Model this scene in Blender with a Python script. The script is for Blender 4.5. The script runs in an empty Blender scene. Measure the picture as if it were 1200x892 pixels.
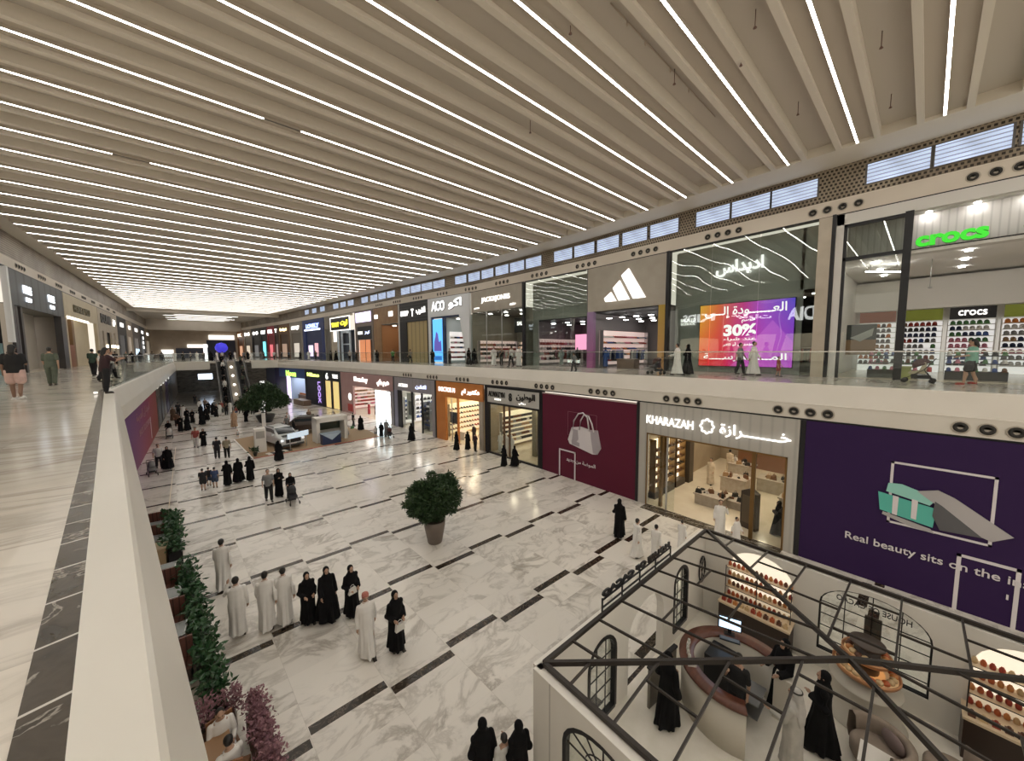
import bpy, bmesh, math, random
from mathutils import Vector, Matrix, Euler
random.seed(7)
PI = math.pi
SC = bpy.context.scene
COL = SC.collection
EYE = 8.4          # camera height over the ground floor
F2 = 6.95          # upper floor level
YAW = math.atan2(365, 421.0)

# ------------------------------------------------------------------ materials
MATS = {}
def mat(name, col, rough=.6, metal=0, emit=None, es=1.0, spec=.5, alpha=None):
    if name in MATS: return MATS[name]
    m = bpy.data.materials.new(name); m.use_nodes = True
    b = m.node_tree.nodes['Principled BSDF']
    b.inputs['Base Color'].default_value = (*col, 1)
    b.inputs['Roughness'].default_value = rough
    b.inputs['Metallic'].default_value = metal
    b.inputs['Specular IOR Level'].default_value = spec
    if emit is not None:
        b.inputs['Emission Color'].default_value = (*emit, 1)
        b.inputs['Emission Strength'].default_value = es
    m.diffuse_color = (*col, 1)
    MATS[name] = m
    return m
def N(m, t, **kw):
    n = m.node_tree.nodes.new(t)
    for k, v in kw.items():
        if k.startswith('i_'):
            key = k[2:]
            n.inputs[int(key) if key.isdigit() else key.replace('_', ' ')].default_value = v
        else: setattr(n, k, v)
    return n
def L(m, a, ao, b, bi): m.node_tree.links.new(a.outputs[ao], b.inputs[bi])
def math_node(m, op, a, b=None, c=None):
    n = N(m, 'ShaderNodeMath', operation=op)
    for i, v in enumerate((a, b, c)):
        if v is None: continue
        if isinstance(v, (int, float)): n.inputs[i].default_value = v
        else: m.node_tree.links.new(v, n.inputs[i])
    return n.outputs[0]
def ramp(m, stops, fac):
    r = N(m, 'ShaderNodeValToRGB')
    cr = r.color_ramp
    while len(cr.elements) < len(stops): cr.elements.new(.5)
    for e, (p, c) in zip(cr.elements, stops):
        e.position = p; e.color = (*c, 1)
    m.node_tree.links.new(fac, r.inputs[0])
    return r.outputs[0]
def noisy(name, c1, c2, scale=4, rough=.6, stretch=(1, 1, 1), metal=0, bump=0, detail=4):
    """two tone procedural surface"""
    if name in MATS: return MATS[name]
    m = mat(name, c1, rough, metal)
    b = m.node_tree.nodes['Principled BSDF']
    tc = N(m, 'ShaderNodeTexCoord'); mp = N(m, 'ShaderNodeMapping')
    mp.inputs['Scale'].default_value = stretch
    L(m, tc, 'Object', mp, 'Vector')
    n = N(m, 'ShaderNodeTexNoise'); n.inputs['Scale'].default_value = scale; n.inputs['Detail'].default_value = detail
    L(m, mp, 'Vector', n, 'Vector')
    c = ramp(m, [(.35, c1), (.65, c2)], n.outputs[0])
    m.node_tree.links.new(c, b.inputs['Base Color'])
    if bump:
        bp = N(m, 'ShaderNodeBump'); bp.inputs['Strength'].default_value = bump
        L(m, n, 0, bp, 'Height'); L(m, bp, 0, b, 'Normal')
    return m

def marble(name, base, vein, bars=False, stretch=(1, 1, 1), rough=.13, slab=(1.765, .94)):
    m = mat(name, base, rough, spec=.5)
    b = m.node_tree.nodes['Principled BSDF']
    tc = N(m, 'ShaderNodeTexCoord'); sep = N(m, 'ShaderNodeSeparateXYZ'); L(m, tc, 'Object', sep, 0)
    X, Y = sep.outputs[0], sep.outputs[1]
    xs = math_node(m, 'ADD', X, math_node(m, 'MULTIPLY', Y, .053))
    # every slab shifts the vein pattern
    cx = math_node(m, 'FLOOR', math_node(m, 'DIVIDE', math_node(m, 'SUBTRACT', xs, 5.31), slab[0]))
    cy = math_node(m, 'FLOOR', math_node(m, 'DIVIDE', Y, slab[1]))
    comb = N(m, 'ShaderNodeCombineXYZ')
    m.node_tree.links.new(math_node(m, 'MULTIPLY', cx, 7.3), comb.inputs[0])
    m.node_tree.links.new(math_node(m, 'MULTIPLY', cy, 3.7), comb.inputs[1])
    m.node_tree.links.new(math_node(m, 'ADD', cx, cy), comb.inputs[2])
    mp = N(m, 'ShaderNodeMapping'); mp.inputs['Scale'].default_value = stretch; L(m, tc, 'Object', mp, 0)
    add = N(m, 'ShaderNodeVectorMath', operation='ADD'); L(m, mp, 0, add, 0); L(m, comb, 0, add, 1)
    n1 = N(m, 'ShaderNodeTexNoise'); n1.inputs['Scale'].default_value = .8; n1.inputs['Detail'].default_value = 9; n1.inputs['Roughness'].default_value = .62; n1.inputs['Distortion'].default_value = .7
    L(m, add, 0, n1, 0)
    n2 = N(m, 'ShaderNodeTexNoise'); n2.inputs['Scale'].default_value = .45; n2.inputs['Detail'].default_value = 3; L(m, add, 0, n2, 0)
    d = math_node(m, 'ABSOLUTE', math_node(m, 'SUBTRACT', n1.outputs[0], .5))
    v = math_node(m, 'SMOOTH_MIN', math_node(m, 'MULTIPLY', d, 9), 1.0, .3)
    v = math_node(m, 'ADD', v, math_node(m, 'MULTIPLY', math_node(m, 'SUBTRACT', .68, n2.outputs[0]), 2.6))
    col = ramp(m, [(0.0, vein), (.3, tuple(a * .6 + c * .4 for a, c in zip(vein, base))), (.75, base), (1, tuple(min(1, x * 1.06) for x in base))], v)
    # per slab tint
    wn = N(m, 'ShaderNodeTexWhiteNoise', noise_dimensions='3D'); L(m, comb, 0, wn, 0)
    tint = math_node(m, 'ADD', math_node(m, 'MULTIPLY', wn.outputs[0], .1), .92)
    hs = N(m, 'ShaderNodeHueSaturation'); m.node_tree.links.new(col, hs.inputs['Color']); m.node_tree.links.new(tint, hs.inputs['Value'])
    out = hs.outputs[0]
    def mixc(fac, colr, prev):
        mx = N(m, 'ShaderNodeMix', data_type='RGBA')
        m.node_tree.links.new(fac, mx.inputs[0]); m.node_tree.links.new(prev, mx.inputs[6]); mx.inputs[7].default_value = (*colr, 1)
        return mx.outputs[2]
    # thin joints
    fx = math_node(m, 'ABSOLUTE', math_node(m, 'SUBTRACT', math_node(m, 'FRACT', math_node(m, 'DIVIDE', math_node(m, 'SUBTRACT', xs, 5.31), slab[0])), .5))
    fy = math_node(m, 'ABSOLUTE', math_node(m, 'SUBTRACT', math_node(m, 'FRACT', math_node(m, 'DIVIDE', Y, slab[1])), .5))
    jx = math_node(m, 'GREATER_THAN', fx, .5 - .006 / slab[0])
    jy = math_node(m, 'GREATER_THAN', fy, .5 - .004 / slab[1])
    j = math_node(m, 'MULTIPLY', math_node(m, 'MAXIMUM', jx, math_node(m, 'MULTIPLY', jy, .5)), .35)
    out = mixc(j, (.42, .38, .32), out)
    if bars:
        # dark brown strips: alternate segments step by .29 across
        seg = math_node(m, 'DIVIDE', math_node(m, 'SUBTRACT', xs, 5.31), 1.765)
        par = math_node(m, 'FLOORED_MODULO', math_node(m, 'FLOOR', seg), 2.0)   # 0 high, 1 low
        inseg = math_node(m, 'LESS_THAN', math_node(m, 'ABSOLUTE', math_node(m, 'SUBTRACT', math_node(m, 'FRACT', seg), .5)), .488)
        yy = math_node(m, 'ADD', math_node(m, 'SUBTRACT', Y, 8.51 - 3.79 * 10), math_node(m, 'MULTIPLY', par, .30))
        ym = math_node(m, 'FLOORED_MODULO', yy, 3.79)
        near = math_node(m, 'LESS_THAN', math_node(m, 'ABSOLUTE', math_node(m, 'SUBTRACT', ym, 3.79 / 2)), .13)
        # shift so the strip sits on phase 0
        yy2 = math_node(m, 'ADD', yy, 3.79 / 2)
        ym = math_node(m, 'FLOORED_MODULO', yy2, 3.79)
        near = math_node(m, 'LESS_THAN', math_node(m, 'ABSOLUTE', math_node(m, 'SUBTRACT', ym, 3.79 / 2)), .125)
        n3 = N(m, 'ShaderNodeTexNoise'); n3.inputs['Scale'].default_value = 5; n3.inputs['Distortion'].default_value = 2; L(m, tc, 'Object', n3, 0)
        dk = ramp(m, [(.45, (.026, .018, .012)), (.58, (.05, .035, .024)), (.62, (.16, .12, .09)), (.64, (.035, .026, .018))], n3.outputs[0])
        f = math_node(m, 'MULTIPLY', near, inseg)
        mx = N(m, 'ShaderNodeMix', data_type='RGBA')
        m.node_tree.links.new(f, mx.inputs[0]); m.node_tree.links.new(out, mx.inputs[6]); m.node_tree.links.new(dk, mx.inputs[7])
        out = mx.outputs[2]
    m.node_tree.links.new(out, b.inputs['Base Color'])
    rr = math_node(m, 'ADD', math_node(m, 'MULTIPLY', n2.outputs[0], .12), rough - .04)
    m.node_tree.links.new(rr, b.inputs['Roughness'])
    return m

def glass(name='clear_glass', tint=(.93, .96, .95), refl=1.0, wav=0, dark=0):
    if name in MATS: return MATS[name]
    m = mat(name, tint, .02)
    nt = m.node_tree; nt.nodes.remove(nt.nodes['Principled BSDF'])
    out = nt.nodes['Material Output']
    tr = N(m, 'ShaderNodeBsdfTransparent'); tr.inputs[0].default_value = (*[t * (1 - dark) for t in tint], 1)
    gl = N(m, 'ShaderNodeBsdfGlossy'); gl.inputs['Roughness'].default_value = .01
    geo = N(m, 'ShaderNodeNewGeometry'); dt = N(m, 'ShaderNodeVectorMath', operation='DOT_PRODUCT')
    L(m, geo, 'Incoming', dt, 0)
    if not wav: L(m, geo, 'Normal', dt, 1)
    c1 = math_node(m, 'SUBTRACT', 1.0, math_node(m, 'MINIMUM', math_node(m, 'ABSOLUTE', dt.outputs['Value']), 1.0))
    schlick = math_node(m, 'ADD', math_node(m, 'MULTIPLY', math_node(m, 'POWER', c1, 5.0), .9), .05)
    mx = N(m, 'ShaderNodeMixShader')
    f = math_node(m, 'MINIMUM', math_node(m, 'MULTIPLY', schlick, refl), 1.0)
    m.node_tree.links.new(f, mx.inputs[0]); L(m, tr, 0, mx, 1); L(m, gl, 0, mx, 2); L(m, mx, 0, out, 0)
    if wav:
        tc = N(m, 'ShaderNodeTexCoord'); n = N(m, 'ShaderNodeTexNoise'); n.inputs['Scale'].default_value = .55; n.inputs['Detail'].default_value = 0
        L(m, tc, 'Object', n, 0)
        bp = N(m, 'ShaderNodeBump'); bp.inputs['Strength'].default_value = wav; bp.inputs['Distance'].default_value = .3
        L(m, n, 0, bp, 'Height'); L(m, bp, 0, gl, 'Normal'); L(m, bp, 0, dt, 1)
    return m

def emis(name, col, s):
    if name in MATS: return MATS[name]
    m = mat(name, tuple(min(.8, c) for c in col), .5, emit=col, es=s); return m

# ------------------------------------------------------------------ mesh builder
class B:
    """collects shapes and links them as one mesh object"""
    def __init__(s): s.v = []; s.f = []; s.mi = []; s.sm = []; s.cur = 0
    def add(s, vs, fs, smooth=False):
        o = len(s.v); s.v += [tuple(v) for v in vs]
        for f in fs: s.f.append([i + o for i in f]); s.mi.append(s.cur); s.sm.append(smooth)
        return s
    def m(s, i): s.cur = i; return s
    def box(s, x0, y0, z0, x1, y1, z1):
        if x0 > x1: x0, x1 = x1, x0
        if y0 > y1: y0, y1 = y1, y0
        if z0 > z1: z0, z1 = z1, z0
        v = [(x0, y0, z0), (x1, y0, z0), (x1, y1, z0), (x0, y1, z0), (x0, y0, z1), (x1, y0, z1), (x1, y1, z1), (x0, y1, z1)]
        return s.add(v, [(0, 3, 2, 1), (4, 5, 6, 7), (0, 1, 5, 4), (1, 2, 6, 5), (2, 3, 7, 6), (3, 0, 4, 7)])
    def bar(s, a, b, w, h=None, up=(0, 0, 1)):
        a, b = Vector(a), Vector(b); d = (b - a).normalized(); h = h or w
        u = Vector(up)
        if abs(d.dot(u)) > .98: u = Vector((1, 0, 0))
        r = d.cross(u).normalized() * (w / 2); t = r.cross(d).normalized() * (h / 2)
        v = [a - r - t, a + r - t, a + r + t, a - r + t, b - r - t, b + r - t, b + r + t, b - r + t]
        return s.add(v, [(0, 3, 2, 1)[::-1], (4, 5, 6, 7)[::-1], (0, 1, 5, 4)[::-1], (1, 2, 6, 5)[::-1], (2, 3, 7, 6)[::-1], (3, 0, 4, 7)[::-1]])
    def tube(s, pts, r, n=8, caps=True):
        pts = [Vector(p) for p in pts]; rr = r if isinstance(r, (list, tuple)) else [r] * len(pts)
        rings = []
        up = Vector((0, 0, 1))
        for i, p in enumerate(pts):
            d = (pts[min(i + 1, len(pts) - 1)] - pts[max(i - 1, 0)])
            if d.length < 1e-9: d = Vector((0, 0, 1))
            d.normalize()
            a = d.cross(up if abs(d.dot(up)) < .95 else Vector((1, 0, 0))).normalized(); b = a.cross(d).normalized()
            rings.append([p + (a * math.cos(t) + b * math.sin(t)) * rr[i] for t in [2 * PI * k / n for k in range(n)]])
        vs = [v for q in rings for v in q]; fs = []
        for i in range(len(pts) - 1):
            for k in range(n):
                a0 = i * n + k; a1 = i * n + (k + 1) % n
                fs.append((a0, a1, a1 + n, a0 + n))
        if caps: fs.append(tuple(range(n))[::-1]); fs.append(tuple(range((len(pts) - 1) * n, len(pts) * n)))
        return s.add(vs, fs, True)
    def lathe(s, prof, c=(0, 0, 0), n=20, sx=1, sy=1, a0=0, a1=2 * PI):
        full = abs(a1 - a0 - 2 * PI) < 1e-6; k = n if full else n + 1
        vs = []; fs = []
        for (r, z) in prof:
            for i in range(k):
                t = a0 + (a1 - a0) * i / n
                vs.append((c[0] + r * math.cos(t) * sx, c[1] + r * math.sin(t) * sy, c[2] + z))
        for j in range(len(prof) - 1):
            for i in range(n):
                a = j * k + i; b = j * k + (i + 1) % k
                fs.append((a, b, b + k, a + k))
        if full:
            if prof[0][0] > 1e-6: fs.append(tuple(range(k))[::-1])
            if prof[-1][0] > 1e-6: fs.append(tuple(range((len(prof) - 1) * k, len(prof) * k)))
        return s.add(vs, fs, True)
    def ell(s, c, r, n=12, m_=8):
        prof = [(math.sin(PI * j / m_), -math.cos(PI * j / m_)) for j in range(m_ + 1)]
        vs = []; fs = []
        for (q, z) in prof:
            for i in range(n):
                t = 2 * PI * i / n; vs.append((c[0] + q * math.cos(t) * r[0], c[1] + q * math.sin(t) * r[1], c[2] + z * r[2]))
        for j in range(m_):
            for i in range(n):
                a = j * n + i; b = j * n + (i + 1) % n; fs.append((a, b, b + n, a + n))
        return s.add(vs, fs, True)
    def prism(s, poly, y0, y1, axis='y'):
        """poly in (x,z), extruded along y (or (x,y) along z when axis='z')"""
        n = len(poly)
        if axis == 'y': v = [(p[0], y0, p[1]) for p in poly] + [(p[0], y1, p[1]) for p in poly]
        elif axis == 'z': v = [(p[0], p[1], y0) for p in poly] + [(p[0], p[1], y1) for p in poly]
        else: v = [(y0, p[0], p[1]) for p in poly] + [(y1, p[0], p[1]) for p in poly]
        f = [tuple(range(n)), tuple(range(n, 2 * n))[::-1]] + [(i, i + n, (i + 1) % n + n, (i + 1) % n) for i in range(n)]
        return s.add(v, f)
    def quad(s, a, b, c, d): return s.add([a, b, c, d], [(0, 1, 2, 3)])
    def xf(s, M, start=0):
        s.v = s.v[:start] + [tuple(M @ Vector(v)) for v in s.v[start:]]; return s
    def mesh(s, name, mats, fix=True):
        me = bpy.data.meshes.new(name); me.from_pydata(s.v, [], s.f)
        if not isinstance(mats, (list, tuple)): mats = [mats]
        for m_ in mats: me.materials.append(m_)
        me.polygons.foreach_set('material_index', s.mi); me.polygons.foreach_set('use_smooth', s.sm)
        if fix and len(s.f) < 60000:
            bm = bmesh.new(); bm.from_mesh(me); bmesh.ops.recalc_face_normals(bm, faces=bm.faces); bm.to_mesh(me); bm.free()
        me.update(); return me
    def obj(s, name, mats, parent=None, loc=None, rz=None, fix=True):
        o = bpy.data.objects.new(name, s.mesh(name, mats, fix)); COL.objects.link(o)
        if parent is not None: o.parent = parent
        if loc is not None: o.location = loc
        if rz is not None: o.rotation_euler = (0, 0, rz)
        return o

def tag(o, label, cat, group=None, kind=None):
    o['label'] = label; o['category'] = cat
    if group: o['group'] = group
    if kind: o['kind'] = kind
    return o
def thing(name, label, cat, loc=(0, 0, 0), rz=0, group=None):
    o = bpy.data.objects.new(name, None); COL.objects.link(o); o.empty_display_size = .1
    o.location = loc; o.rotation_euler = (0, 0, rz)
    return tag(o, label, cat, group)
def struct(o): o['kind'] = 'structure'; return o
KIDS = {}
def dup(root, loc, rz=0, label=None, group=None, scale=None, mats=None):
    """copy of a thing with its parts and sub-parts; mats maps part name stem -> material"""
    if root.name not in KIDS:
        KIDS[root.name] = [(c, list(c.children)) for c in root.children]
    r = root.copy(); COL.objects.link(r); r.location = loc; r.rotation_euler = (0, 0, rz)
    if scale is not None: r.scale = scale if hasattr(scale, '__len__') else (scale,) * 3
    if label: r['label'] = label
    if group: r['group'] = group
    def rem(o):
        if mats and o.type == 'MESH':
            st = o.name.split('.')[0]
            if st in mats and o.material_slots:
                o.material_slots[0].link = 'OBJECT'; o.material_slots[0].material = mats[st]
    rem(r)
    for ch, gs in KIDS[root.name]:
        c = ch.copy(); COL.objects.link(c); c.parent = r; rem(c)
        for g in gs:
            d = g.copy(); COL.objects.link(d); d.parent = c; rem(d)
    return r
def discard(root):
    for c in list(root.children):
        for g in list(c.children): bpy.data.objects.remove(g)
        bpy.data.objects.remove(c)
    bpy.data.objects.remove(root)

# ------------------------------------------------------------------ lettering
FORMS = {'ا': 'ﺍﺎ', 'أ': 'ﺃﺄ', 'إ': 'ﺇﺈ', 'د': 'ﺩﺪ', 'ذ': 'ﺫﺬ', 'ر': 'ﺭﺮ', 'ز': 'ﺯﺰ', 'و': 'ﻭﻮ', 'ة': 'ﺓﺔ', 'ى': 'ﻯﻰ', 'ء': 'ﺀﺀ'}
F4 = {'ب': 0xFE8F, 'ت': 0xFE95, 'ث': 0xFE99, 'ج': 0xFE9D, 'ح': 0xFEA1, 'خ': 0xFEA5, 'س': 0xFEB1, 'ش': 0xFEB5, 'ص': 0xFEB9, 'ض': 0xFEBD, 'ط': 0xFEC1, 'ظ': 0xFEC5, 'ع': 0xFEC9, 'غ': 0xFECD, 'ف': 0xFED1, 'ق': 0xFED5, 'ك': 0xFED9, 'ل': 0xFEDD, 'م': 0xFEE1, 'ن': 0xFEE5, 'ه': 0xFEE9, 'ي': 0xFEF1}
def shape_ar(s):
    out = []; prev = False
    for i, c in enumerate(s):
        nx = s[i + 1] if i + 1 < len(s) else ' '
        nj = nx in F4 or nx in FORMS or nx == 'ـ'
        if c in F4:
            out.append(chr(F4[c] + ((3 if nj else 1) if prev else (2 if nj else 0)))); prev = True
        elif c in FORMS: out.append(FORMS[c][1 if prev else 0]); prev = False
        elif c == 'ـ': out.append(c); prev = True
        else: out.append(c); prev = False
    return ''.join(reversed(out))
def letters(name, s, width, height, m_, parent=None, loc=(0, 0, 0), rot=(PI / 2, 0, 0), ext=.03, bold=.0, arabic=False, mirror=False, keep=False, space=1.0, ret=None):
    """lettering mesh fitted in width x height (local x,z), centred on loc, facing local -Y"""
    cu = bpy.data.curves.new('letters_curve', 'FONT'); cu.body = shape_ar(s) if arabic else s
    cu.size = 1; cu.extrude = .02; cu.offset = bold; cu.resolution_u = 3; cu.space_character = space
    o = bpy.data.objects.new('tmp', cu)
    me = bpy.data.meshes.new_from_object(o)
    bpy.data.objects.remove(o); bpy.data.curves.remove(cu)
    me.name = name
    xs = [v.co.x for v in me.vertices]; ys = [v.co.y for v in me.vertices]
    if not xs: return None
    x0, x1, y0, y1 = min(xs), max(xs), min(ys), max(ys)
    kx = width / (x1 - x0); ky = height / (y1 - y0)
    if keep: kx = ky = min(kx, ky)
    for v in me.vertices:
        v.co.x = (v.co.x - (x0 + x1) / 2) * kx * (-1 if mirror else 1); v.co.y = (v.co.y - (y0 + y1) / 2) * ky
        v.co.z = v.co.z / .02 * ext / 2
    me.materials.clear(); me.materials.append(m_)
    if ret is not None: me.materials.append(ret)
    for p in me.polygons: p.material_index = 1 if (ret is not None and p.normal.z < .5) else 0
    ob = bpy.data.objects.new(name, me); COL.objects.link(ob)
    if parent is not None: ob.parent = parent
    ob.location = loc; ob.rotation_euler = rot
    return ob

# ------------------------------------------------------------------ plan of the hall
PG = [(17.9, -8), (17.9, 20), (17.3, 27), (16.5, 37), (15.2, 52), (13.2, 66), (10.5, 80)]
PU = [(24, -8), (24, 18), (23.2, 33), (21.5, 45), (19, 67), (15, 99), (9.5, 136), (9, 142)]
def onp(P, y):
    for (x0, y0), (x1, y1) in zip(P, P[1:]):
        if y0 <= y <= y1 + 1e-6: return x0 + (x1 - x0) * (y - y0) / (y1 - y0)
    return P[0][0] if y < P[0][1] else P[-1][0]
WHITE = mat('white_plaster', (.78, .75, .70), .55)
CREAM = mat('cream_cladding', (.66, .60, .51), .45)
CREAML = mat('ceiling_border_paint', (.74, .68, .58), .6)
BLACK = mat('black_metal', (.02, .02, .022), .4, .3)
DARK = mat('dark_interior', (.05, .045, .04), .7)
STEEL = mat('brushed_steel', (.55, .55, .55), .3, .9)
# ================================================================== SETTING
M_FL = marble('white_marble_floor', (.74, .70, .64), (.40, .36, .31), bars=True, stretch=(.8, 1.1, 1))
M_FU = marble('upper_marble_floor', (.66, .61, .53), (.40, .35, .29), stretch=(.35, 1.9, 1), rough=.12, slab=(1.8, .9))
def emperador():
    m = mat('dark_emperador_marble', (.04, .03, .02), .22, spec=.3); bs = m.node_tree.nodes['Principled BSDF']
    tc = N(m, 'ShaderNodeTexCoord'); sp = N(m, 'ShaderNodeSeparateXYZ'); L(m, tc, 'Object', sp, 0)
    n = N(m, 'ShaderNodeTexNoise'); n.inputs['Scale'].default_value = 4; n.inputs['Detail'].default_value = 6; n.inputs['Distortion'].default_value = .8; L(m, tc, 'Object', n, 0)
    c = ramp(m, [(.3, (.030, .024, .017)), (.5, (.07, .055, .038)), (.56, (.055, .043, .03)), (.585, (.35, .31, .26)), (.60, (.05, .04, .028)), (.8, (.035, .028, .02))], n.outputs[0])
    f = math_node(m, 'FRACT', math_node(m, 'DIVIDE', math_node(m, 'ADD', sp.outputs[1], math_node(m, 'ADD', 100.06, math_node(m, 'MULTIPLY', sp.outputs[0], -.25))), .50))
    j = math_node(m, 'LESS_THAN', f, .035)
    mx = N(m, 'ShaderNodeMix', data_type='RGBA'); m.node_tree.links.new(j, mx.inputs[0]); m.node_tree.links.new(c, mx.inputs[6]); mx.inputs[7].default_value = (.6, .56, .5, 1)
    m.node_tree.links.new(mx.outputs[2], bs.inputs['Base Color']); return m
M_EMP = emperador()
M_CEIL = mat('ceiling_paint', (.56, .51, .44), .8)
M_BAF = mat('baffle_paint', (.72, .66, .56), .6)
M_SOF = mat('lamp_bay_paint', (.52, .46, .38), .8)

b = B(); b.box(-16, -12, -.3, 34, 150, 0); struct(b.obj('floor', M_FL))

# left gallery floor edge: angled near the camera, then parallel with the hall
def unit(a, b_):
    d = Vector((b_[0] - a[0], b_[1] - a[1])); return d.normalized()
LA, LB, LC = (1.05, -9.75), (-2.93, 21.3), (-3.35, 77.5)     # inner ledge line (base of the railing kerb)
def offset_line(pts, off):
    """shift a polyline to its right-hand side"""
    res = []
    for i, p in enumerate(pts):
        ds = []
        if i > 0: ds.append(unit(pts[i - 1], p))
        if i < len(pts) - 1: ds.append(unit(p, pts[i + 1]))
        ns = [Vector((d.y, -d.x)) for d in ds]
        n = sum(ns, Vector((0, 0))).normalized(); k = off / max(.3, n.dot(ns[0]))
        res.append((p[0] + n.x * k, p[1] + n.y * k))
    return res
def sweep(bd, line, prof, side=1):
    """prof: list of (offset, z) across the line, closed ring"""
    rows = [offset_line(line, o * side) for o, z in prof]
    vs = []; fs = []
    n = len(prof); m_ = len(line)
    for i in range(m_):
        for j in range(n): vs.append((rows[j][i][0], rows[j][i][1], prof[j][1]))
    for i in range(m_ - 1):
        for j in range(n):
            a = i * n + j; c = i * n + (j + 1) % n
            fs.append((a, c, c + n, a + n))
    fs.append(tuple(range(n))); fs.append(tuple(range((m_ - 1) * n, m_ * n))[::-1])
    bd.add(vs, fs); return bd
b = B()
lf = [(-12, -12), (LA[0] + .27, -12), LA, LB, LC, (-3.3, 80), (-3.3, 142), (-12, 142)]
b.prism(lf, F2 - .35, F2, axis='z'); struct(b.obj('floor_left_gallery', M_FU))
# dark marble strip beside the kerb
b = B(); sweep(b, [LA, LB, LC], [(-.14, F2 - .01), (-.14, F2 + .004), (0, F2 + .004), (0, F2 - .01)]); struct(b.obj('trim_1', M_EMP))
# far floor behind the atrium and right gallery
b = B()
rf = [(-3.3, 78), (1.2, 78), (1.2, 80.5), (6.8, 80.5), (6.8, 78), (10.7, 78)] + [(x + .45, y) for x, y in PG[::-1] if y < 78] + [(34, -12), (34, 142), (-3.3, 142)]
b.prism(rf, F2 - .35, F2, axis='z'); struct(b.obj('floor_right_gallery', M_FU))

M_FAS = noisy('slab_edge_cladding', (.66, .62, .55), (.70, .66, .59), .6, .38)
M_LEDGE = noisy('ledge_cladding', (.70, .67, .60), (.74, .71, .64), .5, .35)
# left ledge: flat kerb, raking panel, band
prof = [(0, F2 - .3), (0, F2 + .012), (.225, F2 + .012), (.25, F2 - .02), (.41, F2 - .72), (.41, F2 - 1.31), (.05, F2 - 1.31), (-.3, F2 - 1.31), (-.3, F2 - .3)]
b = B(); sweep(b, [LA, LB, LC], prof); struct(b.obj('trim_2', M_LEDGE))
# right slab edge following the shops below
RG = [(x + .45, y) for x, y in PG] ; RG[-1] = (10.95, 78.2)
prof = [(0, F2 - .3), (0, F2 + .05), (-.06, F2 + .05), (-.1, F2 + .0), (-.36, F2 - .70), (-.42, F2 - .72), (-.42, F2 - .75), (-.40, F2 - .76), (-.40, F2 - 1.31), (-.05, F2 - 1.31), (.3, F2 - 1.31), (.3, F2 - .3)]
b = B(); sweep(b, RG, prof); struct(b.obj('trim_3', M_FAS))
# cross slab edges at the far end either side of the escalators
for i, (xa, xb) in enumerate(((-3.2, 1.2), (6.8, 10.8))):
    b = B(); b.box(xa, 77.6, F2 - .7, xb, 78, F2 + .05); b.box(xa, 77.5, F2 - 1.31, xb, 78, F2 - .7); struct(b.obj('trim_%d' % (4 + i), M_FAS))
# far undercroft: ground floor back wall
M_FARW = noisy('far_stone_wall', (.16, .16, .15), (.34, .32, .29), 1.2, .4, stretch=(1, 1, 3))
b = B(); b.box(-4, 104, 0, 20, 104.3, F2 - .35); struct(b.obj('wall_far_ground', M_FARW))
b = B(); b.box(-4.2, 20, 0, -3.9, 104, F2 - .35); struct(b.obj('wall_left_ground', mat('left_ground_wall', (.30, .26, .22), .5)))
b = B(); b.box(-10, -12, 0, -9.7, 20, F2 - .35); struct(b.obj('wall_left_ground_near', WHITE))

# ------------------------------------------------ upper walls over the shops
XL = -10
HDR, NOZ, CZ_ = 14.92, 15.62, 17.23
M_HDR = noisy('header_band', (.62, .55, .46), (.66, .59, .50), .5, .45)
def perforated():
    m = mat('perforated_bronze_panel', (.30, .24, .17), .4, .3)
    bs = m.node_tree.nodes['Principled BSDF']
    tc = N(m, 'ShaderNodeTexCoord'); sp = N(m, 'ShaderNodeSeparateXYZ'); L(m, tc, 'Object', sp, 0)
    u = math_node(m, 'MULTIPLY', sp.outputs[1], 6.0); v = math_node(m, 'MULTIPLY', sp.outputs[2], 6.0)
    row = math_node(m, 'FLOOR', v)
    u = math_node(m, 'ADD', u, math_node(m, 'MULTIPLY', math_node(m, 'FLOORED_MODULO', row, 2.0), .5))
    fu = math_node(m, 'ABSOLUTE', math_node(m, 'SUBTRACT', math_node(m, 'FRACT', u), .5))
    fv = math_node(m, 'ABSOLUTE', math_node(m, 'SUBTRACT', math_node(m, 'FRACT', v), .5))
    hole = math_node(m, 'MULTIPLY', math_node(m, 'LESS_THAN', fu, .28), math_node(m, 'LESS_THAN', fv, .3))
    n = N(m, 'ShaderNodeTexNoise'); n.inputs['Scale'].default_value = .35; L(m, tc, 'Object', n, 0)
    base = ramp(m, [(.4, (.36, .30, .22)), (.6, (.22, .17, .12))], n.outputs[0])
    mx = N(m, 'ShaderNodeMix', data_type='RGBA'); m.node_tree.links.new(hole, mx.inputs[0]); m.node_tree.links.new(base, mx.inputs[6]); mx.inputs[7].default_value = (.03, .022, .015, 1)
    m.node_tree.links.new(mx.outputs[2], bs.inputs['Base Color'])
    return m
M_PERF = perforated()
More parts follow.
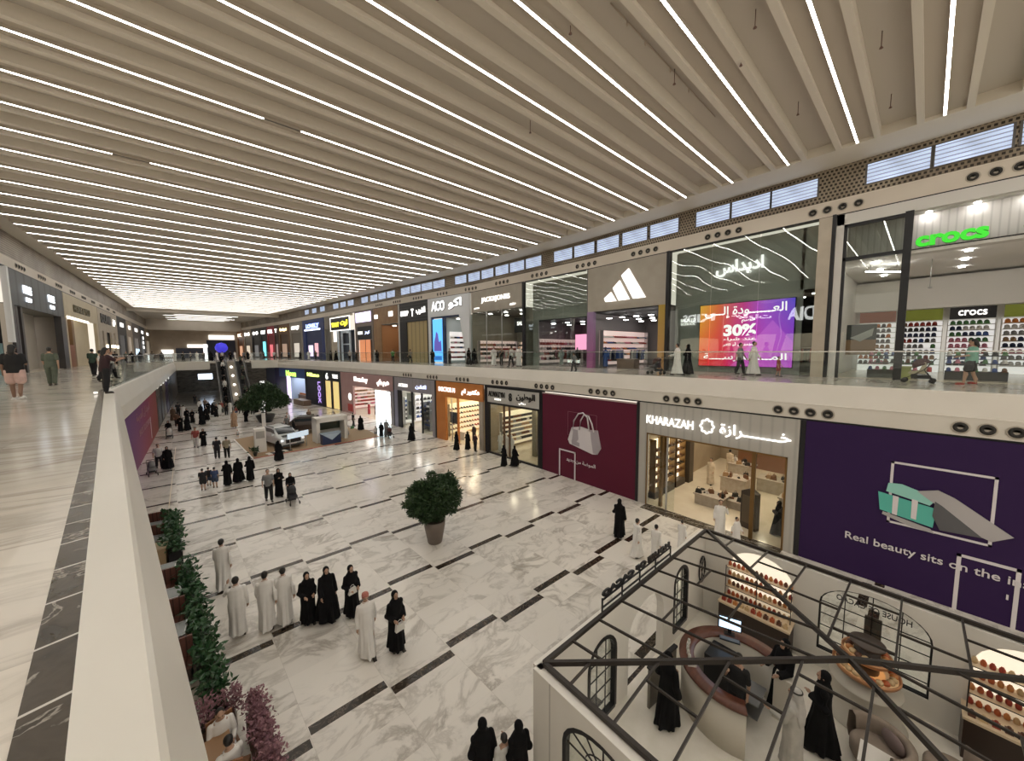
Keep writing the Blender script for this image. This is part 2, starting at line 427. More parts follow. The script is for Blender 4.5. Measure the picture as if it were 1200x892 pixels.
def backlit():
    m = mat('backlit_skylight_glass', (.3, .35, .45), .4)
    bs = m.node_tree.nodes['Principled BSDF']
    tc = N(m, 'ShaderNodeTexCoord'); sp = N(m, 'ShaderNodeSeparateXYZ'); L(m, tc, 'Object', sp, 0)
    u = math_node(m, 'MULTIPLY', sp.outputs[1], 5.0); v = math_node(m, 'MULTIPLY', sp.outputs[2], 6.0)
    row = math_node(m, 'FLOOR', v)
    u = math_node(m, 'ADD', u, math_node(m, 'MULTIPLY', math_node(m, 'FLOORED_MODULO', row, 2.0), .5))
    fu = math_node(m, 'ABSOLUTE', math_node(m, 'SUBTRACT', math_node(m, 'FRACT', u), .5))
    fv = math_node(m, 'ABSOLUTE', math_node(m, 'SUBTRACT', math_node(m, 'FRACT', v), .5))
    hole = math_node(m, 'MULTIPLY', math_node(m, 'LESS_THAN', fu, .36), math_node(m, 'LESS_THAN', fv, .36))
    n = N(m, 'ShaderNodeTexNoise'); n.inputs['Scale'].default_value = .7; L(m, tc, 'Object', n, 0)
    br = math_node(m, 'ADD', math_node(m, 'MULTIPLY', n.outputs[0], 1.4), .05)
    col = ramp(m, [(0, (.12, .13, .15)), (1, (.62, .74, 1.0))], hole)
    m.node_tree.links.new(col, bs.inputs['Emission Color'])
    m.node_tree.links.new(math_node(m, 'MULTIPLY', br, .95), bs.inputs['Emission Strength'])
    return m
M_BACK = backlit()
PUx = PU
def strip_wall(name, P, z0, z1, th, m_, y0=-8, y1=142, off=0):
    pts = [(onp(P, y0) + off, y0)] + [(x + off, y) for x, y in P if y0 < y < y1] + [(onp(P, y1) + off, y1)]
    bd = B(); sweep(bd, pts, [(0, z0), (0, z1), (th, z1), (th, z0)]); return struct(bd.obj(name, m_))
strip_wall('wall_right_header', PU, HDR, NOZ, .5, M_HDR)
strip_wall('wall_right_screen', PU, NOZ, CZ_, .4, M_PERF, off=.06)
strip_wall('trim_6', PU, HDR - .07, HDR, .3, BLACK, off=.0)
strip_wall('trim_7', PU, NOZ, NOZ + .03, .02, CREAML, off=-.02)
strip_wall('trim_8', PG, F2 - 1.38, F2 - 1.31, .3, BLACK, y1=78, off=.08)
PL = [(XL, -12), (XL, 142)]
def left_box(name, z0, z1, xo, m_):
    bd = B(); bd.box(XL - .4, -12, z0, XL + xo, 142, z1); return struct(bd.obj(name, m_))
left_box('wall_left_header', 14.65, 15.4, 0, M_HDR)
left_box('wall_left_screen', 15.4, CZ_, -.08, M_PERF)
left_box('trim_9', 14.58, 14.65, .01, BLACK)
# backlit windows in the right screen
def seg_frame(P, y_far, y_near, z, off=0):
    a = Vector((onp(P, y_far), y_far, z)); c = Vector((onp(P, y_near), y_near, z))
    d = (c - a); w = d.length; rz = math.atan2(d.y, d.x)
    return a, w, rz
wn = 0
wy = [-6.0, -3.85, -1.7, .35] + [4.07, 6.05, 8.0] + [11.05, 13.22, 15.45, 17.65, 19.8] + [23.2, 25.35, 27.5, 29.75, 31.95, 34.2] + [38, 40.4, 42.8, 45.2, 49, 51.5, 54, 57, 62, 65, 68, 74, 78, 82]
for y in wy:
    w_ = 2.0 if y < 37 else 2.3
    a, w, rz = seg_frame(PU, y + w_, y, 0)
    e = thing('window_%d' % (wn + 1), '', '', (a.x, a.y, 0), rz); del e['label']; del e['category']; struct(e); wn += 1
    bd = B(); bd.box(0.02, .03, 16.05, w - .02, .058, 16.92); struct(bd.obj('window_pane', M_BACK, e))
    bd = B()
    for x in (0, w): bd.box(x - .035, .0, 16.02, x + .035, .06, 16.95)
    bd.box(0, .01, 16.92, w, .06, 16.96); bd.box(0, .01, 16.01, w, .06, 16.05); struct(bd.obj('window_frame', mat('window_frame_paint', (.12, .11, .10), .5), e))

# ------------------------------------------------ ceiling
Z0 = CZ_
Y_END = 101
b = B(); b.box(-12, -12, 17.62, 26, Y_END, 17.75); struct(b.obj('ceiling', M_CEIL))
# cream border along both sides
pts = [(onp(PU, y), y) for y in (-12, 18, 33, 45, 67, 99, Y_END)]
b = B(); sweep(b, [(x + .2, y) for x, y in pts], [(0, CZ_), (0, 17.7), (-2.15, 17.7), (-2.15, CZ_)]); struct(b.obj('ceiling_border_right', CREAML))
b = B(); b.box(XL - .2, -12, CZ_, XL + .95, Y_END, 17.7); struct(b.obj('ceiling_border_left', CREAML))
b = B(); b.box(-12, Y_END, 16.6, 26, Y_END + 1.2, 17.7); struct(b.obj('ceiling_beam', CREAML))
b = B(); b.box(-12, Y_END, 17.4, 26, 145, 17.7); struct(b.obj('ceiling_far', noisy('far_ceiling', (.50, .45, .38), (.62, .57, .48), 2, .7, stretch=(.2, 2, 1))))
M_LAMP = emis('lamp_diffuser', (1.0, .965, .90), 17)
M_GAP = mat('lamp_gap_grey', (.16, .14, .12), .6)
ordn = ['first', 'second', 'third', 'fourth', 'fifth', 'sixth', 'seventh', 'eighth', 'ninth', 'tenth', 'eleventh', 'twelfth', 'thirteenth', 'fourteenth', 'fifteenth', 'sixteenth', 'seventeenth', 'eighteenth', 'nineteenth', 'twentieth']
def ordinal(n):
    if n < 20: return ordn[n]
    t = ['twenty', 'thirty', 'forty', 'fifty', 'sixty', 'seventy', 'eighty', 'ninety'][(n + 1) // 10 - 2]
    u = (n + 1) % 10
    return (t[:-1] + 'ieth') if u == 0 else t + '-' + ordn[u - 1]
tn = 20
k = -4; li = 0
XLI = XL + .95
while True:
    y = .08 + 2.42 * k
    if y > Y_END - 1: break
    xr = onp(PU, y) - 1.95
    # shallow lamp bay between two baffles
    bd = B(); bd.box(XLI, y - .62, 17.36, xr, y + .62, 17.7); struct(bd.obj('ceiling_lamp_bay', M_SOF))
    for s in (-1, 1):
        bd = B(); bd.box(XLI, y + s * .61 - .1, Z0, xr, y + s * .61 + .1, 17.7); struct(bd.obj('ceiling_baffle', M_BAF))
    # wedge under the lamp
    e = thing('linear_ceiling_light', '', 'ceiling light', (0, y, 0), 0, 'linear lights across the hall ceiling')
    e['label'] = 'long white linear ceiling light, %s from the camera end of the hall' % ordinal(li); li += 1
    gap = None
    if k == 7: gap = (2.38, 3.62)
    if k == 10: gap = (-2.4, -1.2)
    segs = [(XLI + .05, xr - .02)] if not gap else [(XLI + .05, gap[0]), (gap[1], xr - .02)]
    bd = B()
    for (xa, xb) in segs: bd.box(xa, -.038, 17.243, xb, .038, 17.246)
    bd.obj('diffuser', M_LAMP, e)
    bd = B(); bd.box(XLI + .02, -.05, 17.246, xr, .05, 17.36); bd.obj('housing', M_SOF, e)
    if gap:
        bd = B(); bd.box(gap[0], -.04, 17.236, gap[1], .04, 17.246); bd.obj('dark_gap_cover', M_GAP, e)
    k += 1
for i in range(9):
    e = thing('linear_ceiling_light', 'short linear light in the lower far ceiling beyond the beam, %s from the beam' % ordn[i], 'ceiling light', (0, 104 + i * 3.6, 0), 0, 'linear lights in the far ceiling')
    bd = B(); bd.box(-6 + (i % 2) * 2, -.15, 17.35, 8 - (i % 3), .15, 17.4); bd.obj('housing', M_SOF, e)
    bd = B(); bd.box(-5.9 + (i % 2) * 2, -.1, 17.34, 7.9 - (i % 3), .1, 17.35); bd.obj('diffuser', emis('far_diffuser', (1, .97, .92), 7), e)
# ceiling sprinkler drops and sensors
for i, (x, y) in enumerate([(8.3, 7.0), (12.4, 6.0), (15.6, 1.4), (13.2, 4.3), (19.6, 1.4), (17.5, 3.7), (5.0, 8.5), (10.6, 11.0), (12.0, 3.6)]):
    bd = B(); bd.tube([(0, 0, 0), (0, 0, -.45)], .012, 6); bd.lathe([(.0, -.5), (.05, -.48), (.03, -.44), (.012, -.42)], n=8)
    tag(bd.obj('sprinkler', mat('sprinkler_brown', (.15, .08, .06), .5), loc=(x, y, 17.62)), 'small dark sprinkler head hanging in a recessed ceiling bay', 'sprinkler', 'sprinklers in the ceiling bays')
# fifth: sprinkler pipe run near the top of the view
bd = B(); bd.tube([(8.8, 6.05, 17.58), (16, 6.05, 17.58)], .02, 6)
for x in (9.6, 10.6, 12.2, 13.6): bd.tube([(x, 6.05, 17.58), (x, 6.05, 17.45)], .025, 6)
tag(bd.obj('sprinkler_pipe', mat('pipe_paint', (.5, .42, .34), .5)), 'thin pale pipe run along a ceiling bay with small red heads', 'pipe')

# end wall of the upper level far away
b = B(); b.box(-12, 141, F2, 12, 141.3, 17.5); struct(b.obj('wall_far_upper', noisy('far_upper_wall', (.42, .35, .27), (.50, .42, .33), .4, .6)))
b = B(); b.box(-12, 134, 14.6, 10.5, 134.5, 17.5); struct(b.obj('wall_far_header', M_HDR))

# ------------------------------------------------ round air nozzles
bd = B(); bd.lathe([(.0, -.02), (.06, -.02), (.075, .03), (.12, .055), (.155, .03), (.16, .0)], n=16)
bd.xf(Matrix.Rotation(-PI / 2, 4, 'Y'))
nz = bd.mesh('air_nozzle', mat('nozzle_black', (.03, .028, .025), .35, .4))
bd = B(); bd.lathe([(.16, 0), (.165, .03), (.2, .012), (.2, 0)], n=16); bd.xf(Matrix.Rotation(-PI / 2, 4, 'Y'))
nzr = bd.mesh('nozzle_rim', mat('nozzle_rim_grey', (.45, .40, .33), .5))
def nozzle(x, y, z, rz, label, group):
    o = bpy.data.objects.new('air_nozzle', nz); COL.objects.link(o); o.location = (x, y, z); o.rotation_euler = (0, 0, rz); tag(o, label, 'air vent', group)
    r = bpy.data.objects.new('rim', nzr); COL.objects.link(r); r.parent = o
for g in range(-1, 9):
    yc = 3.12 + 4.72 * g
    if yc > 40: break
    for i in range(4):
        y = yc + (i - 1.5) * .52
        nozzle(onp(PG, y) + .035, y, 5.9, 0, 'round black air nozzle in the slab edge above the ground floor shops', 'air nozzles in the slab edge')
for g in range(-1, 11):
    yc = 3.38 + 5.02 * g
    for i in range(4):
        y = yc + (i - 1.5) * .56
        nozzle(onp(PU, y) - .01, y, 15.26, 0, 'round black air nozzle in the cream header above the upper right shops', 'air nozzles in the upper header')

for g in range(0, 14):
    for i in range(4): nozzle(XL + .01, 20 + g * 5.02 + i * .56, 15.02, PI, 'round black air nozzle in the cream header above the upper left shops', 'air nozzles in the left header')
# ------------------------------------------------ glass balustrades
M_RAIL = glass('balustrade_glass', (.93, .96, .95), .55)
M_CAP = mat('handrail_steel', (.62, .62, .60), .25, .9)
def balustrade(pts, label, zt=8.28):
    """one glazed railing: posts of glass panels with steel cap"""
    e = thing('glass_balustrade', label, 'railing', (pts[0][0], pts[0][1], F2))
    ox, oy = pts[0]
    for (x0, y0), (x1, y1) in zip(pts, pts[1:]):
        d = Vector((x1 - x0, y1 - y0)); n = max(1, round(d.length / 2.4))
        for i in range(n):
            a = Vector((x0 - ox, y0 - oy)) + d * (i / n) + d.normalized() * .012; c = Vector((x0 - ox, y0 - oy)) + d * ((i + 1) / n) - d.normalized() * .012
            bd = B(); bd.bar((a.x, a.y, (zt - F2) / 2 + .02), (c.x, c.y, (zt - F2) / 2 + .02), .016, zt - F2 - .04); bd.obj('glass_panel', M_RAIL, e)
    bd = B()
    for (x0, y0), (x1, y1) in zip(pts, pts[1:]):
        bd.bar((x0 - ox, y0 - oy, zt - F2), (x1 - ox, y1 - oy, zt - F2), .06, .04)
    bd.obj('handrail', M_CAP, e)
    return e
balustrade([(onp(PG, y) + .42, y) for y in (-8, 20, 27, 37, 52, 66, 77.8)], 'long glass balustrade along the right upper gallery edge')
# left: starts at the bend, beyond the leaning figure
Lg = offset_line([LA, LB, LC], .18)
balustrade([Lg[1], Lg[2]], 'glass balustrade along the left gallery beyond the bend')
balustrade([(-3.1, 77.8), (1.15, 77.8)], 'glass balustrade on the far cross gallery left of the escalators')
balustrade([(6.85, 77.8), (10.9, 77.8)], 'glass balustrade on the far cross gallery right of the escalators')
bd = B(); bd.lathe([(0, 0), (.05, 0), (.05, .05), (0, .06)], n=12)
tag(bd.obj('floor_stud', emis('stud_light', (1, .97, .9), 1.2), loc=(Lg[1][0] - .12, Lg[1][1] - 2.0, F2 + .035)), 'small round white stud on the ledge near the bend', 'stud')
# ================================================================== PEOPLE
SKIN = mat('skin', (.42, .26, .18), .55)
SKIN2 = mat('skin_deep', (.22, .13, .09), .55)
HAIR = mat('black_hair', (.012, .01, .009), .5)
EYEM = mat('eye_dark', (.01, .008, .008), .3)
THOBE = noisy('white_thobe_cloth', (.74, .72, .69), (.80, .78, .75), 3, .75)
ABAYA = noisy('black_abaya_cloth', (.004, .004, .005), (.008, .008, .009), 3, .9)
ABAYA.node_tree.nodes['Principled BSDF'].inputs['Specular IOR Level'].default_value = .2
SCARF = mat('black_scarf', (.005, .005, .006), .9, spec=.2)
SHOE = mat('dark_shoe', (.03, .025, .02), .5)
SOLE = mat('white_trainer', (.75, .75, .73), .5)
CLO = {}
def cloth(n, c): return noisy('cloth_' + n, c, tuple(x * .8 for x in c), 5, .8)

def remeshed(bd, voxel, name, mats, smooth=2, dec=None):
    """fuse the collected shapes into one continuous skin"""
    me = bd.mesh('tmp_' + name, mats, fix=True)
    o = bpy.data.objects.new('tmp', me); COL.objects.link(o)
    r = o.modifiers.new('r', 'REMESH'); r.mode = 'VOXEL'; r.voxel_size = voxel; r.use_smooth_shade = True
    if smooth:
        s = o.modifiers.new('s', 'SMOOTH'); s.factor = .5; s.iterations = smooth
    if dec:
        d = o.modifiers.new('d', 'DECIMATE'); d.ratio = dec
    dg = bpy.context.evaluated_depsgraph_get()
    out = bpy.data.meshes.new_from_object(o.evaluated_get(dg)); out.name = name
    bpy.data.objects.remove(o); bpy.data.meshes.remove(me)
    for p in out.polygons: p.use_smooth = True
    out.materials.clear()
    for m_ in (mats if isinstance(mats, (list, tuple)) else [mats]): out.materials.append(m_)
    return out
def addmesh(name, me, parent):
    o = bpy.data.objects.new(name, me); COL.objects.link(o); o.parent = parent; return o
def loft(bd, rings, n=24, fold=0, fphase=0, seed=0):
    """rings: (cx, cy, z, rx, ry); folds grow with fold*(fraction down)"""
    rnd = random.Random(seed); ph = [rnd.uniform(0, 6.28) for _ in range(4)]
    vs = []; fs = []
    z1 = max(r[2] for r in rings); z0 = min(r[2] for r in rings)
    for (cx, cy, z, rx, ry) in rings:
        q = ((z1 - z) / max(.01, z1 - z0)) ** 1.5 * fold
        for i in range(n):
            t = 2 * PI * i / n
            k = 1 + (q + .12 * fold) * (.6 * math.sin(7 * t + ph[0] + z) + .4 * math.sin(11 * t + ph[1] - 2 * z) + .3 * math.sin(3 * t + ph[2]))
            vs.append((cx + rx * k * math.cos(t), cy + ry * k * math.sin(t), z))
    for j in range(len(rings) - 1):
        for i in range(n):
            a = j * n + i; c = j * n + (i + 1) % n; fs.append((a, c, c + n, a + n))
    fs.append(tuple(range(n))[::-1]); fs.append(tuple(range((len(rings) - 1) * n, len(rings) * n)))
    bd.add(vs, fs, True)
def chain(bd, pts, rs, n=10):
    bd.tube(pts, rs, n)
    for p, r in zip(pts, rs): bd.ell(p, (r, r, r), n, 6)

# arm poses: (elbow, wrist) relative to the shoulder, for the right side (x>0); person faces -Y
ARMS = {
 'down': ((.05, .02, -.28), (.06, -.05, -.54)),
 'swing_f': ((.05, -.08, -.27), (.04, -.22, -.49)),
 'swing_b': ((.06, .10, -.26), (.07, .12, -.52)),
 'bag': ((.06, .03, -.28), (-.04, -.20, -.36)),
 'fold': ((.07, .02, -.27), (-.13, -.20, -.20)),
 'push': ((.04, -.08, -.27), (0, -.33, -.32)),
 'phone': ((.05, -.10, -.26), (-.06, -.25, -.02)),
 'lean': ((.05, -.22, -.16), (-.08, -.44, -.08)),
 'raise': ((.09, -.15, -.17), (.02, -.24, .10)),
 'table': ((.05, -.10, -.26), (-.02, -.34, -.27)),
}
def figure(name, label, arms=('down', 'down'), stride=.0, lean=0, sit=False, skin=SKIN, hair='short', outfit='thobe', top=None, bottom=None, head=None, shoes=SHOE, child=False, kneecut=False, sleeves='long', scarfm=None, headdip=0, fat=1.0):
    """person facing -Y, feet on z=0, 1.72 m tall"""
    e = thing('person', label, 'person')
    def T(p):        # lean forward about the hips
        x, y, z = p
        hz = .92
        if z > hz and lean:
            dz = z - hz; y, z = y - dz * math.sin(lean), hz + dz * math.cos(lean)
        if sit: z -= .44
        return (x, y, z)
    bd = B()
    # legs
    hipz = .92; feet = {}
    for s in (-1, 1):
        hip = (s * .095, 0, hipz)
        if sit:
            knee = (s * .12, -.42, .98); ank = (s * .12, -.40, .53); 
        else:
            f = -stride * s
            knee = (s * .10, f * .55 - .03 * (abs(stride) > .02), .50); ank = (s * .10, f, .085 + (.03 if f > 0.05 else 0))
        chain(bd, [T(hip), T(knee), T(ank)], [.085, .058, .038])
        foot = (ank[0] + s * .01, ank[1] - .08, ank[2] - .045)
        bd.ell(T(foot), (.042, .115, .036), 10, 6); feet[s] = foot
        chain(bd, [T((knee[0], knee[1] + .015, knee[2] - .1)), T((ank[0], ank[1] + .01, ank[2] + .1))], [.055, .042])
    # torso as an elliptical loft
    tor = [(.0, 0, .86, .13, .10), (0, 0, .93, .165, .115), (0, .005, 1.05, .145, .10), (0, 0, 1.2, .155, .11), (0, 0, 1.33, .175, .115), (0, .01, 1.42, .15, .095), (0, .015, 1.48, .07, .065)]
    loft(bd, [(*T((c[0], c[1], c[2])), c[3] * fat, c[4] * fat) for c in tor], 18)
    # neck and head
    hd = T((0, -.015, 1.62)); hy = -headdip
    chain(bd, [T((0, .015, 1.44)), T((0, .0, 1.56))], [.058, .052])
    hx, hy0, hz = hd; hy0 += hy; hz += hy * .35
    bd.ell((hx, hy0 + .012, hz + .015), (.074, .092, .098), 16, 12)      # skull
    bd.ell((hx, hy0 - .03, hz - .055), (.052, .058, .058), 12, 8)        # jaw
    bd.ell((hx, hy0 - .088, hz - .008), (.013, .02, .024), 8, 6)         # nose
    bd.ell((hx, hy0 - .082, hz + .022), (.046, .014, .012), 8, 6)        # brow
    for s in (-1, 1): bd.ell((hx + s * .077, hy0 + .01, hz - .005), (.012, .022, .03), 8, 6)
    # arms and hands
    hands = {}
    for s, a in ((1, arms[0]), (-1, arms[1])):
        sh = Vector((s * .175 * (1 + .35 * (fat - 1)), .01, 1.39)); el, wr = ARMS[a]
        el = sh + Vector((s * el[0], el[1], el[2])); wr = sh + Vector((s * wr[0], wr[1], wr[2]))
        sh, el, wr = Vector(T(sh)), Vector(T(el)), Vector(T(wr))
        chain(bd, [sh, el, wr], [.052, .04, .026])
        d = (wr - el).normalized(); side = Vector((1, 0, 0)) if abs(d.z) < .6 else Vector((0, 1, 0))
        side = (side - d * side.dot(d)).normalized(); nrm = d.cross(side) * s
        if a in ('down', 'swing_f', 'swing_b'): curl = Vector((-s, 0, 0))
        else: curl = Vector((0, 0, -1))
        palm = wr + d * .045
        bd.ell(tuple(palm), (.03, .034, .045), 10, 6); bd.tube([wr, wr + d * .075], [.026, .034], 8)
        for i, (o, ln) in enumerate(((-.026, .062), (-.009, .072), (.009, .068), (.025, .052))):
            p0 = wr + d * .075 + side * o; p1 = p0 + d * ln * .5 + curl * .006; p2 = p1 + (d * .6 + curl * .8).normalized() * ln * .45
            chain(bd, [p0, p1, p2], [.0095, .0088, .0075], 6)
        t0 = wr + d * .025 - side * .03; chain(bd, [t0, t0 - side * .022 + d * .03, t0 - side * .022 + d * .055 + curl * .01], [.012, .0105, .009], 6)
        hands[s] = (wr + d * .09)
    me = remeshed(bd, .0105, 'body', [skin, EYEM, mat('lips', (.28, .12, .10), .5)], 1, .5)
    # eyes and mouth joined into the body mesh
    bm = bmesh.new(); bm.from_mesh(me)
    for s in (-1, 1):
        r = bmesh.ops.create_uvsphere(bm, u_segments=8, v_segments=6, radius=.0105, matrix=Matrix.Translation((hx + s * .03, hy0 - .079, hz + .006)))
        for f in {f for v in r['verts'] for f in v.link_faces}: f.material_index = 1; f.smooth = True
    r = bmesh.ops.create_uvsphere(bm, u_segments=8, v_segments=6, radius=.02, matrix=Matrix.Translation((hx, hy0 - .079, hz - .052)) @ Matrix.Diagonal((1, .45, .28, 1)))
    for f in {f for v in r['verts'] for f in v.link_faces}: f.material_index = 2; f.smooth = True
    bm.to_mesh(me); bm.free()
    addmesh('body', me, e)
    # ---- hair or head covering
    hc = (hx, hy0, hz)
    if hair == 'short':
        b2 = B(); b2.ell((hx, hy0 + .03, hz + .035), (.083, .09, .09), 16, 12); b2.ell((hx, hy0 + .055, hz - .01), (.075, .062, .07), 12, 8)
        addmesh('hair', remeshed(b2, .012, 'hair', head or HAIR, 2), e)
    elif hair == 'long':
        b2 = B(); b2.ell((hx, hy0 + .03, hz + .035), (.086, .09, .092), 16, 12)
        chain(b2, [(hx, hy0 + .07, hz), (hx, hy0 + .11, hz - .13), (hx, hy0 + .10, hz - .26)], [.075, .07, .045])
        addmesh('hair', remeshed(b2, .013, 'hair', head or HAIR, 2), e)
    elif hair == 'cap':
        b2 = B(); b2.lathe([(.088, -.005), (.09, .04), (.08, .085), (.05, .105), (.0, .11)], (hx, hy0 + .012, hz + .02), 16)
        b2.obj('cap', head or WHITE, e)
        b3 = B(); b3.ell((hx, hy0 + .03, hz + .0), (.08, .08, .06), 14, 8); addmesh('hair', remeshed(b3, .012, 'hair', HAIR, 1), e)
    elif hair in ('hijab', 'ghutra'):
        m_ = scarfm or SCARF
        b2 = B(); b2.ell((hx, hy0 + .032, hz + .02), (.094, .098, .115), 18, 12)
        b2.ell((hx, hy0 - .018, hz - .10), (.062, .07, .05), 14, 8)
        base = T((0, .01, 1.42))
        loft(b2, [(hx, hy0 + .03, hz - .02, .085, .09), (hx, hy0 + .025, hz - .1, .085, .09), (base[0], base[1] + .0, base[2] + .05, .13, .11), (base[0], base[1], base[2] - .03, .20, .135), (base[0], base[1], base[2] - .12, .19, .14)], 18)
        if hair == 'ghutra':
            loft(b2, [(hx, hy0 + .06, hz + .04, .09, .06), (hx, hy0 + .1, hz - .12, .12, .05), (base[0], base[1] + .10, base[2] - .15, .17, .06), (base[0], base[1] + .12, base[2] - .34, .12, .03)], 16)
        s = addmesh('head_scarf', remeshed(b2, .013, 'head_scarf', m_, 2, .6), e)
        if hair == 'ghutra':
            b3 = B(); b3.lathe([(.094, .0), (.102, .008), (.10, .02), (.092, .022)], (hx, hy0 + .03, hz + .06), 20)
            b3.obj('agal_cord', mat('black_cord', (.015, .015, .015), .5), s)
    # ---- clothes
    def sleeve(b2, s, a, r0, r1, cut=.96, upto='wrist'):
        sh = Vector((s * .17, .01, 1.385)); el, wr = ARMS[a]
        el = sh + Vector((s * el[0], el[1], el[2])); wr = sh + Vector((s * wr[0], wr[1], wr[2]))
        w2 = el + (wr - el) * cut
        p = [Vector(T(sh)), Vector(T(el)), Vector(T(w2))]; r = [r0 + .010, (r0 + r1) / 2 + .002, r1]
        if upto == 'elbow': p = [p[0], p[0] + (p[1] - p[0]) * .8]; r = [r0 + .014, r0]
        b2.tube(p, r, 12)
        b2.ell(tuple(p[0]), (r[0], r[0], r[0]), 12, 8); b2.ell(tuple(p[1]), (r[1],) * 3, 12, 8)
    if outfit in ('thobe', 'abaya', 'abaya_wide', 'dress'):
        w = {'thobe': (.205, .155), 'abaya': (.22, .19), 'abaya_wide': (.33, .27), 'dress': (.26, .22)}[outfit]
        m_ = top or (THOBE if outfit == 'thobe' else ABAYA)
        st = abs(stride)
        b2 = B()
        if sit:
            rings = [(0, -.02, .42 + .44, .22, .17), (0, 0, .55 + .44, .20, .16), (0, 0, 1.1, .175, .135), (0, 0, 1.28, .19, .135), (0, .01, 1.4, .17, .11), (0, .015, 1.475, .08, .07)]
            loft(b2, [(*T((c[0], c[1], c[2])), c[3], c[4]) for c in rings], 20)
            for s in (-1, 1):
                chain(b2, [T((s * .1, 0, .94)), T((s * .12, -.43, .99)), T((s * .12, -.41, .60))], [.115, .09, .085])
        else:
            hem = .09 if outfit != 'dress' else .1
            rings = [(0, 0, hem, w[0], w[1] + st * 1.15), (0, 0, .3, w[0] * .96, w[1] * .98 + st * .85), (0, 0, .6, w[0] * .9, w[1] * .92 + st * .4), (0, 0, .92, .205 * (1 + (w[0] - .2)), .155 * (1 + (w[0] - .2))), (0, 0, 1.1, .185, .14), (0, 0, 1.28, .195, .138), (0, .008, 1.4, .175, .115), (0, .015, 1.475, .08, .072)]
            loft(b2, [(*T((c[0], c[1], c[2])), c[3] * fat, c[4] * fat) for c in rings], 36, fold=.16 if outfit == 'thobe' else .20, seed=hash(name) % 97)
        wide = (.064, .085) if 'abaya' in outfit else (.054, .052)
        for s, a in ((1, arms[0]), (-1, arms[1])): sleeve(b2, s, a, wide[0], wide[1])
        addmesh('thobe' if outfit == 'thobe' else ('dress' if outfit == 'dress' else 'abaya'), remeshed(b2, .014, 'robe', m_, 2, .6), e)
        if outfit == 'thobe' and not sit:
            b4 = B(); c = T((0, .012, 1.475)); b4.lathe([(.068, -.015), (.066, .02), (.06, .022), (.06, -.01)], c, 16); b4.obj('collar', m_, e)
    else:
        b2 = B()
        rings = [(0, 0, .84, .185, .135), (0, 0, .95, .185, .14), (0, 0, 1.1, .17, .13), (0, 0, 1.28, .19, .135), (0, .008, 1.4, .17, .112), (0, .015, 1.47, .08, .07)]
        loft(b2, [(*T((c[0], c[1], c[2])), c[3] * fat, c[4] * fat) for c in rings], 24, fold=.04)
        for s, a in ((1, arms[0]), (-1, arms[1])): sleeve(b2, s, a, .062, .045, upto='elbow' if sleeves == 'short' else 'wrist')
        addmesh('shirt', remeshed(b2, .014, 'shirt', top or THOBE, 2, .6), e)
        b2 = B()
        for s in (-1, 1):
            hip = (s * .095, 0, hipz - .02)
            if sit: knee = (s * .12, -.42, .98); ank = (s * .12, -.40, .60)
            else:
                f = -stride * s; knee = (s * .10, f * .55 - .03 * (abs(stride) > .02), .50); ank = (s * .10, f, .13 + (.03 if f > .05 else 0))
            if outfit == 'shorts': chain(b2, [T(hip), T((hip[0] * .4 + knee[0] * .6 + s * .01, knee[1] * .6, .60))], [.125, .125], 12)
            else:
                chain(b2, [T(hip), T(knee), T(ank)], [.112, .088, .072], 12); chain(b2, [T((knee[0], knee[1] + .02, knee[2] - .08)), T((ank[0], ank[1] + .015, ank[2] + .12))], [.082, .07], 12)
        loft(b2, [(*T((0, 0, .82)), .17, .125), (*T((0, 0, .98)), .165, .125)], 18)
        addmesh('shorts' if outfit == 'shorts' else 'trousers', remeshed(b2, .014, 'trousers', bottom or cloth('navy', (.02, .025, .04)), 2, .6), e)
    for s in (-1, 1):
        f = feet[s]; c = T(f)
        b2 = B(); b2.ell((c[0], c[1] - .003, c[2] + .002), (.05, .128, .042), 12, 8); b2.box(c[0] - .045, c[1] - .115, c[2] - .04, c[0] + .045, c[1] + .11, c[2] - .022)
        b2.obj('shoe', shoes, e)
    e['hands'] = [float(x) for s in (1, -1) for x in hands[s]]
    return e

def ang(dx, dy):
    """rotation that turns a figure (built facing -Y) towards direction (dx,dy)"""
    return math.atan2(dx, -dy)
# prototypes (placed far below only until the copies are made, then removed)
PROTO = {}
def proto(k, **kw): PROTO[k] = figure(k, 'prototype figure', **kw)
proto('thobe', arms=('swing_f', 'swing_b'), stride=.13)
proto('thobe_arm', arms=('raise', 'down'), stride=.05)
proto('thobe_cap', arms=('swing_b', 'down'), stride=.16, hair='cap', head=noisy('red_checked_scarf', (.35, .06, .04), (.5, .25, .2), 60, .8))
proto('thobe_push', arms=('push', 'push'), stride=.14)
proto('abaya', arms=('fold', 'down'), stride=.10, hair='hijab', outfit='abaya')
proto('abaya_bag', arms=('bag', 'bag'), stride=.06, hair='hijab', outfit='abaya')
proto('abaya_wide', arms=('down', 'swing_f'), stride=.10, hair='hijab', outfit='abaya_wide')
proto('abaya_push', arms=('push', 'push'), stride=.10, hair='hijab', outfit='abaya')
proto('casual', arms=('swing_f', 'swing_b'), stride=.16, outfit='casual', sleeves='short', top=cloth('grey_green', (.10, .12, .09)), bottom=cloth('black', (.008, .008, .010)))
proto('casual_stand', arms=('down', 'phone'), stride=.02, outfit='casual', sleeves='short', top=cloth('black', (.008, .008, .010)), bottom=cloth('black', (.008, .008, .010)))
proto('child', arms=('swing_f', 'down'), stride=.10, outfit='shorts', sleeves='short', top=cloth('blue', (.05, .08, .18)), bottom=cloth('denim', (.05, .07, .12)))
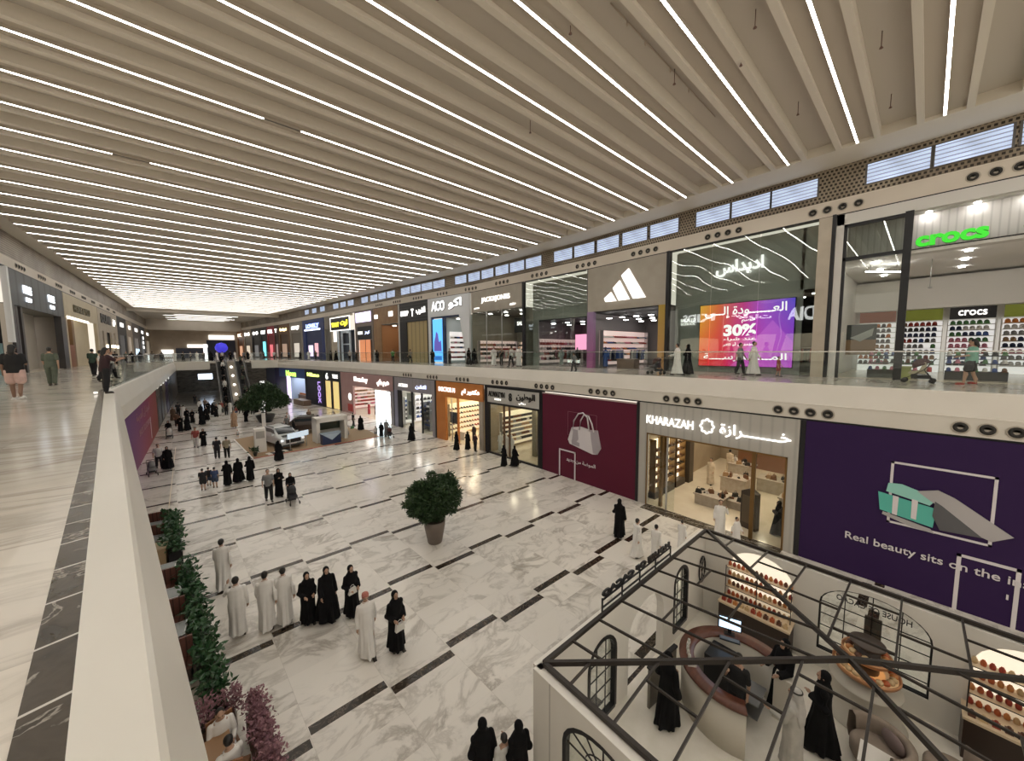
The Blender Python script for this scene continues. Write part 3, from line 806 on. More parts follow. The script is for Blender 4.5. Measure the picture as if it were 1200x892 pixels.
proto('shorts', arms=('down', 'fold'), stride=.10, outfit='shorts', hair='long', sleeves='short', top=cloth('black', (.008, .008, .010)), bottom=cloth('pink', (.60, .42, .38)), shoes=SOLE, skin=SKIN2, fat=1.12)
proto('lean', arms=('lean', 'lean'), stride=.04, lean=.14, outfit='casual', sleeves='short', hair='long', top=cloth('maroon', (.035, .012, .016)), bottom=cloth('black', (.008, .008, .010)))
proto('mint', arms=('push', 'push'), stride=.14, outfit='shorts', hair='long', sleeves='short', top=cloth('mint', (.20, .42, .33)), bottom=cloth('black', (.008, .008, .010)), shoes=mat('red_sandal', (.3, .03, .02), .5), fat=1.15)
proto('ghutra', arms=('table', 'down'), stride=.02, hair='ghutra', scarfm=noisy('white_headcloth', (.70, .68, .64), (.78, .76, .72), 20, .8))
proto('dress', arms=('down', 'swing_f'), stride=.08, hair='hijab', outfit='dress', top=cloth('tan', (.40, .26, .16)), scarfm=cloth('tan', (.40, .26, .16)))
proto('seated', arms=('table', 'table'), sit=True, hair='short', headdip=.03)

def person(k, x, y, z, face, h, label, group=None, mats=None):
    s = h / 1.72
    o = dup(PROTO[k], (x, y, z), face if isinstance(face, (int, float)) else ang(*face), label, group, s, mats)
    if 'hands' in o: del o['hands']
    return o
def hand_of(o, k, side):
    hs = PROTO[k]['hands']; v = Vector(hs[0:3] if side > 0 else hs[3:6])
    return Matrix.LocRotScale(o.location, o.rotation_euler, o.scale) @ v

def handbag_mesh():
    b2 = B(); b2.prism([(-.15, -.24), (.15, -.24), (.12, 0), (-.12, 0)], -.05, .05); return b2
BAGM = mat('white_leather', (.72, .70, .66), .45)
def handbag(p, rz, label, m_=None, s=1.0):
    e = thing('handbag', label, 'bag', p, rz); e.scale = (s, s, s)
    b2 = B(); b2.prism([(-.15, -.34), (.15, -.34), (.12, -.12), (-.12, -.12)], -.05, .05); b2.obj('pouch', m_ or BAGM, e)
    b2 = B(); b2.tube([(-.08, 0, -.12), (-.06, 0, -.03), (0, 0, 0.0), (.06, 0, -.03), (.08, 0, -.12)], .008, 6); b2.obj('handle', m_ or BAGM, e)
    return e
def stroller(x, y, z, rz, label, body=None, hood=None):
    """pushchair, handle at +Y end, front towards -Y"""
    e = thing('stroller', label, 'stroller', (x, y, z), rz)
    fr = BLACK
    b2 = B()
    for s in (-1, 1):
        b2.tube([(s * .2, .40, 1.0), (s * .2, .12, .55), (s * .2, -.42, .16)], .014, 6)
        b2.tube([(s * .2, .12, .55), (s * .2, .36, .12)], .014, 6)
        b2.tube([(s * .2, -.1, .40), (s * .2, .25, .32)], .01, 6)
    b2.tube([(-.2, .40, 1.0), (.2, .40, 1.0)], .018, 6); b2.tube([(-.2, .36, .12), (.2, .36, .12)], .012, 6)
    b2.obj('frame', fr, e)
    b2 = B(); b2.prism([(.18, .38), (.16, .85), (.10, .85), (-.02, .52), (-.30, .46), (-.32, .38), (-.1, .36)], -.18, .18, axis='x'); b2.obj('seat', body or mat('stroller_black', (.03, .03, .035), .8), e)
    b2 = B(); b2.lathe([(.28, 0), (.27, .1), (.22, .2), (.12, .27), (0, .29)], (0, 0, 0), 16, 0.72, 1.0)
    b2.xf(Matrix.Translation((0, .05, .72)) @ Matrix.Rotation(.5, 4, 'X')); b2.obj('hood', hood or mat('stroller_maroon', (.06, .02, .02), .8), e)
    b2 = B(); b2.box(-.15, -.05, .18, .15, .3, .32); b2.obj('basket', mat('stroller_black', (.03, .03, .035), .8), e)
    for (sx, yy) in ((-1, -.42), (1, -.42), (-1, .36), (1, .36)):
        b2 = B(); b2.lathe([(0, -.02), (.085, -.02), (.1, 0), (.085, .02), (0, .02)], n=14); b2.xf(Matrix.Translation((sx * .23, yy, .1)) @ Matrix.Rotation(PI / 2, 4, 'Y')); b2.obj('wheel', mat('tyre', (.02, .02, .02), .8), e)
    return e
# ================================================================== SHOP BUILDING BLOCKS
def bay(P, yf, yn, z0, label, name='shopfront', cat='shopfront'):
    """root of a shopfront; local x runs left to right for a viewer in the hall, y into the shop"""
    if P == 'L': a = Vector((XL, yf, 0)); c = Vector((XL, yn, 0))
    else: a = Vector((onp(P, yf), yf, 0)); c = Vector((onp(P, yn), yn, 0))
    d = c - a; w = d.length
    e = thing(name, label, cat, (a.x, a.y, z0), math.atan2(d.y, d.x))
    return e, w
def W(e, x, y, z):
    return Matrix.Translation(e.location) @ e.rotation_euler.to_matrix().to_4x4() @ Vector((x, y, z))
ONE_EACH = ('pier', 'mullion', 'door_frame', 'dark_column', 'glass', 'black_frame', 'navy_frame', 'orange_interior', 'window_lettering', 'stacked_sign', 'pink_glow_wall', 'inner_shelf', 'roof_rail', 'hanger', 'lit_niche', 'grey_wall')
def part(e, name, m_, *boxes):
    if name in ONE_EACH and len(boxes) > 1:
        for q in boxes: o = part(e, name, m_, q)
        return o
    bd = B()
    for q in boxes: bd.box(*q)
    return bd.obj(name, m_, e)
rnum = [0]
def room(e, w, h, dep, wall, flo, ceil_, y0=.12, x0=0):
    """interior shell of a shop: side walls, back wall, floor, ceiling"""
    i = rnum[0]; rnum[0] += 1
    for nm, m_, bx in (('wall_shop_back', wall, (x0, y0 + dep, 0, w, y0 + dep + .1, h)), ('wall_shop_side', wall, (x0 - .05, y0, 0, x0 + .03, y0 + dep, h)), ('wall_shop_side', wall, (w - .03, y0, 0, w + .05, y0 + dep, h)),
                       ('floor_shop', flo, (x0, y0, -.05, w, y0 + dep, .015)), ('ceiling_shop', ceil_, (x0, y0, h, w, y0 + dep, h + .08))):
        bd = B(); bd.box(*bx); o = bd.obj(nm, m_); o.location = e.location; o.rotation_euler = e.rotation_euler; struct(o)
def shop_lamps(e, xs, ys, z, m_, label, size=(.5, .5), group=None):
    for x in xs:
        for y in ys:
            p = W(e, x, y, z)
            bd = B(); bd.box(-size[0] / 2, -size[1] / 2, -.05, size[0] / 2, size[1] / 2, 0)
            o = bd.obj('shop_ceiling_light', m_, loc=p); o.rotation_euler = e.rotation_euler
            tag(o, label, 'ceiling light', group or label)
def spot(e, x, y, z, label, m_=None):
    pass
LW = emis('shop_light_neutral', (1, .96, .92), 14)
LWW = emis('shop_light_warm', (1, .86, .64), 14)
SIGNW = emis('white_sign_letters', (1, .97, .92), 1.3)
SIGNS = emis('soft_white_letters', (1, .96, .9), 1.1)
SGRN = mat('green_sign_letters', (.01, .10, .01), .4, emit=(.05, .80, .03), es=.8)
TAN = noisy('stone_cladding_taupe', (.36, .32, .26), (.40, .36, .30), 1, .5)
def ribbed(name, c, freq=14, dark=.7, rough=.5, axis=0):
    m = mat(name, c, rough); b = m.node_tree.nodes['Principled BSDF']
    tc = N(m, 'ShaderNodeTexCoord'); sp = N(m, 'ShaderNodeSeparateXYZ'); L(m, tc, 'Object', sp, 0)
    f = math_node(m, 'PINGPONG', math_node(m, 'MULTIPLY', sp.outputs[axis], freq), 1.0)
    col = ramp(m, [(.1, tuple(x * dark for x in c)), (.35, c)], f); m.node_tree.links.new(col, b.inputs['Base Color'])
    bp = N(m, 'ShaderNodeBump'); bp.inputs['Strength'].default_value = .5; m.node_tree.links.new(f, bp.inputs['Height']); L(m, bp, 0, b, 'Normal')
    return m
GL = glass('shop_glass', (.93, .95, .93), .8)
# goods -------------------------------------------------------------
def shoe_mesh(n, m_):
    bd = B(); bd.ell((0, 0, .045), (.05, .13, .04), 10, 6); bd.ell((0, .05, .07), (.045, .07, .045), 8, 5); bd.box(-.05, -.12, 0, .05, .12, .02); return bd.mesh(n, m_)
def bag_mesh(n, m_):
    bd = B(); bd.prism([(-.16, 0), (.16, 0), (.12, .22), (-.12, .22)], -.06, .06); bd.tube([(-.07, 0, .22), (-.05, 0, .33), (.05, 0, .33), (.07, 0, .22)], .012, 6); return bd.mesh(n, m_)
def garment_mesh(n, m_):
    bd = B(); bd.prism([(-.22, -.75), (.22, -.75), (.19, -.12), (.1, 0), (-.1, 0), (-.19, -.12)], -.03, .03); bd.tube([(0, 0, 0), (0, 0, .08)], .008, 5); return bd.mesh(n, m_)
def box_mesh(n, m_):
    bd = B(); bd.box(-.13, -.09, 0, .13, .09, .11); bd.box(-.135, -.095, .11, .135, .095, .14); return bd.mesh(n, m_)
PAL = {}
def pal(n, c, r=.6): 
    if n not in PAL: PAL[n] = mat('goods_' + n, c, r)
    return PAL[n]
palette = dict(black=(.02, .02, .02), white=(.7, .68, .65), red=(.35, .04, .03), blue=(.05, .10, .30), brown=(.16, .07, .03), tan=(.40, .25, .13), green=(.08, .22, .08), lime=(.35, .50, .10), pink=(.6, .22, .3), navy=(.02, .03, .08), grey=(.25, .25, .25), orange=(.6, .2, .04), teal=(.05, .3, .3), gold=(.55, .35, .08))
GM = {}
def goods(kind, colr):
    k = (kind, colr)
    if k not in GM: GM[k] = {'shoe': shoe_mesh, 'clog': shoe_mesh, 'trainer': shoe_mesh, 'folded_cloth': box_mesh, 'goods_box': box_mesh, 'handbag': bag_mesh, 'garment': garment_mesh, 'shoe_box': box_mesh}[kind](kind, pal(colr, palette[colr]))
    return GM[k]
def place_good(kind, colr, p, rz, label, cat, group, s=1):
    o = bpy.data.objects.new(kind, goods(kind, colr)); COL.objects.link(o); o.location = p; o.rotation_euler = (0, 0, rz); o.scale = (s, s, s); return tag(o, label, cat, group)
def shelf(e, x0, x1, y, zs, dep, label, m_=None, frame=None, back=None, top=None):
    """shelf unit against a wall, in bay coordinates (front towards the hall)"""
    p = W(e, x0, y, 0); w = x1 - x0
    t = thing('shelf_unit', label, 'shelf', p, e.rotation_euler.z)
    part(t, 'back_panel', back or WHITE, (0, dep - .02, 0, w, dep, top or zs[-1] + .5))
    fr = frame or m_ or WHITE
    part(t, 'side_panel', fr, (0, 0, 0, .03, dep, top or zs[-1] + .5)); part(t, 'side_panel', fr, (w - .03, 0, 0, w, dep, top or zs[-1] + .5))
    for z in zs: part(t, 'shelf_board', m_ or WHITE, (.03, 0, z - .03, w - .03, dep - .02, z))
    return t
def fill(e, x0, x1, y, zs, kind, cols, step, label, cat, group, s=1, face=0, rnd=random, skip=.08):
    for z in zs:
        n = int((x1 - x0) / step)
        c = rnd.choice(cols)
        for i in range(n):
            if rnd.random() < .35: c = rnd.choice(cols)
            if rnd.random() < skip: continue
            place_good(kind, c, W(e, x0 + (i + .5) * step, y, z), e.rotation_euler.z + face, label, cat, group, s)
def table(e, x, y, w, d, h, label, m_, name='display_table', cat='table'):
    t = thing(name, label, cat, W(e, x, y, 0), e.rotation_euler.z)
    part(t, 'tabletop', m_, (-w / 2, -d / 2, h - .06, w / 2, d / 2, h)); part(t, 'plinth', m_, (-w / 2 + .06, -d / 2 + .06, 0, w / 2 - .06, d / 2 - .06, h - .06))
    return t
def rack(e, x, y, w, cols, label, group, h=1.5):
    t = thing('clothes_rack', label, 'clothes rack', W(e, x, y, 0), e.rotation_euler.z)
    bd = B(); bd.tube([(-w / 2, 0, 0), (-w / 2, 0, h), (w / 2, 0, h), (w / 2, 0, 0)], .02, 6); bd.obj('rail', STEEL, t)
    bd = B(); bd.box(-w / 2 - .02, -.25, 0, -w / 2 + .02, .25, .03); bd.box(w / 2 - .02, -.25, 0, w / 2 + .02, .25, .03); bd.obj('foot', STEEL, t)
    n = int(w / .14)
    for i in range(n):
        place_good('garment', random.choice(cols), W(e, x - w / 2 + .1 + i * (w - .2) / max(1, n - 1), y, h - .08), e.rotation_euler.z + PI / 2, group, 'garment', group)
def side(e, y0, y1, zs, kind, cols, step, label, glabel, cat, group, back=None, s=1.2, dep=.4):
    """shelf unit against the left side wall of a shop, facing right"""
    p = W(e, .06, y0, 0); w = y1 - y0
    t = thing('wall_shelf', label, 'shelf', p, e.rotation_euler.z + PI / 2)
    part(t, 'back_panel', back or WHITE, (0, -.05, .2, w, -.02, zs[-1] + .6)); part(t, 'side_panel', STEEL, (0, -dep, 0, .03, -.02, zs[-1] + .6)); part(t, 'side_panel', STEEL, (w - .03, -dep, 0, w, -.02, zs[-1] + .6))
    for z in zs: part(t, 'shelf_board', WHITE, (.03, -dep, z - .03, w - .03, -.05, z))
    for z in zs:
        c = random.choice(cols)
        for i in range(int(w / step)):
            if random.random() < .4: c = random.choice(cols)
            place_good(kind, c, W(e, .06 + dep * .55, y0 + (i + .5) * step, z), e.rotation_euler.z + PI / 2, glabel, cat, group, s)
GLOWW = emis('side_glow_warm', (1, .82, .58), .5); GLOWN = emis('side_glow_white', (1, .95, .9), .5); GLOWP = emis('side_glow_pink', (1, .72, .66), .4)
# mannequin prototype (headless torso on legs, continuous)
def mann(label, m_, p, rz, robe=None):
    e = thing('mannequin', label, 'mannequin', p, rz)
    bd = B()
    for s in (-1, 1):
        chain(bd, [(s * .09, 0, .92), (s * .1, -.02, .5), (s * .1, 0, .08)], [.085, .055, .035]); bd.ell((s * .1, -.06, .04), (.04, .1, .035))
        chain(bd, [(s * .17, 0, 1.38), (s * .24, .02, 1.1), (s * .26, -.06, .86)], [.05, .038, .026])
    loft(bd, [(0, 0, .86, .13, .1), (0, 0, 1.05, .13, .1), (0, 0, 1.3, .17, .115), (0, 0, 1.44, .1, .08), (0, 0, 1.55, .045, .045)], 16)
    bd.ell((0, 0, 1.62), (.07, .085, .1))
    o = addmesh('body', remeshed(bd, .02, 'mannequin_body', m_, 2, .6), e)
    if robe:
        b2 = B(); loft(b2, [(0, 0, .12, .22, .17), (0, 0, .6, .2, .16), (0, 0, 1.1, .18, .14), (0, 0, 1.3, .195, .135), (0, 0, 1.46, .09, .075)], 20)
        for s in (-1, 1): b2.tube([(s * .17, 0, 1.38), (s * .24, .02, 1.1), (s * .26, -.06, .9)], [.07, .06, .055], 10)
        addmesh('garment', remeshed(b2, .02, 'mannequin_garment', robe, 2, .6), e)
    part(e, 'base_plate', STEEL, (-.18, -.18, 0, .18, .18, .015))
    return e

# ================================================================== GROUND FLOOR, RIGHT SIDE
H1 = 5.57
PURP = mat('purple_hoarding', (.028, .009, .062), .6, spec=.25)
BURG = mat('burgundy_hoarding', (.105, .010, .030), .6, spec=.25)
WPRINT = mat('white_print', (.72, .68, .70), .6)
FLW = noisy('shop_floor_cream', (.66, .58, .46), (.72, .65, .53), 1, .15)
def frame_posts(ys, P, z0, h, w=.14, m_=BLACK, label='black metal post between shopfronts', off=-.02):
    for i, y in enumerate(ys):
        bd = B(); bd.box(onp(P, y) + off, y - w / 2, z0, onp(P, y) + off + .3, y + w / 2, z0 + h); struct(bd.obj('trim_%d' % (20 + len([o for o in bpy.data.objects if o.name.startswith('trim_')])), m_))
frame_posts([3.04, 10.15, 17.5, 23.65], PG, 0, H1, .16)
frame_posts([17.62, 23.5], PG, 0, H1, .2)
frame_posts([30.9, 39.2, 54.3, 60.0, 67.2], PG, 0, H1, .22)
# solid wall behind the ground floor fronts' upper edge
# --- purple hoarding with perfume box picture
e, w = bay(PG, 2.96, -7.5, 0, 'purple hoarding with white frame, turquoise gift boxes and white lettering', 'hoarding', 'hoarding')
part(e, 'panel', PURP, (0, 0, 0, w, .12, H1))
X = lambda y: 2.96 - y
def frame_rect(e, name, m_, x0, z0, x1, z1, t, open_bottom=False, sk=0, yy=-.02):
    bd = B()
    bd.box(x0, yy, z0, x0 + t, 0, z1); bd.box(x1 - t, yy, z0, x1, 0, z1); bd.box(x0, yy, z1 - t, x1, 0, z1)
    if not open_bottom: bd.box(x0, yy, z0, x1, 0, z0 + t)
    return bd.obj(name, m_, e)
frame_rect(e, 'printed_frame', WPRINT, X(.59), 2.32, X(-1.63), 4.5, .07)
TURQ = mat('turquoise_print', (.10, .48, .40), .5); TURQL = mat('turquoise_light_print', (.30, .62, .55), .5)
SILV = mat('silver_print', (.45, .43, .44), .35, .2); SILD = mat('dark_glass_print', (.10, .10, .11), .3)
cx = X(-.2)
bd = B(); bd.prism([(X(.85), 3.35), (X(.78), 2.72), (X(-.45), 2.50), (X(-.5), 3.15)], -.05, -.022); bd.obj('printed_box_lower', TURQ, e)
bd = B(); bd.prism([(X(.62), 3.72), (X(.66), 3.42), (X(-.35), 3.22), (X(-.5), 3.5), (X(.3), 3.76)], -.056, -.024); bd.obj('printed_box_lid', TURQL, e)
for x in (.42, -.02): 
    bd = B(); bd.prism([(X(x + .07), 3.32), (X(x + .06), 2.66), (X(x - .06), 2.64), (X(x - .07), 3.3)], -.058, -.05); bd.obj('printed_ribbon', WPRINT, e)
bd = B(); bd.prism([(X(-.05), 3.62), (X(-.5), 3.78), (X(-.85), 3.62), (X(-2.0), 2.78), (X(-1.62), 2.50), (X(-1.0), 2.72), (X(-.6), 3.2)], -.062, -.026); bd.obj('printed_watch_band', SILV, e)
bd = B(); bd.prism([(X(-.45), 3.4), (X(-.6), 3.3), (X(-1.45), 2.55), (X(-.6), 2.48), (X(-.42), 2.9)], -.066, -.05); bd.obj('printed_watch_shadow', SILD, e)
bd = B(); bd.prism([(X(.7), 2.68), (X(-.4), 2.45), (X(-.5), 2.32), (X(0), 2.36), (X(.72), 2.58)], -.064, -.05); bd.obj('printed_tray', SILV, e)
letters('lettering', 'Real beauty sits on the inside', X(-2.83) - X(1.62), .34, WPRINT, e, ((X(-2.83) + X(1.62)) / 2, -.03, 1.42), ext=.02, bold=.008)
frame_rect(e, 'printed_door_outline', WPRINT, X(-1.0), 0, X(-2.2), 1.86, .09, True)
part(e, 'door_handle', WPRINT, (X(-1.98), -.06, .85, X(-2.02), -.02, 1.0))
# --- KHARAZAH
KG = ribbed('kharazah_grey_panels', (.44, .42, .38), 5, .86)
e, w = bay(PG, 10.06, 3.14, 0, 'KHARAZAH leather and shoe shop with grey surround and white raised sign')
X = lambda y: 10.06 - y
part(e, 'surround', KG, (0, 0, 3.95, w, .25, H1), (0, 0, 0, X(9.6), .25, 3.95), (X(3.5), 0, 0, w, .25, 3.95))
GOLD = mat('bronze_frame', (.22, .13, .05), .35, .7)
frame_rect(e, 'opening_frame', GOLD, X(9.62), 0, X(3.48), 3.97, .07, True)
part(e, 'glass_left', GL, (X(9.55), .1, .05, X(8.55), .12, 3.9)); part(e, 'glass_mid', GL, (X(8.48), .1, .05, X(8.1), .12, 3.9)); part(e, 'glass_right', GL, (X(4.6), .1, .05, X(3.6), .12, 3.9))
part(e, 'mullion', STEEL, (X(8.55), .07, 0, X(8.48), .15, 3.9)); part(e, 'mullion', GOLD, (X(4.75), .05, 0, X(4.6), .17, 3.9)); part(e, 'mullion', GOLD, (X(9.0), .25, 0, X(8.85), .4, 3.9))
letters('sign_lettering', 'KHARAZAH', 2.4, .42, SIGNW, e, (X(8.42), -.05, 4.72), ext=.06, bold=.0)
letters('sign_lettering', 'خـــــــرازة', 2.65, .62, SIGNW, e, (X(4.72), -.05, 4.72), ext=.06, bold=.005, arabic=True)
bd = B()      # hide shaped emblem ring
out = []; inn = []
for i in range(64):
    t = 2 * PI * i / 64; r = .30 * (1 + .10 * math.cos(8 * t)) ; out.append((X(6.6) + r * math.cos(t), 4.78 + r * 1.15 * math.sin(t))); inn.append((X(6.6) + (r - .055) * math.cos(t), 4.78 + (r - .055) * 1.15 * math.sin(t)))
vs = [(p[0], -.08, p[1]) for p in out] + [(p[0], -.08, p[1]) for p in inn] + [(p[0], -.01, p[1]) for p in out] + [(p[0], -.01, p[1]) for p in inn]
fs = []
for i in range(64):
    j = (i + 1) % 64; fs += [(i, j, j + 64, i + 64), (i + 128, i, i + 64 * 0 + 0 * j + i * 0 + i, j)] if False else [(i, j, j + 64, i + 64), (i, i + 128, j + 128, j), (i + 64, j + 64, j + 192, i + 192)]
bd.add(vs, fs); bd.obj('emblem', SIGNW, e)
room(e, w, 4.6, 12, noisy('kh_wall', (.30, .24, .17), (.36, .29, .2), 1, .6), FLW, mat('kh_ceiling', (.45, .4, .33), .7))
shop_lamps(e, (1.6, 3.4, 5.2), (2, 4.5, 7, 9.5), 4.58, LWW, 'square warm ceiling light inside the leather shop', (.7, .7), 'ceiling lights of the leather shop')
part(e, 'threshold', M_EMP, (X(9.6), -.6, 0, X(3.5), .25, .012))
KST = noisy('kh_stone', (.36, .31, .25), (.42, .37, .31), 6, .5)
# lit wall shelves with bags on the left wall
for i, (ya, yb) in enumerate(((.9, 1.9), (2.1, 3.3), (3.5, 4.7))):
    t = thing('shelf_unit', ['glass side cabinet of shoes nearest the shop window', 'lit wall shelves of shoes, middle bay inside the leather shop', 'lit wall shelves of shoes, innermost bay inside the leather shop'][i], 'shelf', W(e, .12, ya, 0), e.rotation_euler.z)
    d_ = yb - ya
    part(t, 'back_panel', emis('lit_shelf_back', (1, .84, .6), 1.3), (0, 0, .3, .03, d_, 3.3))
    part(t, 'side_panel', GOLD, (0, 0, 0, .4, .05, 3.4)); part(t, 'side_panel', GOLD, (0, d_ - .05, 0, .4, d_, 3.4)); part(t, 'base', mat('kh_dark', (.06, .045, .03), .5), (0, 0, 0, .42, d_, .4))
    for z in (.9, 1.35, 1.8, 2.25, 2.7):
        part(t, 'shelf_board', GOLD, (.03, .05, z - .02, .35, d_ - .05, z))
        for q in range(4):
            place_good('shoe', random.choice(['brown', 'black', 'tan', 'brown']), W(e, .32, ya + .16 + q * (d_ - .3) / 3, z), e.rotation_euler.z + PI / 2, 'leather shoe standing on the lit wall shelves of the leather shop', 'shoe', 'shoes on the lit wall shelves', .9)
part(e, 'column', mat('kh_dark', (.06, .045, .03), .5), (.1, 4.9, 0, .7, 5.5, 4.6))
ti = 0
for (x, y, w_, d_, h_, lb) in ((X(7.2), 2.6, 1.5, 1.1, .6, 'stone grey display plinth of shoes nearest the entrance'), (X(6.3), 3.2, 1.3, 1.0, .45, 'low stone display plinth beside the front one'), (X(7.0), 5.6, 1.4, 1.1, .9, 'tall stone display plinth in the middle of the leather shop'), (X(5.4), 7.2, 1.7, 1.2, .8, 'round-stacked display table at the back of the leather shop'), (X(7.6), 8.8, 1.5, 1, .85, 'display table near the back wall of the leather shop'), (X(4.1), 4.2, .9, .8, .9, 'white display plinth behind the right glass pane')):
    t = table(e, x, y, w_, d_, h_, lb, KST)
    for q in range(10):
        place_good('shoe' if q % 3 else 'handbag', random.choice(['black', 'brown', 'white', 'black', 'tan']), W(e, x + random.uniform(-w_, w_) * .42, y + random.uniform(-d_, d_) * .4, h_), random.uniform(0, 6), 'shoe or bag laid out on the %s' % ' '.join(lb.split()[:9]), 'leather goods', 'goods on the ' + lb)
part(e, 'back_counter', mat('kh_wood', (.22, .10, .05), .4), (1.5, 11.2, 0, 5.5, 11.9, 1.2), (1.0, 11.7, 1.8, 6.0, 12.1, 3.6))
for q in range(12): place_good('handbag', random.choice(['brown', 'black', 'tan', 'red']), W(e, 1.6 + q * .34, 11.4, 1.2), e.rotation_euler.z, 'handbag on the rear counter of the leather shop', 'handbag', 'bags on the rear counter')
# dark poster box near right
t = thing('poster_stand', 'dark angular poster stand just inside the leather shop entrance', 'stand', W(e, X(5.0), 1.1, 0), e.rotation_euler.z - .3)
bd = B(); bd.prism([(-.35, 0), (.35, 0), (.35, 1.75), (0, 1.95), (-.35, 1.75)], -.15, .15); bd.obj('body', mat('stand_brown', (.05, .035, .025), .5), t)
part(t, 'panel', mat('stand_panel', (.11, .08, .05), .5), (-.28, -.165, .3, .28, -.15, 1.6))
# --- burgundy hoarding
e, w = bay(PG, 17.4, 10.24, 0, 'burgundy hoarding with white handbag picture and small door outline', 'hoarding', 'hoarding')
X = lambda y: 17.4 - y
part(e, 'panel', BURG, (0, 0, 0, w, .12, H1 - .08))
part(e, 'top_rail', mat('pinkish_rail', (.45, .34, .33), .5), (0, -.04, H1 - .14, w, .04, H1 - .06))
frame_rect(e, 'printed_frame', mat('rose_line', (.30, .12, .15), .6), X(15.1), 2.9, X(12.85), 4.45, .015)
BW = mat('handbag_print', (.66, .62, .64), .5); BG = mat('handbag_print_shade', (.38, .34, .37), .5)
bd = B(); bd.prism([(X(14.75), 3.45), (X(14.0), 3.6), (X(13.3), 3.5), (X(12.75), 3.55), (X(12.5), 2.5), (X(12.75), 2.08), (X(13.1), 2.02), (X(14.9), 2.35), (X(15.05), 2.6)], -.06, -.01); bd.obj('printed_handbag', BW, e)
bd = B(); bd.prism([(X(13.3), 3.5), (X(12.75), 3.55), (X(12.5), 2.5), (X(12.75), 2.08), (X(13.05), 2.1), (X(13.2), 2.9)], -.07, -.06); bd.obj('printed_bag_side', BG, e)
bd = B(); bd.tube([(X(14.65), -.07, 3.3), (X(14.55), -.07, 3.9), (X(14.2), -.07, 4.4), (X(13.85), -.07, 4.5), (X(13.5), -.07, 4.25), (X(13.35), -.07, 3.4)], .045, 8); bd.tube([(X(14.1), -.08, 3.4), (X(14.0), -.08, 4.0), (X(13.75), -.08, 4.4), (X(13.4), -.08, 4.35), (X(13.15), -.08, 3.9), (X(13.0), -.08, 3.4)], .045, 8); bd.obj('printed_bag_handle', BW, e)
bd = B(); bd.prism([(X(14.6), 3.35), (X(14.25), 3.35), (X(14.2), 2.75), (X(14.35), 2.55), (X(14.7), 2.6)], -.08, -.06); bd.prism([(X(14.75), 2.62), (X(14.1), 2.55), (X(14.1), 2.3), (X(14.7), 2.35)], -.075, -.06); bd.obj('printed_bag_tag', BG, e)
letters('lettering', 'الموضة من جديد', 2.3, .30, WPRINT, e, (X(14.05), -.02, 1.25), ext=.02, bold=.008, arabic=True)
frame_rect(e, 'printed_door_outline', WPRINT, X(15.85), 0, X(14.45), 1.85, .09, True)
# --- thobe shop
e, w = bay(PG, 23.4, 17.74, 0, 'menswear shop selling thobes with black lettering on a grey sign band')
part(e, 'sign_band', mat('sign_band_grey', (.48, .47, .44), .5), (0, 0, 4.25, w, .2, 5.42))
part(e, 'frame', BLACK, (0, -.02, 4.1, w, .22, 4.25), (0, -.02, 0, .12, .22, 4.25), (w - .12, -.02, 0, w, .22, 4.25), (0, -.02, 5.42, w, .2, H1), (0, -.02, 0, w, .1, .14))
part(e, 'mullion', mat('brown_mullion', (.12, .07, .04), .4), (w * .33, .0, 0, w * .33 + .1, .16, 4.1)); part(e, 'mullion', mat('brown_mullion', (.12, .07, .04), .4), (w * .44, 0, 0, w * .44 + .08, .16, 4.1))
part(e, 'glass', GL, (.12, .08, .14, w * .33, .1, 4.1)); part(e, 'glass', GL, (w * .46, .08, .14, w - .12, .1, 4.1))
BLET = mat('black_letters', (.015, .015, .015), .4)
letters('sign_lettering', 'ALWATYN', 1.95, .42, BLET, e, (1.15, -.04, 4.95), ext=.05, bold=.025)
letters('sign_lettering', '8', .32, .62, BLET, e, (2.75, -.04, 4.85), ext=.05, bold=.02)
letters('sign_lettering', 'الوطين', 1.9, .62, BLET, e, (4.35, -.04, 4.95), ext=.05, bold=.025, arabic=True)
letters('sign_small_lettering', 'MEN', .7, .14, SIGNS, e, (1.3, -.04, 4.55), ext=.03, bold=.01)
letters('sign_small_lettering', 'رجالي', .7, .2, SIGNS, e, (4.0, -.04, 4.47), ext=.03, bold=.01, arabic=True)
room(e, w, 4.2, 6, noisy('beige_shop_wall', (.36, .29, .19), (.44, .36, .25), 1, .6), FLW, WHITE)
shop_lamps(e, (1.4, 4.2), (1.5, 3.8), 4.18, LWW, 'warm ceiling light inside the thobe shop', (.6, .6))
for q, x in enumerate((.75, 1.5, 2.1)): mann(['white thobe on the left mannequin in the thobe shop window', 'white thobe on the middle mannequin in the thobe shop window', 'white thobe on the right mannequin in the thobe shop window'][q], WHITE, W(e, x, .7, .02), e.rotation_euler.z, THOBE)
shelf(e, 3.2, 5.3, 5.5, (.5, 1.1, 1.7, 2.3, 2.9), .4, 'wooden shelf unit at the back of the thobe shop', mat('oak', (.35, .22, .12), .5))
part(e, 'lit_niche', emis('thobe_lit_niche', (1, .86, .6), .8), (3.2, 5.9, .4, 5.3, 5.95, 3.4), (.6, 5.95, 1.2, 2.6, 6.0, 3.2))
fill(e, 3.25, 5.25, 5.65, (.5, 1.1, 1.7, 2.3), 'shoe_box', ['white', 'tan', 'brown'], .34, 'folded garment box on the rear shelves of the thobe shop', 'box', 'boxes on the thobe shop shelves')
part(e, 'inner_column', mat('olive_column', (.28, .26, .19), .5), (3.3, 1.8, 0, 3.7, 2.1, 4.2))
rack(e, 4.6, 2.2, 1.4, ['white', 'tan', 'grey'], 'steel garment rail inside the thobe shop', 'garment hanging on the rail in the thobe shop')
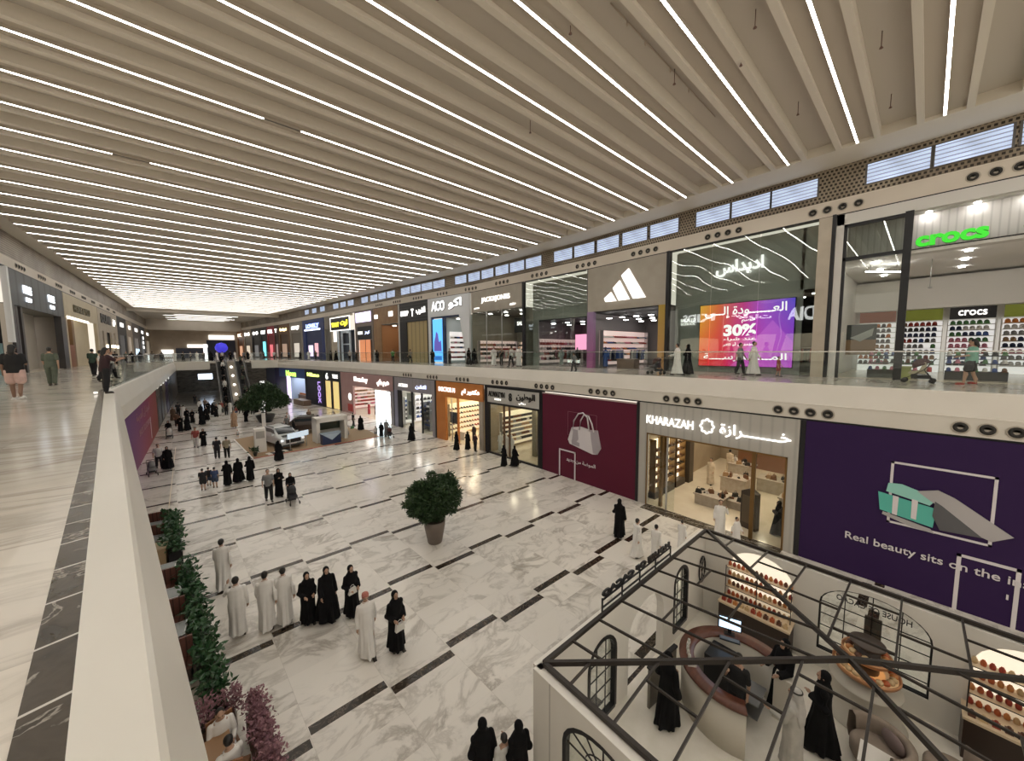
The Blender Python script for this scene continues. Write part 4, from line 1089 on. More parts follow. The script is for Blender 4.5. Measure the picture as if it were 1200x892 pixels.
side(e, 1.2, 5.6, (.6, 1.0, 1.4, 1.8, 2.2, 2.6), 'folded_cloth', ['white', 'tan', 'brown', 'grey', 'black'], .34, 'lit side shelves of folded cloth in the thobe shop', 'folded cloth on the side shelves of the thobe shop', 'garment', 'cloth on the thobe shop side shelves', GLOWW)
# --- orange shop
ORG = noisy('orange_cladding', (.50, .17, .035), (.56, .21, .05), .8, .45)
e, w = bay(PG, 30.75, 24.0, 0, 'orange fronted shop with white raised lettering')
part(e, 'sign_band', ORG, (0, 0, 4.15, w, .2, H1)); part(e, 'left_pier', ORG, (0, -.02, 0, 1.5, .2, 4.15)); part(e, 'right_pier', TAN, (w - .5, 0, 0, w, .2, 4.15))
letters('sign_lettering', 'DOCTOR M', 2.5, .42, SIGNW, e, (1.75, -.05, 4.85), ext=.06, bold=.0)
letters('sign_lettering', 'دكتور ام', 2.4, .6, SIGNW, e, (5.2, -.05, 4.8), ext=.06, bold=.03, arabic=True)
part(e, 'glass', GL, (1.5, .1, .1, 3.2, .12, 4.15)); part(e, 'mullion', ORG, (3.2, .02, 0, 3.35, .2, 4.15)); part(e, 'mullion', STEEL, (2.3, .06, 0, 2.36, .16, 4.15))
room(e, w, 4.2, 7, noisy('warm_shop_wall', (.70, .55, .32), (.78, .62, .38), 1, .6), FLW, mat('warm_ceiling', (.8, .7, .5), .7))
shop_lamps(e, (1.5, 3.4, 5.2), (1.5, 3.5, 5.5), 4.18, LWW, 'bright warm ceiling light inside the orange shop', (.7, .7))
part(e, 'window_poster', mat('poster_dark_blue', (.07, .08, .11), .5), (1.75, .3, 1.7, 2.95, .34, 2.75))
shelf(e, 3.2, 6.2, 6.5, (.5, 1.1, 1.7, 2.3), .4, 'white shelf unit at the back of the orange shop')
fill(e, 3.2, 6.2, 6.65, (.5, 1.1, 1.7, 2.3), 'shoe', ['brown', 'black', 'tan', 'red'], .3, 'shoe on the rear shelves of the orange shop', 'shoe', 'shoes on the orange shop shelves', 1.1)
mann('mannequin in dark top by the orange shop doorway', WHITE, W(e, 3.9, 1.4, .02), e.rotation_euler.z, mat('robe_dark', (.05, .03, .03), .7)); mann('mannequin in maroon coat at the right of the orange shop doorway', WHITE, W(e, 5.4, 1.0, .02), e.rotation_euler.z, mat('robe_maroon', (.12, .03, .04), .7))
table(e, 2.3, 1.4, 1.2, .8, .8, 'white display plinth in the window of the orange shop', WHITE)
side(e, 1.2, 6.8, (.6, 1.1, 1.6, 2.1, 2.6), 'shoe', ['brown', 'black', 'red', 'tan'], .36, 'lit side shelves of shoes in the orange shop', 'shoe on the side shelves of the orange shop', 'shoe', 'shoes on the orange shop side shelves', GLOWW, 1.5)
# --- lavender grey shop
LAVG = ribbed('lavender_grey_panels', (.30, .28, .30), 3, .9)
e, w = bay(PG, 39.05, 31.05, 0, 'lavender grey shopfront with small white and blue lettering and white window')
part(e, 'sign_band', LAVG, (0, 0, 4.15, w, .2, H1)); part(e, 'left_pier', mat('lavender_pier', (.24, .24, .33), .5), (0, -.02, 0, .7, .2, 4.15)); part(e, 'right_pier', LAVG, (w - .5, 0, 0, w, .2, 4.15))
SIGNB = emis('pale_blue_letters', (.62, .68, 1), 1.3)
letters('sign_lettering', 'ACTION', 1.9, .36, SIGNS, e, (2.0, -.05, 4.75), ext=.05, bold=.02); letters('sign_lettering', 'اكشن', 2.0, .5, SIGNB, e, (5.6, -.05, 4.75), ext=.05, bold=.03, arabic=True)
part(e, 'glass', GL, (.7, .08, .1, 3.6, .1, 4.15)); part(e, 'glass', GL, (5.7, .08, .1, w - .5, .1, 4.15)); part(e, 'mullion', BLACK, (.7, 0, 0, 1.5, .15, 4.15), (3.6, 0, 0, 3.85, .15, 4.15), (5.55, 0, 0, 5.7, .15, 4.15))
room(e, w, 4.2, 6, WHITE, FLW, WHITE)
shop_lamps(e, (2, 4, 6), (1.5, 3.8), 4.18, LW, 'white ceiling light inside the lavender grey shop', (.7, .7))
part(e, 'window_sign', mat('window_sign_grey', (.2, .2, .2), .5), (2.3, .4, 1.5, 3.0, .45, 3.0)); part(e, 'window_sign', mat('window_sign_white', (.8, .8, .78), .5), (1.8, .5, 1.0, 3.5, .55, 3.9))
shelf(e, 4.2, 5.5, 1.0, (.5, 1.0, 1.5, 2.0, 2.5), .5, 'tall grey shelf tower in the doorway of the lavender grey shop', mat('shelf_grey', (.2, .2, .22), .4), back=mat('shelf_grey', (.2, .2, .22), .4))
fill(e, 4.3, 5.4, 1.2, (.5, 1.0, 1.5, 2.0, 2.5), 'shoe_box', ['grey', 'white', 'blue'], .34, 'box on the grey shelf tower of the lavender grey shop', 'box', 'boxes on the grey shelf tower')
side(e, 1.0, 5.8, (.6, 1.1, 1.6, 2.1, 2.6), 'handbag', ['grey', 'black', 'white', 'blue'], .5, 'lit side shelves of bags in the lavender grey shop', 'bag on the side shelves of the lavender grey shop', 'handbag', 'bags on the lavender grey side shelves', GLOWN)
# --- pink shop
PNK = noisy('rose_cladding', (.40, .24, .23), (.45, .28, .27), .6, .5)
e, w = bay(PG, 54.2, 39.35, 0, 'rose pink shopfront with white sign and large glowing white panel')
part(e, 'sign_band', PNK, (0, 0, 3.9, w, .2, H1)); part(e, 'left_pier', PNK, (0, 0, 0, 4.1, .2, 3.9)); part(e, 'right_pier', LAVG, (w - .6, 0, 0, w, .2, 3.9))
letters('sign_lettering', 'Homebay', 4.0, .8, SIGNW, e, (6.6, -.05, 4.75), ext=.06, bold=.03); letters('sign_lettering', 'هوم باي', 3.0, .85, SIGNW, e, (12.6, -.05, 4.7), ext=.06, bold=.03, arabic=True)
part(e, 'light_panel', emis('glowing_white_panel', (.78, .95, 1.0), 2.6), (10.6, -.04, .05, 14.1, .04, 3.75))
bd = B(); bd.lathe([(0, 0), (.5, 0), (.5, .05), (0, .05)], n=20); bd.xf(Matrix.Translation((3.0, 0, 2.3)) @ Matrix.Rotation(PI / 2, 4, 'X')); bd.obj('round_sign', SIGNS, e)
part(e, 'wall_banner', mat('red_banner', (.45, .05, .05), .6), (2.2, -.03, .3, 3.8, 0, 1.3))
room(e, w, 3.9, 8, mat('pink_wall', (.70, .52, .48), .6), FLW, WHITE)
shop_lamps(e, (5.5, 8, 10.5), (1.5, 4, 6.5), 3.88, LW, 'white ceiling light inside the rose pink shop', (.9, .9))
for q in range(3): table(e, 8.6 + q * .6, 1.6 + q * 1.2, 1.6, .9, .8 + q * .1, ['front cream display table inside the rose pink shop', 'middle cream display table inside the rose pink shop', 'rear cream display table inside the rose pink shop'][q], mat('cream_table', (.72, .62, .52), .5))
mann('mannequin in red dress inside the rose pink shop', WHITE, W(e, 6.0, 1.2, .02), e.rotation_euler.z, mat('robe_red', (.4, .04, .05), .7)); mann('mannequin in dark dress inside the rose pink shop', WHITE, W(e, 7.2, 1.6, .02), e.rotation_euler.z, mat('robe_dark', (.05, .03, .03), .7))
shelf(e, 4.5, 10, 7.4, (.5, 1.1, 1.7, 2.3), .45, 'long white shelf unit at the back of the rose pink shop')
fill(e, 4.6, 9.9, 7.55, (.5, 1.1, 1.7, 2.3), 'shoe_box', ['pink', 'white', 'tan', 'red'], .45, 'box on the rear shelves of the rose pink shop', 'box', 'boxes on the rose pink shop shelves', 1.3)
side(e, 0.6, 7.8, (.6, 1.1, 1.6, 2.1, 2.6), 'goods_box', ['red', 'white', 'pink', 'tan', 'brown'], .5, 'lit side shelves of boxes in the rose pink shop', 'box on the side shelves of the rose pink shop', 'box', 'boxes on the rose pink side shelves', GLOWP, 1.6)
# --- black shop with golden windows
e, w = bay(PG, 59.9, 54.4, 0, 'black shopfront with tall golden windows and round white emblem')
part(e, 'sign_band', BLACK, (0, 0, 4.1, w, .2, H1)); part(e, 'frame', BLACK, (0, 0, 0, .4, .2, 4.1), (2.3, 0, 0, 3.0, .2, 4.1), (w - .5, 0, 0, w, .2, 4.1))
part(e, 'window', emis('golden_window', (.72, .55, .22), .75), (.4, .06, .1, 2.3, .1, 4.1)); part(e, 'window', emis('golden_window', (.72, .55, .22), .75), (3.0, .06, .1, w - .5, .1, 4.1))
letters('emblem', '6', .8, .95, SIGNW, e, (1.2, -.05, 4.8), ext=.05, bold=.03); letters('sign_lettering', 'TIME', 1.8, .55, SIGNW, e, (4.0, -.05, 4.85), ext=.05, bold=.03)
# --- dark shop with vertical purple sign
e, w = bay(PG, 67.1, 60.1, 0, 'black shopfront with yellow green sign and vertical lilac lettering')
part(e, 'sign_band', BLACK, (0, 0, 4.2, w, .2, H1)); part(e, 'front', mat('black_navy', (.012, .012, .03), .4), (0, .05, 0, w, .2, 4.2))
letters('sign_lettering', 'Milano', 4.6, .6, emis('yellow_green_letters', (.75, .95, .2), 2), e, (3.3, -.05, 4.8), ext=.05, bold=.03)
letters('vertical_lettering', 'LOOK', 3.4, 1.0, emis('lilac_letters', (.45, .30, .75), 1.1), e, (5.4, -.02, 2.1), rot=(PI / 2, PI / 2, 0), ext=.04, bold=.02)
table(e, 1.5, -1.2, 4.5, 1.2, .8, 'long low brown display table in front of the black shopfront', mat('brown_table', (.18, .12, .08), .5))
# --- blue shop
e, w = bay(PG, 78.0, 67.3, 0, 'blue shopfront with lime green sign under the far gallery')
BLU = mat('deep_blue_cladding', (.03, .07, .25), .45)
part(e, 'sign_band', BLU, (0, 0, 4.0, w, .2, H1)); part(e, 'left_pier', mat('indigo_cladding', (.03, .02, .10), .5), (0, -.02, 0, 3.4, .2, 4.0)); part(e, 'column_light', emis('lilac_column', (.75, .62, .95), 1.2), (3.6, -.1, .2, 4.8, .1, 4.2))
letters('sign_lettering', 'Noon', 4.2, 1.0, emis('lime_letters', (.45, .85, .12), 1.8), e, (5.4, -.05, 4.7), ext=.05, bold=.04)
room(e, w, 4.0, 5, mat('blue_wall', (.35, .45, .65), .6), FLW, WHITE, x0=4.8)
shop_lamps(e, (6, 8.5), (1.5, 3.5), 3.98, LW, 'white ceiling light inside the blue shop', (.9, .9))
fill(e, 5, 10.4, 1.5, (.9,), 'shoe_box', ['tan', 'orange', 'white'], .5, 'goods on the low stand inside the blue shop', 'box', 'goods on the blue shop stand', 1.6)
table(e, 7.6, 1.5, 5, 1, .9, 'low stand of goods inside the blue shop', mat('brown_table', (.18, .12, .08), .5))
# indigo hoarding past the blue shop and dark undercroft
e, w = bay(PG, 80, 78.05, 0, 'indigo hoarding strip next to the blue shop', 'hoarding', 'hoarding'); part(e, 'panel', mat('indigo_cladding', (.03, .02, .10), .5), (0, 0, 0, w, .2, H1))
bd = B(); bd.box(10.5, 80, 0, 10.8, 92, F2 - .35); struct(bd.obj('wall_right_undercroft', mat('indigo_cladding2', (.04, .02, .08), .5)))
# header closing the ground floor wall behind the signs
strip_wall('wall_right_ground_header', PG, H1, F2 - .3, .3, BLACK, y1=79, off=.45)

# ================================================================== GROUND FLOOR, LEFT SIDE
def gradient_poster():
    m = mat('purple_red_poster', (.4, .05, .2), .5); b_ = m.node_tree.nodes['Principled BSDF']
    tc = N(m, 'ShaderNodeTexCoord'); sp = N(m, 'ShaderNodeSeparateXYZ'); L(m, tc, 'Object', sp, 0)
    f = math_node(m, 'ADD', math_node(m, 'DIVIDE', sp.outputs[0], 20.0), math_node(m, 'MULTIPLY', sp.outputs[2], -.05))
    c = ramp(m, [(0, (.12, .018, .17)), (.35, (.20, .018, .12)), (.6, (.26, .022, .07)), (.9, (.28, .045, .035))], f)
    m.node_tree.links.new(c, b_.inputs['Base Color']); return m
XLsave = XL
e = thing('hoarding', 'purple to red gradient advertising hoarding below the left gallery', 'hoarding', (-3.86, 31, 0), PI / 2)
part(e, 'panel', gradient_poster(), (0, 0, .0, 24, .12, 5.5))
letters('lettering', 'العودة إلى المدرسة', 9, .9, mat('faint_print', (.42, .22, .26), .6), e, (12, -.02, 3.4), ext=.02, arabic=True)
letters('lettering', 'BACK TO SCHOOL', 8, .5, mat('faint_print', (.42, .22, .26), .6), e, (12.5, -.02, 2.2), ext=.02)
part(e, 'printed_line', WPRINT, (16.5, -.02, .4, 16.75, 0, 2.4))
for i, (ya, yb, c, nm) in enumerate(((55.5, 60, (.12, .10, .08), 'taupe'), (60.3, 64, (.05, .04, .04), 'black'), (64.2, 69, (.22, .18, .13), 'beige'), (69.2, 74.5, (.06, .03, .11), 'deep purple'), (75, 84, (.12, .11, .10), 'dark grey'))):
    e = thing('shopfront', '%s shopfront on the left ground floor, %s past the gradient hoarding' % (nm, ordn[i]), 'shopfront', (-3.86, ya, 0), PI / 2)
    part(e, 'front', mat('front_' + nm.replace(' ', '_'), c, .5), (0, 0, 0, yb - ya, .2, 5.5))
    part(e, 'window', mat('window_' + nm.replace(' ', '_'), tuple(x * .5 for x in c), .3), (.6, -.03, .3, yb - ya - .6, 0, 3.6))
    part(e, 'sign', SIGNS, (1.2, -.05, 4.4, 2.6, -.02, 4.9))
# ================================================================== UPPER FLOOR, RIGHT SIDE
HU = HDR - .07 - F2        # clear height of the upper fronts
BEI = noisy('beige_stone', (.44, .38, .30), (.50, .44, .35), 1.2, .5)
GRYW = noisy('grey_painted_wall', (.50, .50, .47), (.55, .55, .52), 1, .6)
GLR = glass('mirror_like_shop_glass', (.80, .84, .82), 1.5, wav=.07)
FLG = noisy('shop_floor_grey', (.30, .28, .26), (.36, .34, .31), 1, .2)
def zz(z): return z - F2
# --- crocs
e, w = bay(PU, 3.28, -6.5, F2, 'bright shoe shop with glossy green crocs lettering and a white frame')
X = lambda y: 3.28 - y
WF = mat('white_frame_paint', (.62, .60, .56), .45)
part(e, 'white_frame', WF, (X(3.26), -.08, 0, X(2.98), .1, HU), (X(3.26), -.08, zz(14.35), w, .1, HU))
part(e, 'black_frame', BLACK, (X(2.98), -.05, 0, X(2.86), .1, zz(14.35)), (X(.98), -.1, 0, X(.72), .12, zz(14.4)), (X(2.98), -.05, zz(12.62), X(.72), .1, zz(12.78)), (X(2.98), -.05, zz(14.2), X(.72), .1, zz(14.35)))
part(e, 'upper_glass', glass('crocs_upper_glass', (.75, .78, .76), 2.0), (X(2.86), 0, zz(12.78), X(.98), .02, zz(14.2)))
part(e, 'lower_glass', GL, (X(2.86), 0, .05, X(.98), .02, zz(12.62)))
RIB = ribbed('white_ribbed_panel', (.74, .72, .70), 9, .8)
part(e, 'ribbed_sign_wall', RIB, (X(2.9), .55, zz(12.85), w, .65, zz(14.3)))
part(e, 'soffit', WF, (X(2.9), .1, zz(14.3), w, .65, zz(14.36)), (X(.72), .0, zz(12.55), w, .55, zz(12.68)))
part(e, 'black_ledge', BLACK, (X(.72), -.02, zz(12.68), w, .55, zz(12.73)))
letters('crocs_lettering', 'crocs', 1.95, .46, SGRN, e, (X(-.36), -.1, zz(12.98)), ext=.14, bold=.045, ret=mat('green_letter_return', (.02, .25, .02), .5))
letters('crocs_lettering', 'crocs', 1.95, .46, SGRN, e, (X(-3.1), -.1, zz(13.0)), ext=.14, bold=.045, ret=mat('green_letter_return', (.02, .25, .02), .5))
room(e, w, zz(12.6), 9, mat('crocs_wall', (.82, .80, .76), .6), FLW, mat('crocs_ceiling', (.80, .78, .75), .6))
shop_lamps(e, (1.4, 4.2, 6.6, 8.6), (1.2, 3.6, 6.0), zz(12.58), LW, 'round-edged white ceiling light inside the crocs shop', (.22, .22))
for q in range(4):
    bd = B(); bd.lathe([(0, 0), (.08, 0), (.09, .02), (0, .02)], n=12)
    tag(bd.obj('downlight', emis('strong_downlight', (1, .95, .9), 60), loc=W(e, X(.3) + q * 1.3, .33, zz(14.28))), 'small round downlight in the soffit over the green lettering', 'ceiling light', 'downlights over the crocs lettering')
t = thing('track_light', 'white linear track light hanging behind the left window of the shoe shop', 'ceiling light', W(e, 1.6, 2.2, zz(12.2)), e.rotation_euler.z + .9); part(t, 'body', LW, (-.9, -.04, 0, .9, .04, .05)); part(t, 'hanger', STEEL, (-.7, -.01, .05, -.68, .01, .4), (.68, -.01, .05, .7, .01, .4))
bd = B(); bd.tube([(0, 0, 0), (0, 0, -1.3)], .015, 6); bd.lathe([(0, -1.38), (.07, -1.36), (.08, -1.3), (0, -1.28)], n=12); tag(bd.obj('hanging_camera', STEEL, loc=W(e, X(.1), 2.5, zz(12.6))), 'small camera on a thin rod hanging from the shoe shop ceiling', 'camera')
# back wall shelving: columns of shelves with shoes
zs = (.45, .78, 1.11, 1.44, 1.77, 2.10, 2.43, 2.74)
cols = ['black', 'navy', 'blue', 'green', 'red', 'brown', 'white', 'pink', 'tan', 'orange', 'grey']
nm = ['leftmost', 'second from left', 'third from left', 'fourth from left', 'rightmost']
for i in range(5):
    x0 = .25 + i * 1.85; 
    shelf(e, x0, x0 + 1.7, 8.5, zs, .5, 'white lit shelf bay of shoes at the back of the crocs shop, %s' % nm[i], WF, back=emis('crocs_shelf_glow', (1, .97, .93), .5), top=3.0)
    fill(e, x0 + .08, x0 + 1.62, 8.62, zs, 'clog', cols, .235, 'rubber clog on the rear shelves of the crocs shop', 'shoe', 'clogs on the crocs shop rear shelves', 2.1, 0, skip=.02)
    c = [(.30, .08, .03), (.30, .36, .04), (.012, .012, .015), (.30, .36, .04), (.3, .3, .28)][i]
    o = part(e, 'picture_panel', mat('crocs_panel_%d' % i, c, .5), (x0 + .05, 8.4, 3.05, x0 + 1.65, 8.46, 3.7))
letters('panel_lettering', 'crocs', 1.0, .3, SIGNS, e, (.25 + 2 * 1.85 + .85, 8.38, 3.38), ext=.02, bold=.02)
part(e, 'brown_bulkhead', mat('crocs_white_band', (.82, .8, .76), .6), (0, 8.3, 3.75, w, 9.1, 5.5))
# near stands with shoes
for i, (x, y, lb) in enumerate(((2.2, 1.6, 'left window stand of shoes'), (4.7, 1.7, 'middle stand of shoes behind the stroller'), (7.2, 1.8, 'right stand of shoes by the walkway'))):
    t = thing('shoe_stand', 'dark tiered %s in the crocs shop' % lb, 'stand', W(e, x, y, 0), e.rotation_euler.z)
    for k_ in range(3): part(t, 'tier', mat('stand_dark', (.06, .06, .06), .5), (-.85, -.35 + k_ * .16, .0 if k_ == 0 else .35 + k_ * .35, .85, .25, .40 + k_ * .35))
    for k_ in range(3):
        for q in range(7): place_good('clog', random.choice(['black', 'white', 'red', 'blue', 'pink', 'green', 'brown']), W(e, x - .75 + q * .25, y - .28 + k_ * .16, .40 + k_ * .35), e.rotation_euler.z, 'clog on the %s in the crocs shop' % lb, 'shoe', 'clogs on the ' + lb, 1.5)
part(e, 'picture_wall', mat('photo_brown', (.28, .18, .10), .6), (.35, 2.6, 1.1, 1.5, 2.7, 1.9)); part(e, 'picture_wall_dark', mat('photo_dark', (.05, .06, .06), .5), (.35, 2.58, 1.9, 1.5, 2.7, 2.7))
bd = B(); bd.prism([(.5, 2.0), (1.4, 2.5), (1.35, 2.1), (.9, 1.8)], 2.55, 2.58); bd.obj('picture_clog', mat('photo_clog', (.35, .38, .36), .5), e)
table(e, 2.6, .8, .6, .5, .6, 'lime green display cube in the crocs shop window', mat('lime_cube', (.42, .46, .18), .5))
# --- beige pillar
bd = B(); bd.box(0, -3.93 + 3.93, 0, .3, .5, HU); o = bd.obj('trim_40', BEI, loc=(23.82, 3.42, F2)); struct(o)
bd = B(); bd.box(23.85, 3.28, F2, 24.2, 3.42, HDR); struct(bd.obj('trim_41', BLACK))
# --- adidas wide window with led screen
e, w = bay(PU, 11.55, 3.95, F2, 'tall glass sportswear window with white arabic sign and rainbow screen')
X = lambda y: 11.55 - y
part(e, 'grey_wall', GRYW, (.9, 1.0, 0, X(4.6), 1.15, HU), (0, 1.0, 0, .9, 1.15, HU))
part(e, 'wall_right', GRYW, (X(4.75), 1.0, zz(11.6), w, 1.15, HU))
part(e, 'glass', GLR, (0.1, 0, .03, 2.6, .02, HU), (2.63, 0, .03, 5.1, .02, HU), (5.13, 0, .03, w, .02, HU))
letters('sign_lettering', 'اديداس', 2.55, .95, SIGNW, e, (X(7.75), .9, zz(13.35)), ext=.08, bold=.03, arabic=True)
letters('small_lettering', 'BACK TO', .95, .2, SIGNS, e, (.9, .93, zz(10.35)), ext=.03, bold=.02); letters('small_lettering', 'SCHOOL', .95, .16, SIGNS, e, (.9, .93, zz(10.1)), ext=.03, bold=.01)
def screen_mat():
    m = mat('led_screen', (.1, .02, .08), .4); b_ = m.node_tree.nodes['Principled BSDF']
    tc = N(m, 'ShaderNodeTexCoord'); sp = N(m, 'ShaderNodeSeparateXYZ'); L(m, tc, 'Object', sp, 0)
    u = math_node(m, 'DIVIDE', sp.outputs[0], 4.95); v = math_node(m, 'DIVIDE', sp.outputs[2], 3.85)
    lo = ramp(m, [(0, (.85, .03, .01)), (.3, (.80, .01, .06)), (.6, (.62, .02, .45)), (1, (.42, .02, .50))], u)
    hi = ramp(m, [(0, (.80, .42, .04)), (.22, (.75, .16, .04)), (.5, (.55, .05, .22)), (.72, (.35, .10, .60)), (1, (.10, .08, .60))], u)
    mx = N(m, 'ShaderNodeMix', data_type='RGBA'); m.node_tree.links.new(v, mx.inputs[0]); m.node_tree.links.new(lo, mx.inputs[6]); m.node_tree.links.new(hi, mx.inputs[7])
    # lighter diagonal shard
    d = math_node(m, 'SUBTRACT', math_node(m, 'SUBTRACT', v, .25), math_node(m, 'MULTIPLY', math_node(m, 'ABSOLUTE', math_node(m, 'SUBTRACT', u, .82)), -1.0))
    s_ = math_node(m, 'LESS_THAN', math_node(m, 'ADD', math_node(m, 'ABSOLUTE', math_node(m, 'SUBTRACT', u, .8)), math_node(m, 'MULTIPLY', v, .6)), .42)
    m2 = N(m, 'ShaderNodeMix', data_type='RGBA'); m.node_tree.links.new(math_node(m, 'MULTIPLY', s_, .35), m2.inputs[0]); m.node_tree.links.new(mx.outputs[2], m2.inputs[6]); m2.inputs[7].default_value = (.80, .22, .80, 1)
    m.node_tree.links.new(m2.outputs[2], b_.inputs['Emission Color']); b_.inputs['Emission Strength'].default_value = 1.15
    return m
t = thing('led_screen', 'large rainbow led screen advertising 30% off behind the sportswear window', 'screen', W(e, X(9.85), .85, zz(7.35)), e.rotation_euler.z)
part(t, 'panel', screen_mat(), (0, 0, 0, 4.95, .1, 3.85)); part(t, 'bezel', BLACK, (-.03, .02, -.03, 4.98, .12, 3.88))
letters('lettering', 'العــــــودة إلـــى', 4.3, .72, SIGNW, t, (2.45, -.02, 3.33), ext=.02, bold=.01, arabic=True)
letters('lettering', '30%', 1.75, .72, SIGNW, t, (2.3, -.02, 2.2), ext=.02, bold=.045)
letters('lettering', 'خصم', .7, .28, SIGNW, t, (2.75, -.02, 2.75), ext=.02, bold=.01, arabic=True)
letters('lettering', 'عند شراء', 1.75, .24, SIGNW, t, (2.3, -.02, 1.66), ext=.02, bold=.01, arabic=True); letters('lettering', 'قطعتين أو اكثر', 1.75, .24, SIGNW, t, (2.3, -.02, 1.34), ext=.02, bold=.01, arabic=True)
letters('lettering', 'المــــــدرســــة', 4.4, .5, SIGNW, t, (2.5, -.02, .55), ext=.02, bold=.01, arabic=True)
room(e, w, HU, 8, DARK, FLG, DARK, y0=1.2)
shop_lamps(e, (6.5, 7.2), (2.2, 3.6), zz(11.5), LW, 'small white ceiling light inside the right doorway of the sportswear shop', (.15, .15))
rack(e, 6.9, 2.6, 1.0, ['white', 'blue', 'red', 'black'], 'garment rail in the right doorway of the sportswear shop', 'sports shirt hanging in the right doorway of the sportswear shop')
# pillars left of the window
OCH = mat('ochre_pillar', (.36, .22, .06), .5)
bd = B(); bd.box(23.9, 11.55, F2, 24.3, 11.75, HDR); struct(bd.obj('trim_42', BLACK))
# --- adidas sign bay
e, w = bay(PU, 18.2, 11.75, F2, 'taupe sportswear shopfront with three slanted white stripes over a dark open store')
X = lambda y: 18.2 - y
part(e, 'sign_wall', TAN, (0, -.05, zz(11.45), w, .2, HU)); 
def grad_pillar(n, c0, c1, z0, z1):
    m = mat(n, c0, .5); b_ = m.node_tree.nodes['Principled BSDF']; tc = N(m, 'ShaderNodeTexCoord'); sp = N(m, 'ShaderNodeSeparateXYZ'); L(m, tc, 'Object', sp, 0)
    f = math_node(m, 'DIVIDE', math_node(m, 'SUBTRACT', sp.outputs[2], z0), z1 - z0); c = ramp(m, [(0, c0), (1, c1)], f); m.node_tree.links.new(c, b_.inputs['Base Color']); return m
part(e, 'left_pillar', grad_pillar('purple_pillar', (.36, .10, .26), (.30, .20, .36), 0, 4.5), (-.05, -.05, 0, .55, .3, zz(11.45)))
part(e, 'right_pillar', grad_pillar('ochre_red_pillar', (.55, .30, .12), (.42, .28, .04), 0, 4.5), (w - .5, -.05, 0, w, .3, zz(11.45)))
# three stripes
def stripe(p): 
    bd = B(); bd.prism(p, -.14, -.06); return bd.obj('logo_stripe', SIGNW, e)
sx = X(14.95)
stripe([(1.6, 5.42), (2.2, 5.82), (2.66, 5.12), (1.73, 5.14)])
stripe([(2.36, 6.1), (2.93, 6.59), (3.76, 5.13), (2.87, 5.13)])
stripe([(3.66, 7.34), (5.01, 5.13), (4.06, 5.14), (3.06, 6.92)])
room(e, w, zz(11.4), 9, mat('sport_wall', (.22, .20, .20), .6), FLG, mat('black_ceiling', (.015, .015, .015), .8))
shop_lamps(e, (1, 2.2, 3.4, 4.6, 5.8), (1.5, 4, 6.5), zz(11.0), LW, 'small white spotlight under the black ceiling of the sportswear shop', (.3, .3))
shelf(e, 2.9, 6.3, 8.2, (.5, 1.0, 1.5, 2.0, 2.5), .5, 'lit shoe wall at the back of the dark sportswear shop', STEEL, back=emis('shoe_wall_light', (1, .85, .75), .9), top=3.2)
fill(e, 3.0, 6.2, 8.3, (.5, 1.0, 1.5, 2.0, 2.5), 'trainer', ['red', 'white', 'pink', 'orange', 'black'], .3, 'trainer on the lit shoe wall of the dark sportswear shop', 'shoe', 'trainers on the lit shoe wall', 1.5)
for q, (x, y) in enumerate(((1.3, 2.0), (2.6, 3.4), (5.2, 3.0))): rack(e, x, y, 1.5, ['blue', 'navy', 'white', 'grey', 'black'], ['front left rail of blue sportswear under the stripes logo', 'middle rail of sportswear under the stripes logo', 'right rail of sportswear under the stripes logo'][q], 'sportswear garment on the %s rail under the stripes logo' % ['front left', 'middle', 'right'][q])
table(e, 2.9, 1.3, 1.6, .9, .75, 'brown wooden display table at the entrance under the stripes logo', mat('brown_table', (.18, .12, .08), .5))
mann('mannequin in blue tracksuit beside the purple pillar', mat('mannequin_black', (.03, .03, .03), .5), W(e, 1.1, .9, .0), e.rotation_euler.z, mat('robe_blue', (.03, .08, .25), .7))
side(e, 1.5, 8.8, (.5, 1.0, 1.5, 2.0, 2.5), 'trainer', ['red', 'white', 'pink', 'orange', 'black', 'blue'], .34, 'lit side wall of trainers under the stripes logo', 'trainer on the lit side wall under the stripes logo', 'shoe', 'trainers on the side wall under the stripes logo', GLOWP, 1.6)
# --- adidas left glass bay
e, w = bay(PU, 25.35, 18.3, F2, 'tall sportswear window left of the stripes logo with ceiling lights reflected')
part(e, 'glass', GLR, (.1, 0, .03, 2.3, .02, HU), (2.33, 0, .03, 4.6, .02, HU), (4.63, 0, .03, w, .02, HU))
part(e, 'bulkhead', GRYW, (.7, 1.2, zz(11.3), w, 1.3, HU), (.0, 1.2, 0, .7, 1.3, HU))
room(e, w, zz(11.25), 8, mat('sport_wall', (.22, .20, .20), .6), FLG, mat('black_ceiling', (.015, .015, .015), .8), y0=1.3)
shop_lamps(e, (1.5, 3.2, 4.9, 6.4), (2.5, 5), zz(11.0), LW, 'small white spotlight behind the window left of the stripes logo', (.3, .3))
part(e, 'pink_glow_wall', emis('pink_glow', (1, .35, .55), 1.6), (1.2, 6.5, 1.5, 3.2, 6.6, 3.1)); part(e, 'pink_glow_wall', emis('pale_pink_glow', (1, .70, .75), 1.6), (3.9, 6.5, 1.9, 6.4, 6.6, 3.0))  # emissive wall panels added to brighten the dark store
for q, (x, y) in enumerate(((2.0, 3.0), (3.9, 2.6), (5.7, 3.4))): rack(e, x, y, 1.5, [['red', 'black', 'pink'], ['black', 'white', 'grey'], ['red', 'black', 'grey']][q], ['left rail of red garments behind the sportswear window', 'middle rail of black garments behind the sportswear window', 'right rail of dark garments behind the sportswear window'][q], 'garment on the %s rail behind the sportswear window' % ['left', 'middle', 'right'][q])
